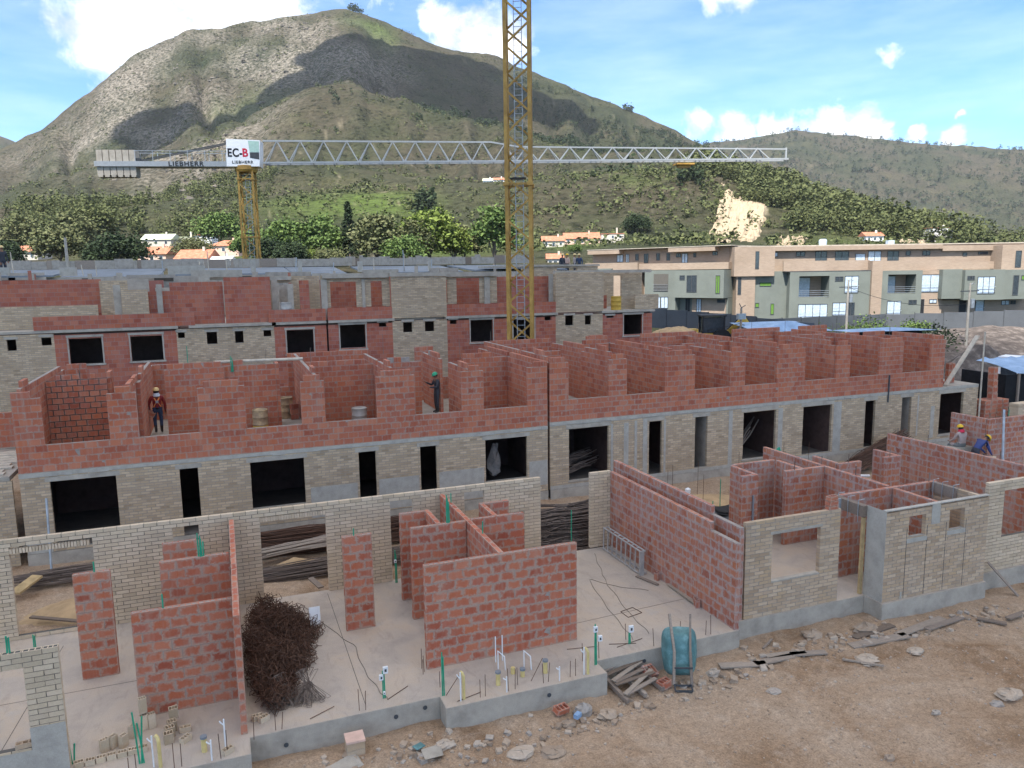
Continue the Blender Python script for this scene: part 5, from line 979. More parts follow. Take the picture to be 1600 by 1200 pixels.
def shrub(label, x, y, z, w, h, m, seed):
    p, g = leaves(16, 40, w/2, w/2, h*.5, h*.45, 0, seed); v, f = quads(p, .09, g); mb = MB(); mb.add(v, f.tolist()); T = thing('shrub', label, 'shrub', (x, y, z)); mb.obj('foliage', M[m], T); q = MB(); q.tube([(0, 0, -.3), (0, 0, h*.6)], [.05, .02], 5); q.obj('stem', M['bark'], T)
for i, (lb, x, y, w, h) in enumerate((('leafy shrubs by the concrete utility pole', 62.5, 60.5, 5, 2.6), ('shrub before the green box left of the pole', 52, 57, 4, 1.8), ('dark shrub at the blue shed end under the fence', 60, 50.5, 5, 2.2), ('low green shrub before the right apartments', 67, 59, 3.5, 1.9))): shrub(lb, x, y, 1.2, w, h, 'leaf_d' if i == 2 else 'leaf', 50+i)
# woods and scrub on the hills: too many to count
def scatter(n, masks, seed, thin=1.):
    g = np.random.default_rng(seed); az = []; r = []
    for (a0, a1, r0, r1, wgt, cut) in masks:
        m = int(n*wgt); A = g.uniform(a0, a1, m); R = np.sqrt(g.uniform(r0**2, r1**2, m)); x, y = R*np.sin(np.radians(A)), R*np.cos(np.radians(A))
        k_ = fbm(x/70, y/70, 40+int(r0) % 17, 4)+(vnoise(x/18, y/18, 5)-.5)*.3 > cut; az.append(A[k_]); r.append(R[k_])
    az, r = np.concatenate(az), np.concatenate(r); return az, r, g
def hill_mass(name, n, masks, seed, hmin, hmax, wr, per, m, qs):
    az, r, g = scatter(n, masks, seed); z = terr(az, r); x, y = r*np.sin(np.radians(az)), r*np.cos(np.radians(az)); N = len(x)
    h = (hmin+(hmax-hmin)*g.random(N)**1.8)*(.8+.4*g.random(N)); w = h*wr*g.uniform(.7, 1.3, N)
    d = g.normal(size=(N, per, 3)); d /= np.linalg.norm(d, axis=2)[..., None]; d *= (g.random((N, per))**.45)[..., None]
    p = np.stack([x, y, z+h*.40], -1)[:, None]+d*np.stack([w/2, w/2, h*.5], -1)[:, None]; s = np.repeat(h*qs, per)
    v, f = quads(p.reshape(-1, 3), s, g); mb = MB(); mb.add(v, f.tolist()); o = mb.obj(name, M[m], kind='stuff'); print(name, N); return o
hill_mass('hill_woods', 1, [(33.2, 35.5, 470, 600, 260, .36), (34.6, 38, 455, 580, 620, .34), (37.4, 41.5, 405, 540, 700, .34), (40.5, 46, 365, 500, 620, .36), (43.5, 52, 335, 450, 480, .40), (48, 56, 380, 560, 300, .46)], 61, 7, 14, .6, 110, 'leaf_h', .042)
hill_mass('hill_woods', 1, [(-12, -4, 330, 470, 330, .49), (-4, 3, 350, 480, 220, .52), (-3, 4, 520, 680, 260, .46), (-12, -2, 275, 330, 90, .44)], 62, 5, 10, .75, 110, 'leaf_h', .045)
hill_mass('hill_woods', 1, [(21, 36, 900, 1420, 2600, .40), (14, 24, 900, 1120, 420, .5), (8, 20, 620, 860, 200, .58), (24, 34, 480, 700, 140, .58), (14.0, 15.2, 395, 420, 22, .2), (33, 34.5, 420, 460, 30, .3)], 63, 7, 12, .6, 34, 'leaf_d', .075)
hill_mass('hill_scrub', 1, [(-12, 42, 270, 520, 2600, .47), (-12, 38, 520, 900, 3600, .47), (-12, 36, 900, 1480, 9000, .43), (30, 56, 270, 560, 2200, .40), (33, 56, 560, 1500, 2500, .44)], 64, 1.0, 5.0, 1.3, 14, 'leaf_h', .15)
hill_mass('ridge_woods', 1, [(33, 55, 2450, 2830, 900, .38), (9.8, 10.6, 1488, 1500, 26, 0), (29, 29.6, 1480, 1495, 20, 0), (33, 56, 1500, 2500, 3600, .44)], 65, 7, 17, .9, 22, 'leaf_d', .10)
# rock ribs on the left spur
az, r, g = scatter(1, [(-6, 3.2, 520, 900, 620, .46), (-10.5, -8.2, 300, 370, 120, .3), (-2, 9, 1050, 1430, 420, .55)], 66)
z = terr(az, r); x, y = r*np.sin(np.radians(az)), r*np.cos(np.radians(az)); mb = MB()
for i in range(len(x)):
    s = (1.+2.6*g.random()**2)*(1.1 if r[i] > 1000 else .8); V = (BOXV-.5)*[s*1.9, s, s*.55]+g.normal(size=(8, 3))*s*.16; a = g.uniform(-.5, .9); c, s_ = math.cos(a), math.sin(a)
    mb.add(V@np.array([[c, s_, 0], [-s_, c, 0], [0, 0, 1]])+[x[i], y[i], z[i]+s*.12], BOXF)
mb.obj('hill_rocks', M['hillrock'], kind='stuff')

# clouds that shade the mountain (above and outside the haze)
def cloud(label, tgt, H_, rx, ry, rz, seed, rough=.75):
    c = Vector(tgt)+SUNDIR*(H_/SUNDIR.z); g = np.random.default_rng(seed); mb = MB(); nu, nv = 28, 16
    u, v = np.meshgrid(np.linspace(0, 2*math.pi, nu, endpoint=False), np.linspace(-1, 1, nv), indexing='ij'); cr = np.sqrt(np.clip(1-v**2, 0, 1))
    nzv = 1-rough*.5+rough*fbm(2+np.cos(u)*cr*1.6+seed, np.sin(u)*cr*1.6+v*1.1+4, seed, 4); P_ = np.stack([np.cos(u)*cr*rx*nzv, np.sin(u)*cr*ry*nzv, v*rz*nzv], -1).reshape(-1, 3)
    i = np.arange(nu*nv).reshape(nu, nv); i1 = np.roll(i, -1, 0); mb.add(P_, np.stack([i[:, :-1], i1[:, :-1], i1[:, 1:], i[:, 1:]], -1).reshape(-1, 4).tolist())
    o = mb.obj('cloud', M['white'], loc=c, smooth=True); o['kind'] = 'stuff'
CLD = [((230, 1290, 350), 105, 60), ((380, 1320, 355), 120, 60), ((-75, 1230, 240), 70, 70), ((-40, 1150, 215), 95, 125), ((60, 1120, 245), 110, 100), ((190, 1180, 300), 125, 105), ((300, 1200, 310), 110, 100), ((400, 1240, 320), 130, 105), ((530, 1215, 285), 95, 75)]
for i, (t_, a_, b_) in enumerate(CLD): cloud('', t_, 640-t_[2]+70, a_, b_, 22, 70+i)
cloud('', (6, 26, 0), 640, 64, 62, 20, 90, .18)

# haze over the valley
mh = bpy.data.materials.new('valley_haze'); mh.use_nodes = True; nt = mh.node_tree; nt.nodes.clear()
vo = nd(nt, 'ShaderNodeVolumePrincipled', Color=(.86, .92, 1, 1), Density=.000055, Anisotropy=.2); nd(nt, 'ShaderNodeOutputMaterial', Volume=vo.outputs[0])
q = MB(); q.box(-3720, 3720, -3720, 3720, -3, 565); hz = q.obj('haze', mh); hz['kind'] = 'stuff'

# ------------------------------------------------------------------ people
for nm, c in (('red_shirt', (.22, .018, .018)), ('jeans', (.03, .055, .11)), ('boots', (.03, .026, .022)), ('overall', (.028, .032, .042)), ('tan_shirt', (.36, .29, .26)), ('grey_trousers', (.16, .18, .18)), ('blue_jacket', (.03, .05, .17)), ('dark_trousers', (.025, .028, .04)), ('orange_strap', (.75, .26, .06)), ('yellow_helmet', (.72, .44, .02)), ('cream_helmet', (.70, .52, .22)), ('green_helmet', (.02, .34, .17)), ('red_scarf', (.55, .02, .06)), ('white_mask', (.6, .68, .75)), ('black_hair', (.012, .01, .01))): M[nm] = mat(nm, plain(c, .1), .6 if 'helmet' not in nm else .35, .4)
def hand(mb_list, w, d, s=1):
    """short finger chains rooted in the palm; w wrist, d hand direction"""
    w = Vector(w); d = Vector(d).normalized(); side = d.cross(Vector((0, 0, 1))); side = side.normalized() if side.length > .1 else Vector((1, 0, 0)); nrm = d.cross(side)
    for i, l in enumerate((.075, .085, .08, .06)):
        a = w+d*.03+side*(.027-.018*i); b = w+d*.085+side*(.03-.02*i); mb_list.append(([a, b, b+d*l*.5-nrm*.012, b+d*l*.85-nrm*.04], [.012, .011, .0095, .008]))
    a = w+d*.02+side*.02*s; mb_list.append(([a, a+d*.04+side*.03, a+d*.075+side*.035-nrm*.015], [.013, .011, .009]))
def person(label, loc, rz, J, cols, helmet, extra=None):
    """one continuous skinned figure; J = joints in metres, facing local -y"""
    B = dict(pelvis=(0, 0, .95), waist=(0, 0, 1.1), chest=(0, 0, 1.32), neck=(0, 0, 1.48), headb=(0, -.01, 1.55), head=(0, -.02, 1.64), top=(0, -.01, 1.72),
             shL=(.19, 0, 1.41), elL=(.26, .02, 1.13), wrL=(.27, -.06, .88), haL=(.27, -.09, .80), shR=(-.19, 0, 1.41), elR=(-.26, .02, 1.13), wrR=(-.27, -.06, .88), haR=(-.27, -.09, .80),
             hiL=(.10, 0, .90), knL=(.11, -.02, .49), anL=(.11, .02, .09), toL=(.12, -.15, .04), hiR=(-.10, 0, .90), knR=(-.11, -.02, .49), anR=(-.11, .02, .09), toR=(-.12, -.15, .04))
    B.update({k: v for k, v in J.items() if k != 'face'}); ks = list(B); E_ = [('pelvis', 'waist'), ('waist', 'chest'), ('chest', 'neck'), ('neck', 'headb'), ('headb', 'head'), ('head', 'top')]
    for s in 'LR': E_ += [('chest', 'sh'+s), ('sh'+s, 'el'+s), ('el'+s, 'wr'+s), ('wr'+s, 'ha'+s), ('pelvis', 'hi'+s), ('hi'+s, 'kn'+s), ('kn'+s, 'an'+s), ('an'+s, 'to'+s)]
    Rr = dict(pelvis=(.15, .11), waist=(.14, .105), chest=(.165, .115), neck=(.06, .06), headb=(.065, .07), head=(.082, .1), top=(.055, .065))
    for s in 'LR': Rr.update({'sh'+s: (.075, .075), 'el'+s: (.052, .052), 'wr'+s: (.036, .034), 'ha'+s: (.042, .024), 'hi'+s: (.105, .105), 'kn'+s: (.07, .07), 'an'+s: (.052, .052), 'to'+s: (.045, .04)})
    V = [B[k] for k in ks]; R = [Rr[k] for k in ks]; Ed = [(ks.index(a), ks.index(b)) for a, b in E_]; reg = list(ks)
    def skin(V, Ed, R, root):
        me = bpy.data.meshes.new('tmp'); me.from_pydata([tuple(v) for v in V], Ed, []); o = bpy.data.objects.new('tmp', me); o.modifiers.new('s', 'SKIN')
        for i, r in enumerate(R): sv = me.skin_vertices[0].data[i]; sv.radius = r if hasattr(r, '__len__') else (r, r); sv.use_root = i == root
        o.modifiers.new('u', 'SUBSURF').levels = 1 if len(V) < 8 else 2; out = evaluated_mesh(o)
        vs = np.array([v.co[:] for v in out.vertices]); fs = [list(p.vertices) for p in out.polygons]; return vs, fs
    bv, bf = skin(V, Ed, R, 0); mb = MB(); P_ = np.array([B[k] for k in ks])
    def near(c):
        k = ks[int(np.argmin(((P_-c)**2).sum(1)))]
        if k in ('headb', 'head', 'top', 'neck'): return 2
        if k[:2] in ('wr', 'ha'): return 2 if k[:2] == 'ha' else 0
        if k[:2] in ('an', 'to'): return 3
        if k in ('pelvis',) or k[:2] in ('hi', 'kn'): return 1
        return 0
    for f in bf: mb.cm = near(bv[f].mean(0)); mb.add(bv[f], [list(range(len(f)))]) if False else None
    mb.add(bv, bf); mb.mi = [near(bv[f].mean(0)) for f in bf]
    fl = []
    for s in 'LR': hand(fl, B['wr'+s], np.array(B['ha'+s])-np.array(B['wr'+s]), 1 if s == 'L' else -1)
    for pts, rr in fl:
        v, f = skin(pts, [(i, i+1) for i in range(len(pts)-1)], rr, 0); mb.cm = 2; mb.add(v, f)
    hd = np.array(B['head']); up = np.array(B['top'])-np.array(B['headb']); up /= np.linalg.norm(up); fwd = np.array(J.get('face', (0, -1, 0)), float); fwd -= up*(fwd@up); fwd /= np.linalg.norm(fwd); sd = np.cross(fwd, up)
    mb.cm = 2; mb.add([hd+fwd*.088+up*.03, hd+fwd*.092-sd*.015-up*.025, hd+fwd*.12-up*.02, hd+fwd*.092+sd*.015-up*.025], [[0, 1, 2], [0, 2, 3], [1, 3, 2]])
    for s in (-1, 1): mb.add([hd+sd*s*.084+up*a*.03+fwd*b*.018+sd*s*c*.012 for a in (-1, 1) for b in (-1, 1) for c in (0, 1)], [[0, 1, 3, 2], [4, 5, 7, 6], [0, 1, 5, 4], [2, 3, 7, 6], [1, 3, 7, 5]])
    mb.cm = 4
    for s in (-1, 1): c = hd+fwd*.092+sd*s*.032+up*.02; mb.add([c+sd*a*.012+up*b*.006 for a, b in ((-1, -1), (1, -1), (1, 1), (-1, 1))], [[0, 1, 2, 3]])
    c = hd+fwd*.094-up*.05; mb.add([c+sd*a*.022+up*b*.005 for a, b in ((-1, -1), (1, -1), (1, 1), (-1, 1))], [[0, 1, 2, 3]])
    T = thing('person', label, 'person', loc, rz); T.empty_display_size = .1
    mb.obj('body', [M[cols[0]], M[cols[1]], M['skin'], M[cols[2]], M['black_hair']], T, smooth=True)
    q = MB(); n = 16; pr = [(.118, .0), (.128, .006), (.112, .02), (.108, .06), (.085, .1), (.045, .122), (.01, .128)]
    V = [hd+up*(.028+z)+(sd*math.cos(t)*r+fwd*math.sin(t)*(r*1.12+(.035 if i < 2 and math.sin(t) > .5 else 0))) for i, (r, z) in enumerate(pr) for t in [2*math.pi*k/n for k in range(n)]]
    q.add(V, [[i*n+k_, i*n+(k_+1) % n, (i+1)*n+(k_+1) % n, (i+1)*n+k_] for i in range(len(pr)-1) for k_ in range(n)]+[list(range((len(pr)-1)*n, len(pr)*n))]); q.obj('helmet', M[helmet], T, smooth=True)
    if extra: extra(T, B, hd, up, fwd, sd)
    return T
def hair(T, B, hd, up, fwd, sd, m='black_hair'):
    q = MB(); V = []
    for i, z in enumerate((-.05, .0, .03)):
        for k_ in range(11): t = math.pi*(.02+.96*k_/10); V.append(hd+up*z+sd*math.cos(t)*.098-fwd*math.sin(t)*.112)
    q.add(V, [[i*11+k_, i*11+k_+1, (i+1)*11+k_+1, (i+1)*11+k_] for i in range(2) for k_ in range(10)]); q.obj('hair', M[m], T)
def scarf(m):
    def f(T, B, hd, up, fwd, sd):
        hair(T, B, hd, up, fwd, sd); q = MB(); n = 14; nk = np.array(B['neck'])
        V = [nk+up*z+(sd*math.cos(t)+fwd*math.sin(t))*r for r, z in ((.13, -.03), (.125, .03), (.105, .075), (.1, .1)) for t in [2*math.pi*k_/n for k_ in range(n)]]
        q.add(V, [[i*n+k_, i*n+(k_+1) % n, (i+1)*n+(k_+1) % n, (i+1)*n+k_] for i in range(3) for k_ in range(n)]); q.obj('neck_scarf', M[m], T, smooth=True)
    return f
def harness(T, B, hd, up, fwd, sd):
    scarf('white_mask')(T, B, hd, up, fwd, sd)
    for s in (-1, 1):
        q = MB(); q.beam((s*.13, .03, 1.475), (s*.02, .135, 1.27), .045, .015, (0, 1, 0)); q.beam((s*.02, .135, 1.25), (s*.13, .12, 1.05), .03, .012, (0, 1, 0)); q.obj('harness_strap', M['orange_strap'], T)
    q = MB(); q.box(-.05, .05, .125, .15, 1.2, 1.3); q.obj('harness_plate', M['steel'], T)
    q = MB(); q.tube([(-.17, 0, .98), (0, .125, .99), (.17, 0, .98)], .03, 6); q.obj('tool_belt', M['black'], T)
person('worker in red shirt with orange harness seen from behind carrying a block', (-2.55, 31.95, 2.585), math.pi+.1, dict(knL=(.12, -.12, .5), anL=(.1, .06, .1), toL=(.11, -.11, .05), anR=(-.1, .02, .09), elR=(-.27, .03, 1.14), elL=(.29, 0, 1.15), wrL=(.27, -.12, .93), haL=(.26, -.16, .86)), ('red_shirt', 'jeans', 'boots'), 'cream_helmet', harness)
o = link('carried_block', KIND['block']['top'], None, (-2.95, 31.72, 3.36), (.35, .5, .4), (.3, .14, .2)); tag(o, 'hollow red block in the hand of the harnessed worker', 'block')
person('worker in dark overalls and green helmet reaching up to a red wall', (8.45, 31.5, 2.585), -1.45, dict(elR=(-.24, -.12, 1.2), wrR=(-.18, -.36, 1.32), haR=(-.17, -.45, 1.36), elL=(.24, -.08, 1.15), wrL=(.14, -.3, 1.16), haL=(.11, -.38, 1.18), head=(0, -.05, 1.635), top=(0, -.07, 1.71)), ('overall', 'overall', 'boots'), 'green_helmet', lambda *a: hair(*a))
person('worker in tan shirt and red scarf sitting with his back to us', (28.35, 22.3, .72), math.pi-.15, dict(pelvis=(0, .02, .48), hiL=(.11, 0, .45), hiR=(-.11, 0, .45), knL=(.2, -.42, .46), knR=(-.2, -.42, .46), anL=(.2, -.4, .09), anR=(-.2, -.4, .09), toL=(.2, -.56, .04), toR=(-.2, -.56, .04), waist=(0, .05, .64), chest=(0, .02, .88), neck=(0, -.03, 1.04), headb=(0, -.05, 1.11), head=(.01, -.08, 1.19), top=(.01, -.08, 1.27), shL=(.19, .0, .97), shR=(-.19, 0, .97), elL=(.27, -.1, .72), elR=(-.27, -.1, .72), wrL=(.24, -.32, .6), wrR=(-.24, -.32, .6), haL=(.22, -.4, .58), haR=(-.22, -.4, .58)), ('tan_shirt', 'grey_trousers', 'boots'), 'yellow_helmet', scarf('red_scarf'))
o = MB(); o.box(-.9, .9, -1.5, .5, -.9, -.14); o.box(-.5, .5, -.2, .3, -.139, .70); o = o.obj('block_stack', M['concrete'], None, (28.35, 22.35, .42)); tag(o, 'low concrete ledge the tan shirted worker sits on', 'ledge')
person('worker in blue jacket and yellow helmet bending over a brick pier', (28.1, 21.45, .25), math.radians(80), dict(waist=(0, -.1, 1.09), chest=(0, -.26, 1.26), neck=(0, -.38, 1.35), headb=(0, -.43, 1.38), head=(0, -.52, 1.40), top=(0, -.57, 1.46), shL=(.19, -.32, 1.28), shR=(-.19, -.32, 1.28), elL=(.24, -.45, .94), elR=(-.24, -.45, .94), wrL=(.18, -.6, .78), wrR=(-.18, -.6, .78), haL=(.16, -.67, .73), haR=(-.16, -.67, .73), face=(0, -.3, -1)), ('blue_jacket', 'dark_trousers', 'boots'), 'yellow_helmet', lambda *a: hair(*a))
person('distant man in dark clothes standing on the roof deck at far left', (-11.95, 53.6, 8.75), .6, {}, ('overall', 'dark_trousers', 'boots'), 'cream_helmet', None)
person('man in yellow helmet behind the red wall of the rear row', (-.86, 43.5, 6.12), .3, dict(elR=(-.3, -.1, 1.2), wrR=(-.3, -.3, 1.1)), ('tan_shirt', 'jeans', 'boots'), 'yellow_helmet', None)
for x, y, c, lb, a in ((25.0, 54.6, 'overall', 'leftmost of four men on the grey roof by the tan apartments, in dark clothes', .3), (25.5, 54.8, 'pinkw', 'man in pale pink shirt on the grey roof, second from left', 2.), (26.0, 54.5, 'tan_shirt', 'man in tan shirt on the grey roof, third from left', 1.), (26.6, 54.9, 'jeans', 'rightmost man on the grey roof by the apartments, in blue', -.8)):
    person(lb, (x, y, 8.12), a, {}, (c, 'dark_trousers', 'boots'), 'cream_helmet' if c != 'pinkw' else 'yellow_helmet', None)['group'] = 'men on the grey roof'

o = MB(); o.box(24.5, 27.2, 54.0, 56, -.4, 8.11); o = o.obj('concrete_block', M['concrete'], None); tag(o, 'grey concrete stair core the four men stand on', 'stair core')
# ------------------------------------------------------------------ loose things on the front slab
def heap_of_ties(name, label, n, place, wr, m, size, seed, T=None):
    g = random.Random(seed); q = MB()
    for i in range(n):
        c, sc = place(g); a, b = size[0]*g.uniform(.7, 1.3), size[1]*g.uniform(.7, 1.25); R = Euler((g.uniform(-1.4, 1.4), g.uniform(-1.4, 1.4), g.uniform(0, 6.28))).to_matrix()
        L_ = [Vector((x, y, 0)) for x, y in ((-a/2, -b/2), (a/2, -b/2), (a/2, b/2), (-a/2, b/2), (-a/2, -b/2*.8))]; L_.append(L_[-1]+Vector((.05, .04, .01))); L_ = [R@v+Vector(c) for v in L_]
        for k_ in range(len(L_)-1): q.tube([L_[k_], L_[k_+1]], wr, 3, False)
    return q
def pl_big(g):
    while True:
        u, v = g.uniform(-1, 1), g.uniform(-1, 1)
        if u*u+v*v < 1: break
    # long heap against the cross wall, fuller at the back
    y = 17.15+v*2.35; hw = .50+.38*math.exp(-((y-18.2)/.9)**2)+.12*math.exp(-((y-16.6)/.5)**2)+g.gauss(0, .035); x = .10+(u*.5+.5)*2*hw*(1-.15*abs(v))
    top = (.62-.1*abs(y-18.0)+.16*math.sin(y*4.1)*math.cos(x*5))*max(.05, (1-((x-.1)/(2*hw))**2.2)); return (x, y, max(.03, top*g.random()**.45)), 1
T = thing('tie_heap', 'big dark brown heap of bent wire ties against the red cross wall', 'wire heap', (.9, 17, 0))
heap_of_ties('', '', 1500, pl_big, .0068, None, (.16, .42), 3).obj('wire_ties', M['rust'], T, (-.9, -17, 0), kind='stuff')
T = thing('tie_bundle', 'two small bundles of grey wire ties fanned out before the heap', 'wire bundle', (.9, 15.2, 0)); q = MB(); g = random.Random(5)
for cx, n in ((.72, 34), (1.18, 44)):
    for i in range(n):
        a = g.uniform(-.9, .9) if cx < 1 else g.uniform(-1.4, .6); l = g.uniform(.38, .55); w = .045; b0 = Vector((cx+g.uniform(-.05, .05), 15.25+g.uniform(-.05, .1), .16+g.random()*.1)); d = Vector((math.sin(a), -math.cos(a)*.8, -.25*g.random())).normalized(); s = d.cross(Vector((0, 0, 1))).normalized()
        e = b0+d*l; e.z = max(.02, e.z-.1); L_ = [b0-s*w, e-s*w, e+s*w, b0+s*w, b0-s*w]
        for k_ in range(4): q.tube([L_[k_], L_[k_+1]], .005, 3, False)
    for i in range(8):
        a = g.uniform(-.8, .8); b0 = Vector((cx, 15.3, .2)); d = Vector((math.sin(a), .6, .7)).normalized(); s = Vector((.04, 0, 0)); e = b0+d*.32
        for p0, p1 in ((b0-s, e-s), (e-s, e+s), (e+s, b0+s)): q.tube([p0, p1], .005, 3, False)
q.obj('wire_ties', M['bar'], T, (-.9, -15.2, 0), kind='stuff')
q = MB(); q.beam((1.66, 18.25, .06), (1.66, 18.35, .5), .26, .012, (0, 1, 0)); tag(q.obj('white_board', M['white'], None), 'white sheet leaning on the right side of the wire heap', 'board')
def pipe(label, m, pts, r, cat='pipe', name='pipe', group=None, cap=None, box=None):
    o = Vector(pts[0]); T = thing(name, label, cat, o, 0, group); q = MB(); q.tube([Vector(p)-o for p in pts], r, 8); q.obj('tube', M[m], T)
    if cap: q = MB(); e = Vector(pts[-1])-o; q.tube([e-Vector((0, 0, .015)), e+Vector((0, 0, .03))], r*1.25, 10); q.obj('cap', M[cap], T)
    if box:
        for bx_, by, bz, s in box: q = MB(); q.box(bx_-s/2, bx_+s/2, by-.03, by+.02, bz, bz+s*1.5); b = q.obj('junction_box', M['white_pipe'], T); q = MB(); q.box(bx_-s*.2, bx_+s*.2, by-.034, by-.031, bz+s*.4, bz+s*.9); q.obj('slot', M['black'], b)
    return T
G_GC = 'green plastic conduits standing out of the slab and walls'
def green(label, x, y, z, h, n=1, lean=0, box=None):
    o = Vector((x, y, z)); T = thing('conduit', label, 'conduit', o, 0, G_GC)
    for i in range(n): q = MB(); dx = (i-(n-1)/2)*.035; q.tube([(dx, 0, 0), (dx*.9+lean*(1 if i % 2 else -1)*.5, .01, h*.5), (dx*.8+lean*(1 if i % 2 else -1), .02*i, h*(1-.12*i))], .015, 7); q.obj('tube', M['green_pipe'], T)
    for bx_, bz, s in box or (): q = MB(); q.box(bx_-s/2, bx_+s/2, -.05, .0, bz, bz+s*1.4); b = q.obj('junction_box', M['white_pipe'], T); q = MB(); q.box(bx_-s*.22, bx_+s*.22, -.054, -.051, bz+s*.4, bz+s); q.obj('slot', M['darkgrey'], b)
green('green conduit on the front left edge of the middle bump of the slab', 3.75, 14.13, 0, .95, 2); green('green conduit with two white boxes at the right end of the middle bump', 7.2, 14.05, 0, .95, 2, 0, [(-.02, .78, .09), (.09, .55, .09)])
green('short green conduit with white cap box on the right slab', 8.36, 14.6, 0, .36, 2, 0, [(.02, .3, .11)]); green('green conduit with white boxes standing alone beside the floor cable', 2.6, 14.5, 0, .6, 2, 0, [(-.05, .42, .08), (.04, .55, .1), (.0, .1, .04)])
green('pair of splayed green conduits before the broad left red wall', -1.85, 14.05, 0, 1.0, 3, .06); green('short green conduit at the foot of the bottom left brick wall', -3.0, 14.5, 0, .42, 2, .03); green('green conduit on top of the bottom left brick wall', -3.7, 14.2, 2.4, .3, 2); green('green conduit near the left brick wall base', -4.6, 19.7, 0, .35, 2)
green('thin green conduit on the far left pillar', -2.9, 17.7, 2.3, .3); green('thin green conduit on the broad left red wall', -1.45, 15.7, 2.1, .34); green('thick bundle of green conduits on the second left red wall', -.78, 17.78, 2.3, .62, 4, .01)
green('short green conduit on the middle pillar', 2.62, 17.8, 2.3, .25); green('tall green conduit bundle where the middle red walls meet', 4.98, 17.82, 2.3, .8, 3); green('green conduit on the far end of the middle cross wall', 5.52, 19.4, 2.3, .34); green('green conduit halfway along the middle cross wall', 5.52, 16.7, 2.3, .38)
green('tall thin green conduit before the rebar stack', 9.6, 20.38, 0, 1.35); green('green conduit with white box in the brick wall gap', 4.1, 20.2, 0, .95, 2, 0, [(-.02, .6, .06)])
green('green conduits rising from the red partition in the left upper room', .25, 31.2, 4.9, .62, 3, .01); green('thin green conduit on the wall before the perforated grey bricks', -1.4, 33.3, 4.6, 1.2, 1)
green('green conduits in the yard left of the inner pillar', 14.2, 19.6, 0, 1.3, 2); green('thin green conduit in the right yard', 16.6, 22.5, -.3, 1.3); green('green conduit at right near the steel prop', 30.5, 21.9, 0, 2.6)
G_Y = 'yellow and white plumbing pipes along the slab edge'
for lb, x, y in (('yellow bent pipe at the left end of the middle bump', 4.1, 13.84), ('yellow bent pipe at the right end of the middle bump', 6.87, 13.77), ('yellow bent pipe before the broad left wall', -1.53, 13.81)):
    pipe(lb, 'yellow_pipe', [(x, y, 0), (x, y, .5), (x-.02, y+.03, .56), (x-.05, y+.06, .58)], .032, group=G_Y)
for lb, x, y, z in (('capped yellow pipe stub left of the middle risers', 4.93, 14.09, .28), ('capped yellow pipe stub right behind the white risers', 5.53, 14.21, .16), ('capped yellow pipe stub between leaning bars', 6.04, 14.16, .28), ('capped yellow pipe stub before the left cross wall', -.81, 13.99, .28)): pipe(lb, 'yellow_pipe', [(x, y, 0), (x, y, z)], .05, group=G_Y, cap='grey_pipe')
pipe('low yellow pipe stub without a grey cap', 'yellow_pipe', [(5.38, 14.4, 0), (5.38, 14.4, .14)], .05, group=G_Y)
def wye(lb, x, y, h): 
    o = Vector((x, y, 0)); T = thing('pipe', lb, 'pipe', o, 0, G_Y); q = MB(); q.tube([(0, 0, 0), (0, 0, h)], .014, 7); q.tube([(0, 0, h*.78), (-.06, 0, h*.9), (-.07, 0, h*.95)], .013, 7); q.obj('tube', M['white_pipe'], T)
for lb, x, y, h in (('white pipe with side branch beside the left yellow bend', 4.02, 13.8, .62), ('white pipe with side branch beside the right yellow bend', 6.78, 13.78, .62), ('short white branched pipe in the middle of the bump', 5.0, 13.76, .34), ('short white branched pipe right of the leaning bars', 6.19, 13.75, .32), ('white pipe beside the yellow bend at lower left', -1.64, 13.85, .6), ('short white pipe at the lower left slab edge', -.68, 13.66, .4), ('white pipe before the end of the left cross wall', -.45, 14.0, .55)): wye(lb, x, y, h)
for lb, x, y in (('white pipe arch before the joint of the widest wall', 5.15, 14.7), ('second white pipe arch right of the first', 5.68, 14.5)): pipe(lb, 'white_pipe', [(x, y, 0), (x, y, .42), (x+.12, y-.08, .3), (x+.13, y-.1, 0)], .014, group=G_Y)
for lb, x in (('tall white riser against the widest wall, left one', 5.2), ('tall white riser against the widest wall, right one', 5.36)): pipe(lb, 'white_pipe', [(x, 15.0, 0), (x, 15.0, .6)], .013, group=G_Y)
G_R = 'rusty starter bars sticking out of the slab'
for i, (x, y) in enumerate([(3.77, 14.46), (4.43, 13.78), (4.54, 13.78), (5.05, 13.79), (5.2, 13.8), (5.31, 13.93), (5.84, 13.79), (5.95, 13.8), (6.46, 13.8), (6.59, 13.8), (7.31, 14.26), (7.40, 14.28), (8.38, 14.81), (8.82, 14.29), (10.24, 14.3), (10.37, 14.28), (9.6, 14.4), (2.05, 14.24), (2.17, 14.21), (.45, 14.18), (.56, 14.17), (-.53, 13.66), (-.42, 13.72), (-1.9, 13.7), (-2.02, 13.72), (-1.3, 13.68), (-1.18, 13.68), (7.0, 14.3), (.05, 14.06), (3.62, 15.2), (3.6, 15.35), (3.57, 15.1)]):
    q = MB(); h = rnd.uniform(.34, .5); q.tube([(0, 0, -.02), (rnd.gauss(0, .015), rnd.gauss(0, .01), h)], .007, 5); o = q.obj('starter_bar', M['rust'], None, (x, y, 0)); tag(o, 'x', 'steel bar', G_R)
label_in_row([o for o in COL.objects if o.get('group') == G_R], '%s upright rusty bar from the left along the front slab edge')
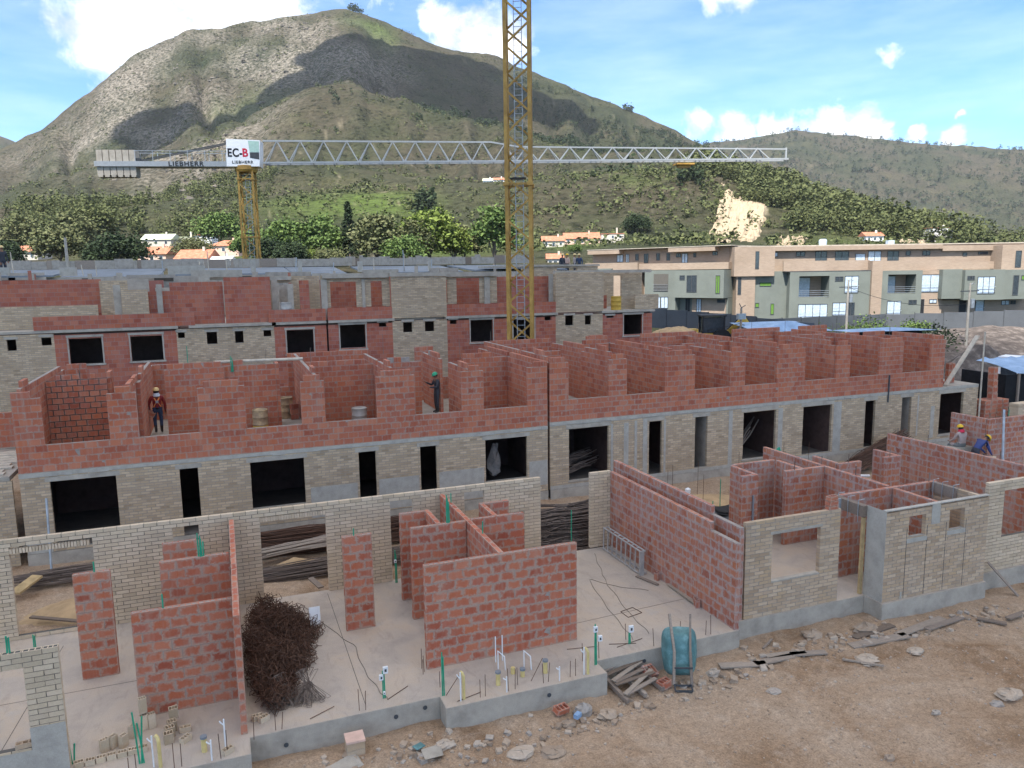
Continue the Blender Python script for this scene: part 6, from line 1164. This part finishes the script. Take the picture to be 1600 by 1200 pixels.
for lb, a, b in (('rusty bar leaning left beside the capped stub', (5.62, 13.95, .01), (5.93, 14.05, .42)), ('rusty bar lying bent at the left bump corner', (3.95, 13.8, .012), (4.5, 13.95, .012)), ('thin bar lying before the widest wall', (6.9, 14.9, .012), (7.6, 14.75, .02)), ('bar lying on the left recess floor', (1.1, 14.3, .012), (1.6, 14.55, .02)), ('bar lying right of the lone white box conduit', (2.65, 14.4, .012), (3.15, 14.75, .012)), ('bars lying beside the short conduit on the right slab', (7.9, 14.75, .012), (8.5, 14.55, .012)), ('bar lying across the right slab', (8.0, 14.55, .012), (8.75, 14.7, .012)), ('leaning bar at the left bump corner', (3.8, 14.1, .01), (4.02, 13.9, .5))):
    q = MB(); q.tube([a, b], .007, 5); tag(q.obj('steel_bar', M['rust'], None), lb, 'steel bar')
def cable(lb, pts, r=.0055):
    P_ = [np.array(p) for p in pts]; t = np.linspace(0, len(P_)-1, 40); pp = np.stack([np.interp(t, range(len(P_)), [p[i] for p in P_]) for i in range(2)], -1); q = MB(); q.tube([(x+.02*math.sin(i*.9), y+.03*math.sin(i*.5), .012) for i, (x, y) in enumerate(pp)], r, 5); tag(q.obj('cable', M['cable'], None), lb, 'cable')
cable('dark cable snaking over the slab from the wire heap to the white box conduit', [(1.45, 19.73), (2.03, 17.92), (2.4, 16.9), (2.41, 15.67), (2.55, 14.83), (2.66, 14.4)]); cable('thin cable running down the right slab beside the cage', [(10.2, 20.0), (9.75, 18.7), (9.45, 17.71), (9.13, 15.92), (9.04, 14.84)]); cable('looped thin cable on the right slab', [(10.3, 17.0), (9.7, 17.5), (9.16, 18.31), (8.84, 16.85), (8.65, 15.55), (8.53, 14.71)])
q = MB()
for a, b in (((0, 0), (.45, .1)), ((.45, .1), (.38, .45)), ((.38, .45), (-.02, .35)), ((-.02, .35), (0, 0))): q.tube([(*a, .01), (*b, .01)], .008, 5)
tag(q.obj('steel_loop', M['rust'], None, (9.0, 15.8, 0)), 'small square steel loop lying on the right slab', 'steel loop')
# cage leaning on the party wall
T = thing('metal_cage', 'dull aluminium cage with upright rungs lying along the red party wall', 'frame', (10.62, 18.0, 0))
for x, z in ((0, .04), (.02, .70), (.16, .70), (.2, .04)): q = MB(); q.tube([(x, 0, z), (x, 2.25, z)], .024, 8); q.obj('rail', M['alu'], T)
for i in range(9):
    y = .02+i*2.2/8; q = MB(); q.tube([(0, y, .03), (.02, y, .70), (.16, y, .71)], .022, 7); q.obj('rung', M['alu'], T)
q = MB(); q.box(-.02, .12, -.03, .03, 0, .72); q.obj('end_post', M['alu'], T)
G_B = 'loose hollow bricks lying about'
def loose(lb, k_, x, y, z=0, rot=(0, 0, 0), s=(.3, .13, .1), grp=G_B):
    o = link('loose_brick', KIND[k_]['top'], None, (x, y, z), rot, s); tag(o, lb, 'brick', grp)
for i, (x, y, a) in enumerate([(-2.56, 14.62, .5), (-2.39, 14.67, .9), (-2.21, 14.63, .9), (-2.06, 14.9, 1.2)]): loose('%s upright hollow pale brick from the left behind the low row' % ordinal(i+1), 'brick', x, y, 0, (0, 0, a), (.14, .1, .24))
for i in range(7): loose('%s pale brick from the left in the low row at the lower left slab edge' % ordinal(i+1), 'brick', -2.95+i*.17, 14.3+i*.012, 0, (0, 0, .1+rnd.gauss(0, .06)), (.15, .12, .1))
for i in range(3): loose(('left lower brick of the upright stack against the broad red wall', 'right lower brick of the upright stack against the broad red wall', 'top brick of the upright stack against the broad red wall')[i], 'brick', -1.95+(i % 2)*.14, 15.1+.05*(i//2), .32*(i//2), (0, 0, .3), (.13, .12, .30))
for i in range(4): loose(('nearest grey smeared block before the broad red wall', 'second nearest grey smeared block before the broad red wall', 'farthest grey smeared block on the floor before the broad red wall', 'grey smeared block lying on top of the farthest one')[i], 'brick_m', -1.5+.02*i, 14.45+i*.2, 0 if i < 3 else .15, (0, 0, .2+rnd.gauss(0, .1)), (.16, .15, .2))
for lb, x, y in (('loose pale brick before the broad red wall, left one', -1.26, 14.75), ('loose pale brick threaded on two bars', -1.17, 14.35), ('loose pale brick at the slab corner before the cross wall', -.46, 13.68), ('loose yellowish brick at the near end of the wire heap', .2, 14.5), ('second loose brick at the near end of the wire heap', .05, 14.62)): loose(lb, 'brick', x, y, 0, (0, 0, rnd.uniform(0, 1)), (.2, .12, .1))
loose('orange hollow brick on the sill of the bottom left window', 'brick_k', -3.75, 14.13, .66, (0, 0, .1), (.3, .12, .1)); loose('red block at the foot of the party wall beyond the cage', 'block_r', 10.86, 17.45, 0, (0, 0, .3), (.3, .14, .22)); loose('red block at the foot of the party wall near its end', 'block_r', 10.95, 15.55, 0, (0, 0, 1.2), (.3, .12, .2))
for i in range(3): loose('%s red block on the corner of the ochre window wall' % ('lowest', 'middle', 'topmost')[i], 'block', 14.1+.02*i, 14.6, 2.46+.12*i, (0, 0, .1*i), (.30, .16, .11), 'stacked red blocks on the window wall')
for i in range(2): loose('%s hollow block of the small stack on the dirt' % ('lower', 'upper')[i], 'brick_k', 1.68, 13.5, -.5+.155*i, (0, 0, .02), (.34, .3, .15), 'two block stack on the dirt')
q = MB(); q.box(0, .36, 0, .34, 0, .04); o = q.obj('clay_tile', M['block'].copy() if False else M['pinkw'], None, (1.67, 13.48, -.188)); tag(o, 'pink tile on top of the small block stack', 'tile')
for i, (x, y, w, d) in enumerate([(1.45, 13.0, .55, .4), (3.0, 12.9, .4, .3), (-.1, 12.7, .4, .25)]): q = MB(); q.add((BOXV*[w, d, .05])+nr.normal(0, .03, (8, 3))*[1, 1, .1], BOXF); tag(q.obj('concrete_slab_piece', M['concrete'], None, (x, y, -.47), rnd.uniform(-.6, .6)), ('broken concrete slab piece under the block stack', 'broken concrete slab piece beside the puddle', 'broken concrete slab piece at bottom left')[i], 'rubble')
# wheelbarrow tipped up against the slab
T = thing('wheelbarrow', 'teal wheelbarrow tipped up on its nose against the slab edge', 'wheelbarrow', (9.1, 13.62, -.5), math.radians(-24)); T.scale = (1.16, 1.16, 1.12)
n = 20; V = []; q = MB()
for z, hw, hh, dep in ((0, .33, .46, 0), (.0, .345, .475, .03), (.0, .30, .42, -.16), (.0, .24, .33, -.27), (.0, .12, .16, -.285)):
    for k_ in range(n):
        t = 2*math.pi*k_/n; c, s = math.cos(t), math.sin(t); e = .45; x = hw*math.copysign(abs(c)**e, c); y = hh*math.copysign(abs(s)**e, s)
        V.append((x*(1-.12*(y < 0)*abs(y)/hh), dep, y+.52))
rows = [1, 0, 2, 3, 4]; V = [V[r*n+k_] for r in rows for k_ in range(n)]
q.add(V, [[i*n+k_, i*n+(k_+1) % n, (i+1)*n+(k_+1) % n, (i+1)*n+k_] for i in range(4) for k_ in range(n)]+[list(range(4*n, 5*n))]); tray = q.obj('tray', M['barrow'], T, smooth=True); tray.rotation_euler = (-.28, 0, 0)
fr = MB(); n2 = 24
for k_ in range(n2):
    pass
for s in (-1, 1): q = MB(); q.beam((s*.17, -.30, -.02), (s*.15, -.31, .62), .045, .05); q.beam((s*.15, -.31, .6), (s*.20, -.06, 1.28), .042, .045); o = q.obj('handle', M['wood'], T); o.rotation_euler = (-.2, 0, 0)
q = MB(); q.beam((-.17, -.36, .42), (.17, -.36, .42), .03); q.beam((-.17, -.3, .02), (.17, -.3, .02), .03); q.beam((-.16, -.42, -.03), (.16, -.42, -.03), .035); o = q.obj('cross_brace', M['darkgrey'], T)
q = MB()
for s in (-1, 1): q.tube([(s*.16, -.3, .05), (s*.16, -.46, .0), (s*.1, -.46, -.02)], .016, 6)
q.obj('leg', M['darkgrey'], T)
# broken pallet and timber
T = thing('pallet', 'broken grey wooden pallet lying against the slab corner', 'pallet', (7.45, 13.2, -.5), math.radians(8))
for i in range(3): q = MB(); q.beam((.05+.48*i, -.05, .05), (.12+.42*i, 1.05, .14), .08, .09); q.obj('bearer', M['wood'], T)
for i in range(7): q = MB(); a = rnd.gauss(0, .12); y = .1+.14*i; q.beam((-.05+rnd.random()*.2, y-a*.5, .14+.015*i), (.95+rnd.random()*.25, y+a*.5+.1, .17+.02*i+rnd.random()*.03), .1, .022); q.obj('slat', M['wood'], T)
def board(lb, a, b, w=.16, h=.03, m='wood', z=-.46, tilt=0):
    q = MB(); q.beam((*a, z), (*b, z+tilt), w, h); tag(q.obj('plank', M[m], None), lb, 'plank')
for lb, a, b, w in (('grey plank at the left end of the row on the dirt', (10.15, 13.62), (11.2, 13.3), .22), ('grey plank second from left on the dirt row', (10.95, 13.38), (12.0, 13.35), .2), ('dark wet plank in the middle of the dirt row', (11.4, 13.55), (12.4, 13.4), .2), ('plank at the right end of the dirt row', (12.0, 13.42), (12.85, 13.2), .18), ('thin stick lying alone on the dirt', (12.95, 12.79), (13.6, 12.2), .05), ('long plank below the kitchen box', (13.6, 13.2), (15.3, 13.1), .25), ('curved plank below the kitchen box corner', (14.0, 13.5), (15.4, 13.65), .2), ('dark plank right below the kitchen box', (15.1, 13.2), (16.9, 13.45), .22),
                    ('last dark plank in the kitchen box row', (16.0, 13.15), (17.4, 13.3), .16), ('short thick board lying diagonally at right', (17.7, 13.1), (18.1, 12.6), .15), ('board cut by the right edge of the picture', (18.4, 12.8), (20.2, 13.0), .15), ('pale offcut stick near the party wall end', (11.6, 13.9), (12.1, 14.2), .05)): board(lb, a, b, w, .035, 'wood', -.42)
board('loose plank along the foot of the party wall', (11.0, 17.1), (10.95, 15.75), .14, .025, 'wood', .05, .02); board('short plank beside the cage end', (10.48, 17.95), (10.72, 17.2), .1, .03, 'wood', .03); board('plank leaning at the foot of the right brick wall', (19.62, 14.35), (19.95, 13.6), .12, .03, 'wood', .35, -.8)
q = MB()                                                       # stones along the slab and over the dirt
for i in range(3600):
    if i < 560: x = rnd.uniform(-3, 19); y = 13.25+rnd.gauss(0, .22)-(.45 if -3 < x < 0 or 3.7 < x < 7.3 else 0)+(.3 if 11 < x < 15.4 else 0); s = abs(rnd.gauss(.035, .035))+.012
    else: x = rnd.uniform(-2, 22); y = rnd.uniform(8.6, 13.3); s = abs(rnd.gauss(.004, .012))+.004
    z = float(zdirt(np.array(x), np.array(y))); V = (BOXV-.5)*[s*1.5, s*1.1, s*.8]+np.array([[rnd.gauss(0, s*.14) for _ in range(3)] for _ in range(8)]); a = rnd.uniform(0, 3.14); c, s_ = math.cos(a), math.sin(a)
    q.add(V@np.array([[c, s_, 0], [-s_, c, 0], [0, 0, 1]])+[x, y, z+s*.2], BOXF)
q.obj('gravel', M['stone'], kind='stuff')
def rock(lb, x, y, s, h, m='stone', sd=1, name='rock'):
    g = np.random.default_rng(sd); nu, nv = 12, 7; u, v = np.meshgrid(np.linspace(0, 2*math.pi, nu, endpoint=False), np.linspace(-1, 1, nv), indexing='ij'); c = np.sqrt(np.clip(1-v*v, 0, 1))+.02; k_ = .75+.5*g.random((nu, nv))
    P_ = np.stack([np.cos(u)*c*s*k_, np.sin(u)*c*s*.75*k_, v*h*k_], -1).reshape(-1, 3); i = np.arange(nu*nv).reshape(nu, nv); i1 = np.roll(i, -1, 0); q = MB(); q.add(P_, np.stack([i[:, :-1], i1[:, :-1], i1[:, 1:], i[:, 1:]], -1).reshape(-1, 4).tolist())
    tag(q.obj(name, M[m], None, (x, y, float(zdirt(np.array(x), np.array(y)))+h*.3)), lb, 'rock')
for i, (lb, x, y, s, h) in enumerate((('large upright beige rock below the right end of the bump', 6.5, 13.25, .2, .2), ('flat rock right of the upright one', 6.9, 12.95, .2, .1), ('flat rock under the fallen red block', 6.05, 13.0, .16, .08), ('broad flat rock sunk in the dirt at bottom centre', 4.8, 12.45, .26, .07), ('pale flat rock right of the bottom centre one', 5.4, 12.3, .24, .06), ('round flat stone alone on the dirt', 10.68, 12.39, .17, .05), ('grey lump beside the left bump corner', 3.5, 13.2, .2, .08), ('grey lump left of the bump corner', 3.1, 13.0, .18, .07), ('ochre boulder at the right edge of the dirt', 15.2, 10.4, .28, .12), ('small ochre rock left of the boulder', 14.7, 10.3, .14, .07), ('dark lump on the right dirt', 13.2, 10.5, .1, .06), ('double stone at lower right', 11.2, 9.8, .1, .07), ('grey rubble lump under the kitchen step', 13.1, 13.95, .25, .14), ('grey rubble lump left of the kitchen corner', 14.6, 13.75, .3, .15), ('white mortar lump on the right dirt', 14.9, 12.5, .2, .06), ('pebble pile lump on the dirt', 13.5, 12.6, .3, .07), ('beige stone right of the wheelbarrow', 9.9, 13.5, .16, .09))): rock(lb, x, y, s, h, 'stone', 90+i)
loose('red hollow block fallen below the middle bump', 'block', 5.9, 13.2, -.44, (.2, .1, .3), (.32, .2, .12)); loose('red block right of the broken pallet', 'block', 8.45, 13.3, -.5, (0, 0, .3), (.3, .2, .16)); loose('pinkish tilted slab block behind the pallet', 'block_r', 8.35, 13.75, -.45, (.5, .2, .4), (.35, .3, .12))
q = MB(); q.box(-.1, .1, -.08, .08, 0, .012); tag(q.obj('scrap_packet', M['barrow'], None, (3.0, 13.25, -.4), .4), 'torn teal packet on the wet dirt', 'litter')
q = MB(); q.box(-.08, .08, -.05, .05, 0, .09); tag(q.obj('crushed_packet', M['blue'], None, (6.25, 13.0, -.42), .6), 'crushed bluish packet among the rocks', 'litter')

# ------------------------------------------------------------------ yard between the rows
def bars(lb, a, b, n, w, h, sag=.05, m='bar', r=.011, seed=1):
    g = random.Random(seed); a, b = Vector(a), Vector(b); d = (b-a).normalized(); s = d.cross(Vector((0, 0, 1))).normalized(); T = thing('rebar_bundle', lb, 'rebar', a); q = MB()
    for i in range(n):
        t = g.uniform(-1, 1); z = h*(1-abs(t)**2)*g.random()**.5; o0 = s*t*w/2+Vector((0, 0, z)); l0, l1 = g.uniform(-.5, .5), g.uniform(-.5, .5); L_ = (b-a).length; j = s*g.gauss(0, w*.08); k_ = Vector((0, 0, g.gauss(0, h*.08)))
        q.tube([o0+d*l0, o0+d*L_*.33+j+k_, o0+d*L_*.66-j, o0+d*(L_+l1)+k_], r, 4, False)
    q.obj('bars', M[m], T, kind='stuff')
bars('tall brown stack of rebar behind the gap in the brick wall', (8.0, 22.0, -.35), (11.6, 22.0, -.35), 420, 1.5, 1.35, seed=2, r=.013)
bars('long rebar bundle seen through the middle brick opening', (.2, 22.6, -.3), (6, 22.9, -.3), 120, .9, .35, seed=3); bars('dark rebar bundle beyond the middle brick opening', (.2, 25.2, -.3), (6.5, 25.0, -.3), 220, 1.3, .6, m='rust', seed=4); bars('pale sticks lying across the middle brick opening', (.3, 23.9, .0), (4, 24.4, .1), 36, .8, .15, m='wood', seed=5, r=.022)
bars('rebar bundle seen through the left brick window', (-6, 25.1, -.3), (-2, 25.3, -.3), 90, .9, .3, seed=6); bars('thick rebar bundle rising beside the red party wall at right', (25.6, 25.4, -.3), (29.3, 26.2, .5), 150, .9, .45, seed=7, m='rust', r=.013)
bars('coil of rebar behind the short red wall end', (20.4, 20.2, -.2), (23.0, 21.0, -.1), 110, 1.1, .5, seed=8, m='rust')
heap('sand_heap', 'sand heap in the yard seen through the middle brick opening', 'heap', (1.6, 23.2, -.5), 1.6, .8, .55, 'sand', 4); heap('sand_heap', 'dirt heap in the yard seen through the left window opening', 'heap', (-3.6, 22.6, -.5), 2.2, 1.4, .6, 'sand', 6); heap('sand_heap', 'low dirt heap in the right house yard', 'heap', (16.2, 24.2, -.5), 3, 1.5, .5, 'sand', 9)
q = MB(); q.beam((-5.95, 24.0, -.15), (-5.5, 24.7, .02), .35, .06); tag(q.obj('form_panel', M['wood_y'], None), 'yellow brown formwork board in the left window opening', 'board'); board('long grey plank in the left window opening', (-5.2, 22.2), (-3.6, 21.2), .12, .04, 'wood', -.2); board('short plank before the rebar in the middle opening', (1.9, 21.6), (2.1, 20.8), .16, .04, 'wood', -.05)
pipe('grey steel prop standing before the leftmost dark window', 'steel', [(-5.25, 25.2, -.4), (-5.32, 25.9, 2.0)], .035, 'prop', 'steel_prop')
for i, (x, y) in enumerate(((14.2, 24.5), (15.3, 24.0), (15.9, 24.6), (17.2, 24.8), (18.0, 23.2), (16.2, 23.0), (19.6, 25.4), (22.4, 26.0), (23.4, 25.6))): q = MB(); q.tube([(0, 0, -.5), (.02, 0, 1.1)], .008, 5); tag(q.obj('starter_bar', M['rust'], None, (x, y, 0)), 'x', 'steel bar', 'upright bars in the right yard')
label_in_row([o for o in COL.objects if o.get('group') == 'upright bars in the right yard'], '%s upright bar from the left in the yard before the right doors')
q = MB(); q.lathe([(.05, -.5), (.05, .75), (.10, .76), (.10, .9), (.02, .95)], (15.0, 22.2, 0), 10); tag(q.obj('vent_pipe', M['white_pipe'], None), 'white capped vent pipe in the right house yard', 'pipe')
for i in range(4): q = MB(); V = []; 
T = thing('tar_sheet', 'torn black sheets lying in the right house yard', 'sheet', (17.2, 21.8, 0)); g = random.Random(3)
for i in range(5): q = MB(); n = 8; V = [[(u/7-.5)*1.6, (v/3-.5)*.6, .25*math.sin(u*.7+i)*.3+.02*v+.08*i] for u in range(n) for v in range(4)]; q.add(V, [[u*4+v, (u+1)*4+v, (u+1)*4+v+1, u*4+v+1] for u in range(n-1) for v in range(3)]); o = q.obj('sheet', M['black'] if i % 2 else M['darkgrey'], T, (g.uniform(-.5, .5), g.uniform(-.4, .4), -.25), g.uniform(-.4, .4))
q = MB(); n = 7; V = [[(u/6-.5)*.5, (v/3-.5)*.1, .3+.28*v/3+.05*math.sin(u*1.4)] for u in range(n) for v in range(4)]; q.add(V, [[u*4+v, (u+1)*4+v, (u+1)*4+v+1, u*4+v+1] for u in range(n-1) for v in range(3)]); q.tube([(-.2, 0, -.4), (-.2, 0, .6)], .015); q.tube([(.2, 0, -.4), (.2, 0, .6)], .015); tag(q.obj('safety_net', M['green_pipe'], None, (17.9, 21.2, 1.7)), 'scrap of bright green netting on posts behind the inner pillar', 'netting')
q = MB(); q.tube([(21.6, 21.2, .9), (22.3, 21.2, .82)], .05, 8); tag(q.obj('white_tube', M['white'], None), 'bright white tube over the coiled rebar', 'pipe')
# kitchen box formwork
T = thing('formwork', 'dark timber lintel form bridging to the kitchen box', 'formwork', (15.3, 14.66, 0)); q = MB(); q.box(-.02, .16, 0, 1.15, 2.12, 2.42); q.obj('form_beam', M['wood'], T); q = MB(); q.box(.0, .09, .0, .07, 0.01, 2.1); q.obj('post', M['wood_y'], T); 
for y in (.15, .5, .85): q = MB(); q.tube([(-.04, y, 1.95), (-.04, y, 2.55), (.18, y, 2.55)], .012, 5); q.obj('clamp', M['steel'], T)
q = MB(); q.box(-.3, -.22, .55, .6, 1.2, 2.5); q.obj('steel_strip', M['steel'], T)
T = thing('formwork', 'dark timber form in the far right corner of the kitchen box', 'formwork', (18.9, 14.9, 0)); q = MB(); q.box(0, .12, 0, .8, 2.1, 2.4); q.obj('form_beam', M['wood'], T); 
for y in (.05, .4, .7): q = MB(); q.tube([(-.06, y, 1.95), (-.06, y, 2.5), (.16, y, 2.5)], .012, 5); q.obj('clamp', M['steel'], T)
G_S = 'bars standing out of the wall tops of the right house'
for i, (x, y, z) in enumerate(((17.55, 17.2, 2.3), (17.55, 18.6, 2.3), (18.5, 18.45, 2.3), (18.9, 15.8, 2.3), (20.3, 18.5, 2.3), (23.15, 19.5, 2.3), (23.15, 16.8, 2.3), (16.3, 18.4, 2.3), (19.1, 15.0, 2.4), (23.15, 20.8, 2.3))): q = MB(); q.tube([(0, 0, 0), (.01, 0, .35)], .012, 5); tag(q.obj('starter_bar', M['bar'], None, (x, y, z)), 'x', 'steel bar', G_S)
label_in_row([o for o in COL.objects if o.get('group') == G_S], '%s bar from the left on the red wall tops of the right house')
pipe('grey conduit fixed on the inner red pillar', 'grey_pipe', [(14.75, 18.36, .4), (14.75, 18.36, 1.75)], .03, 'pipe')
loose('red block on the floor inside the square window', 'block', 12.4, 15.0, 0, (0, 0, .2), (.25, .14, .3)); loose('second red block on top of the one inside the window', 'block', 12.42, 15.0, .31, (0, 0, .5), (.22, .14, .2))

# ------------------------------------------------------------------ on the upper floors
def drum(lb, x, y, z, m='drum', h=.88, r=.29, m2=None, txt=None):
    T = thing('drum', lb, 'drum', (x, y, z)); q = MB(); q.lathe([(r, 0), (r, .01), (r*1.03, .03), (r, .05), (r, h*.33), (r*1.05, h*.345), (r, h*.36), (r, h*.65), (r*1.05, h*.665), (r, h*.68), (r, h-.03), (r*1.03, h-.015), (r*.98, h), (r*.93, h), (r*.92, h-.06)], n=22); q.obj('shell', M[m], T, smooth=True)
    if m2: q = MB(); q.lathe([(r*1.006, .08), (r*1.006, h*.3)], n=22); q.f = q.f[:-2]; q.mi = q.mi[:-2]; q.obj('paint_band', M[m2], T, smooth=True)
    if txt: text(txt, .3, M['black'], T, (-.2, -r*1.02, .28), 0)
    return T
drum('rusty beige drum with yellow paint in the left upper room', 1.14, 30.6, 2.58, 'drum', m2='drumy'); drum('beige drum standing deeper in the left upper rooms', 2.3, 33.2, 2.58, 'drum'); drum('grey white drum marked 09 behind the fifth pier', 4.75, 29.3, 2.58, 'drumw', txt='09')
drum('yellow drum on the slab edge of the rear row', 23.2, 42.6, 6.11, 'drumy', .85, .32); drum('pale grey drum in the upper left rear room', 3.3, 43.0, 6.12, 'drumw', 1.0, .33)
for i in range(3): loose('%s red block stacked beside the deeper drum' % ('lowest', 'middle', 'topmost')[i], 'block_b', 2.45+.02*i, 32.6, 2.58+.22*i, (0, 0, .2*i), (.32, .2, .21), 'red blocks beside the drum')
for i in range(6): loose('tan block %s in the stepped pile in the right upper room' % ('lower left', 'lower middle', 'lower right', 'upper left', 'upper middle', 'upper right')[i], 'brick_k', 23.7+.36*(i % 3), 28.3, 2.7+.2*(i//3)+.0, (0, 0, rnd.gauss(0, .1)), (.34, .25, .19), 'tan blocks piled in the upper room')
loose('tan block on the top of the stepped pile', 'brick_k', 23.75, 28.3, 3.1, (0, 0, .1), (.34, .25, .19))
q = MB(); q.tube([(-.35, 31.5, 5.28), (2.9, 31.1, 5.28)], .06, 8); tag(q.obj('long_pole', M['wood_p'], None), 'long pale pole laid along the upper room wall tops', 'pole')
q = MB(); q.beam((33.1, 27.1, 2.75), (35.05, 27.1, 5.1), .22, .05); tag(q.obj('plank', M['wood_p'], None), 'pale plank leaning diagonally at the right slab end', 'plank'); q = MB(); q.tube([(35.3, 26.9, -.3), (35.32, 26.92, 5.3)], .04, 7); tag(q.obj('post', M['wood_p'], None), 'tall pale post at the right end of the middle row', 'post')
loose('orange block lying at the foot of the leaning plank', 'block', 32.9, 27.2, 2.7, (0, 0, .3), (.5, .3, .2), 'orange blocks at the slab end')
for i in range(6): loose('red block %s in the small stack behind the leaning plank' % ('bottom left', 'bottom right', 'middle left', 'middle right', 'top left', 'top right')[i], 'block', 34.0+.22*(i % 2), 27.7, 2.7+.34*(i//2), (0, 0, 0), (.2, .2, .33), 'stacked blocks at the slab end')
q = MB(); q.tube([(29.28, 26.97, 2.2), (29.28, 26.96, 3.5)], .035, 7); tag(q.obj('drain_pipe', M['darkgrey'], None), 'short dark drain pipe on the red parapet', 'pipe')
G_V = 'starter bars on the upper walls'
UB_ = []
for i in range(26): 
    x = rnd.choice([-6.1, -2.9, .2, 2.9, 5.7, 8.7, 11.6, 11.9, 14.9, 17.8, 20.4, 23.3, 26.1, 29.2, 32.4])+rnd.uniform(-.02, 1.5); y = rnd.choice([30.0, 31.2, 34.9, 35.1]); q = MB(); q.tube([(0, 0, 0), (rnd.gauss(0, .02), 0, rnd.uniform(.4, .95))], .010, 4); o_ = tag(q.obj('starter_bar', M['bar'], None, (min(x, 32.4), y, 4.9)), 'x', 'steel bar', G_V); UB_.append(bpy.data.objects[o_.name]) if False else UB_.append(o_)
label_in_row(UB_, '%s thin bar from the left standing above the red upper walls')
# stacked blocks, net and props at the right end
T = thing('block_pallet', 'tall pile of red blocks stacked at the right end of the middle row', 'block stack', (35.7, 26.9, -.4))
g = random.Random(9)
for k_ in range(10):
    for i in range(4):
        for j in range(2): link('hollow_block', KIND['block']['u'][g.randrange(4)], T, (.0+i*.42+g.gauss(0, .01), j*.36, k_*.22), (0, 0, g.gauss(0, .03)), (.40, .34, .21))
for k_ in range(5): link('hollow_block', KIND['block']['top'], T, (.6, .1, 2.2+k_*.33), (0, 0, .05*k_), (.36, .3, .32))
pipe('pale steel prop leaning against the right edge red walls', 'steel', [(29.0, 20.9, .2), (29.5, 21.4, 2.75)], .05, 'prop', 'steel_prop')
q = MB(); q.add(BOXV*[1.2, .05, .9]+[0, 0, 0], BOXF); tag(q.obj('form_panel', M['concrete_w'], None, (30.2, 22.6, .5), .3), 'grey formwork panel beside the stacked blocks', 'board')
for i in range(5): q = MB(); q.box(0, 1.0, 0, .4, i*.12, i*.12+.1); 
T = thing('brick_pallet', 'stack of pale bricks at the right edge before the black net', 'brick stack', (36.3, 25.6, 0))
for k_ in range(8):
    for i in range(4): link('facing_brick', KIND['brick']['u'][k_ % 4], T, (i*.31, 0, 1.0+k_*.1), (0, 0, 0), (.29, .5, .09))
q = MB(); q.box(0, 1.25, 0, .5, -.4, .99); q.obj('support', M['wood'], T)
# things seen inside the dark rooms
bars('jumbled pipes and bars inside the first window of the right half', (12.4, 28.0, .3), (14.2, 28.6, .5), 40, .8, .6, m='bar', seed=11, r=.02); bars('leaning boards inside the third window of the right half', (21.2, 27.8, .2), (22.7, 28.4, 1.4), 8, .5, .2, m='wood', seed=12, r=.03); bars('leaning poles inside the last window of the right half', (33.2, 28.0, .2), (34.2, 28.2, 1.9), 4, .3, .1, m='wood_p', seed=13, r=.02)
T = thing('sack', 'pale plastic sack hanging inside the sixth dark window', 'sack', (9.9, 28.2, .5)); q = MB(); q.lathe([(.05, 1.25), (.16, 1.0), (.26, .6), (.3, .3), (.2, .08), (.05, .0)], n=9); q.v = [v*[1, .5, 1]+nr.normal(0, .05, v.shape) for v in q.v]; q.obj('bag', M['mortar'], T)

bpy.data.scenes.remove(TMP)
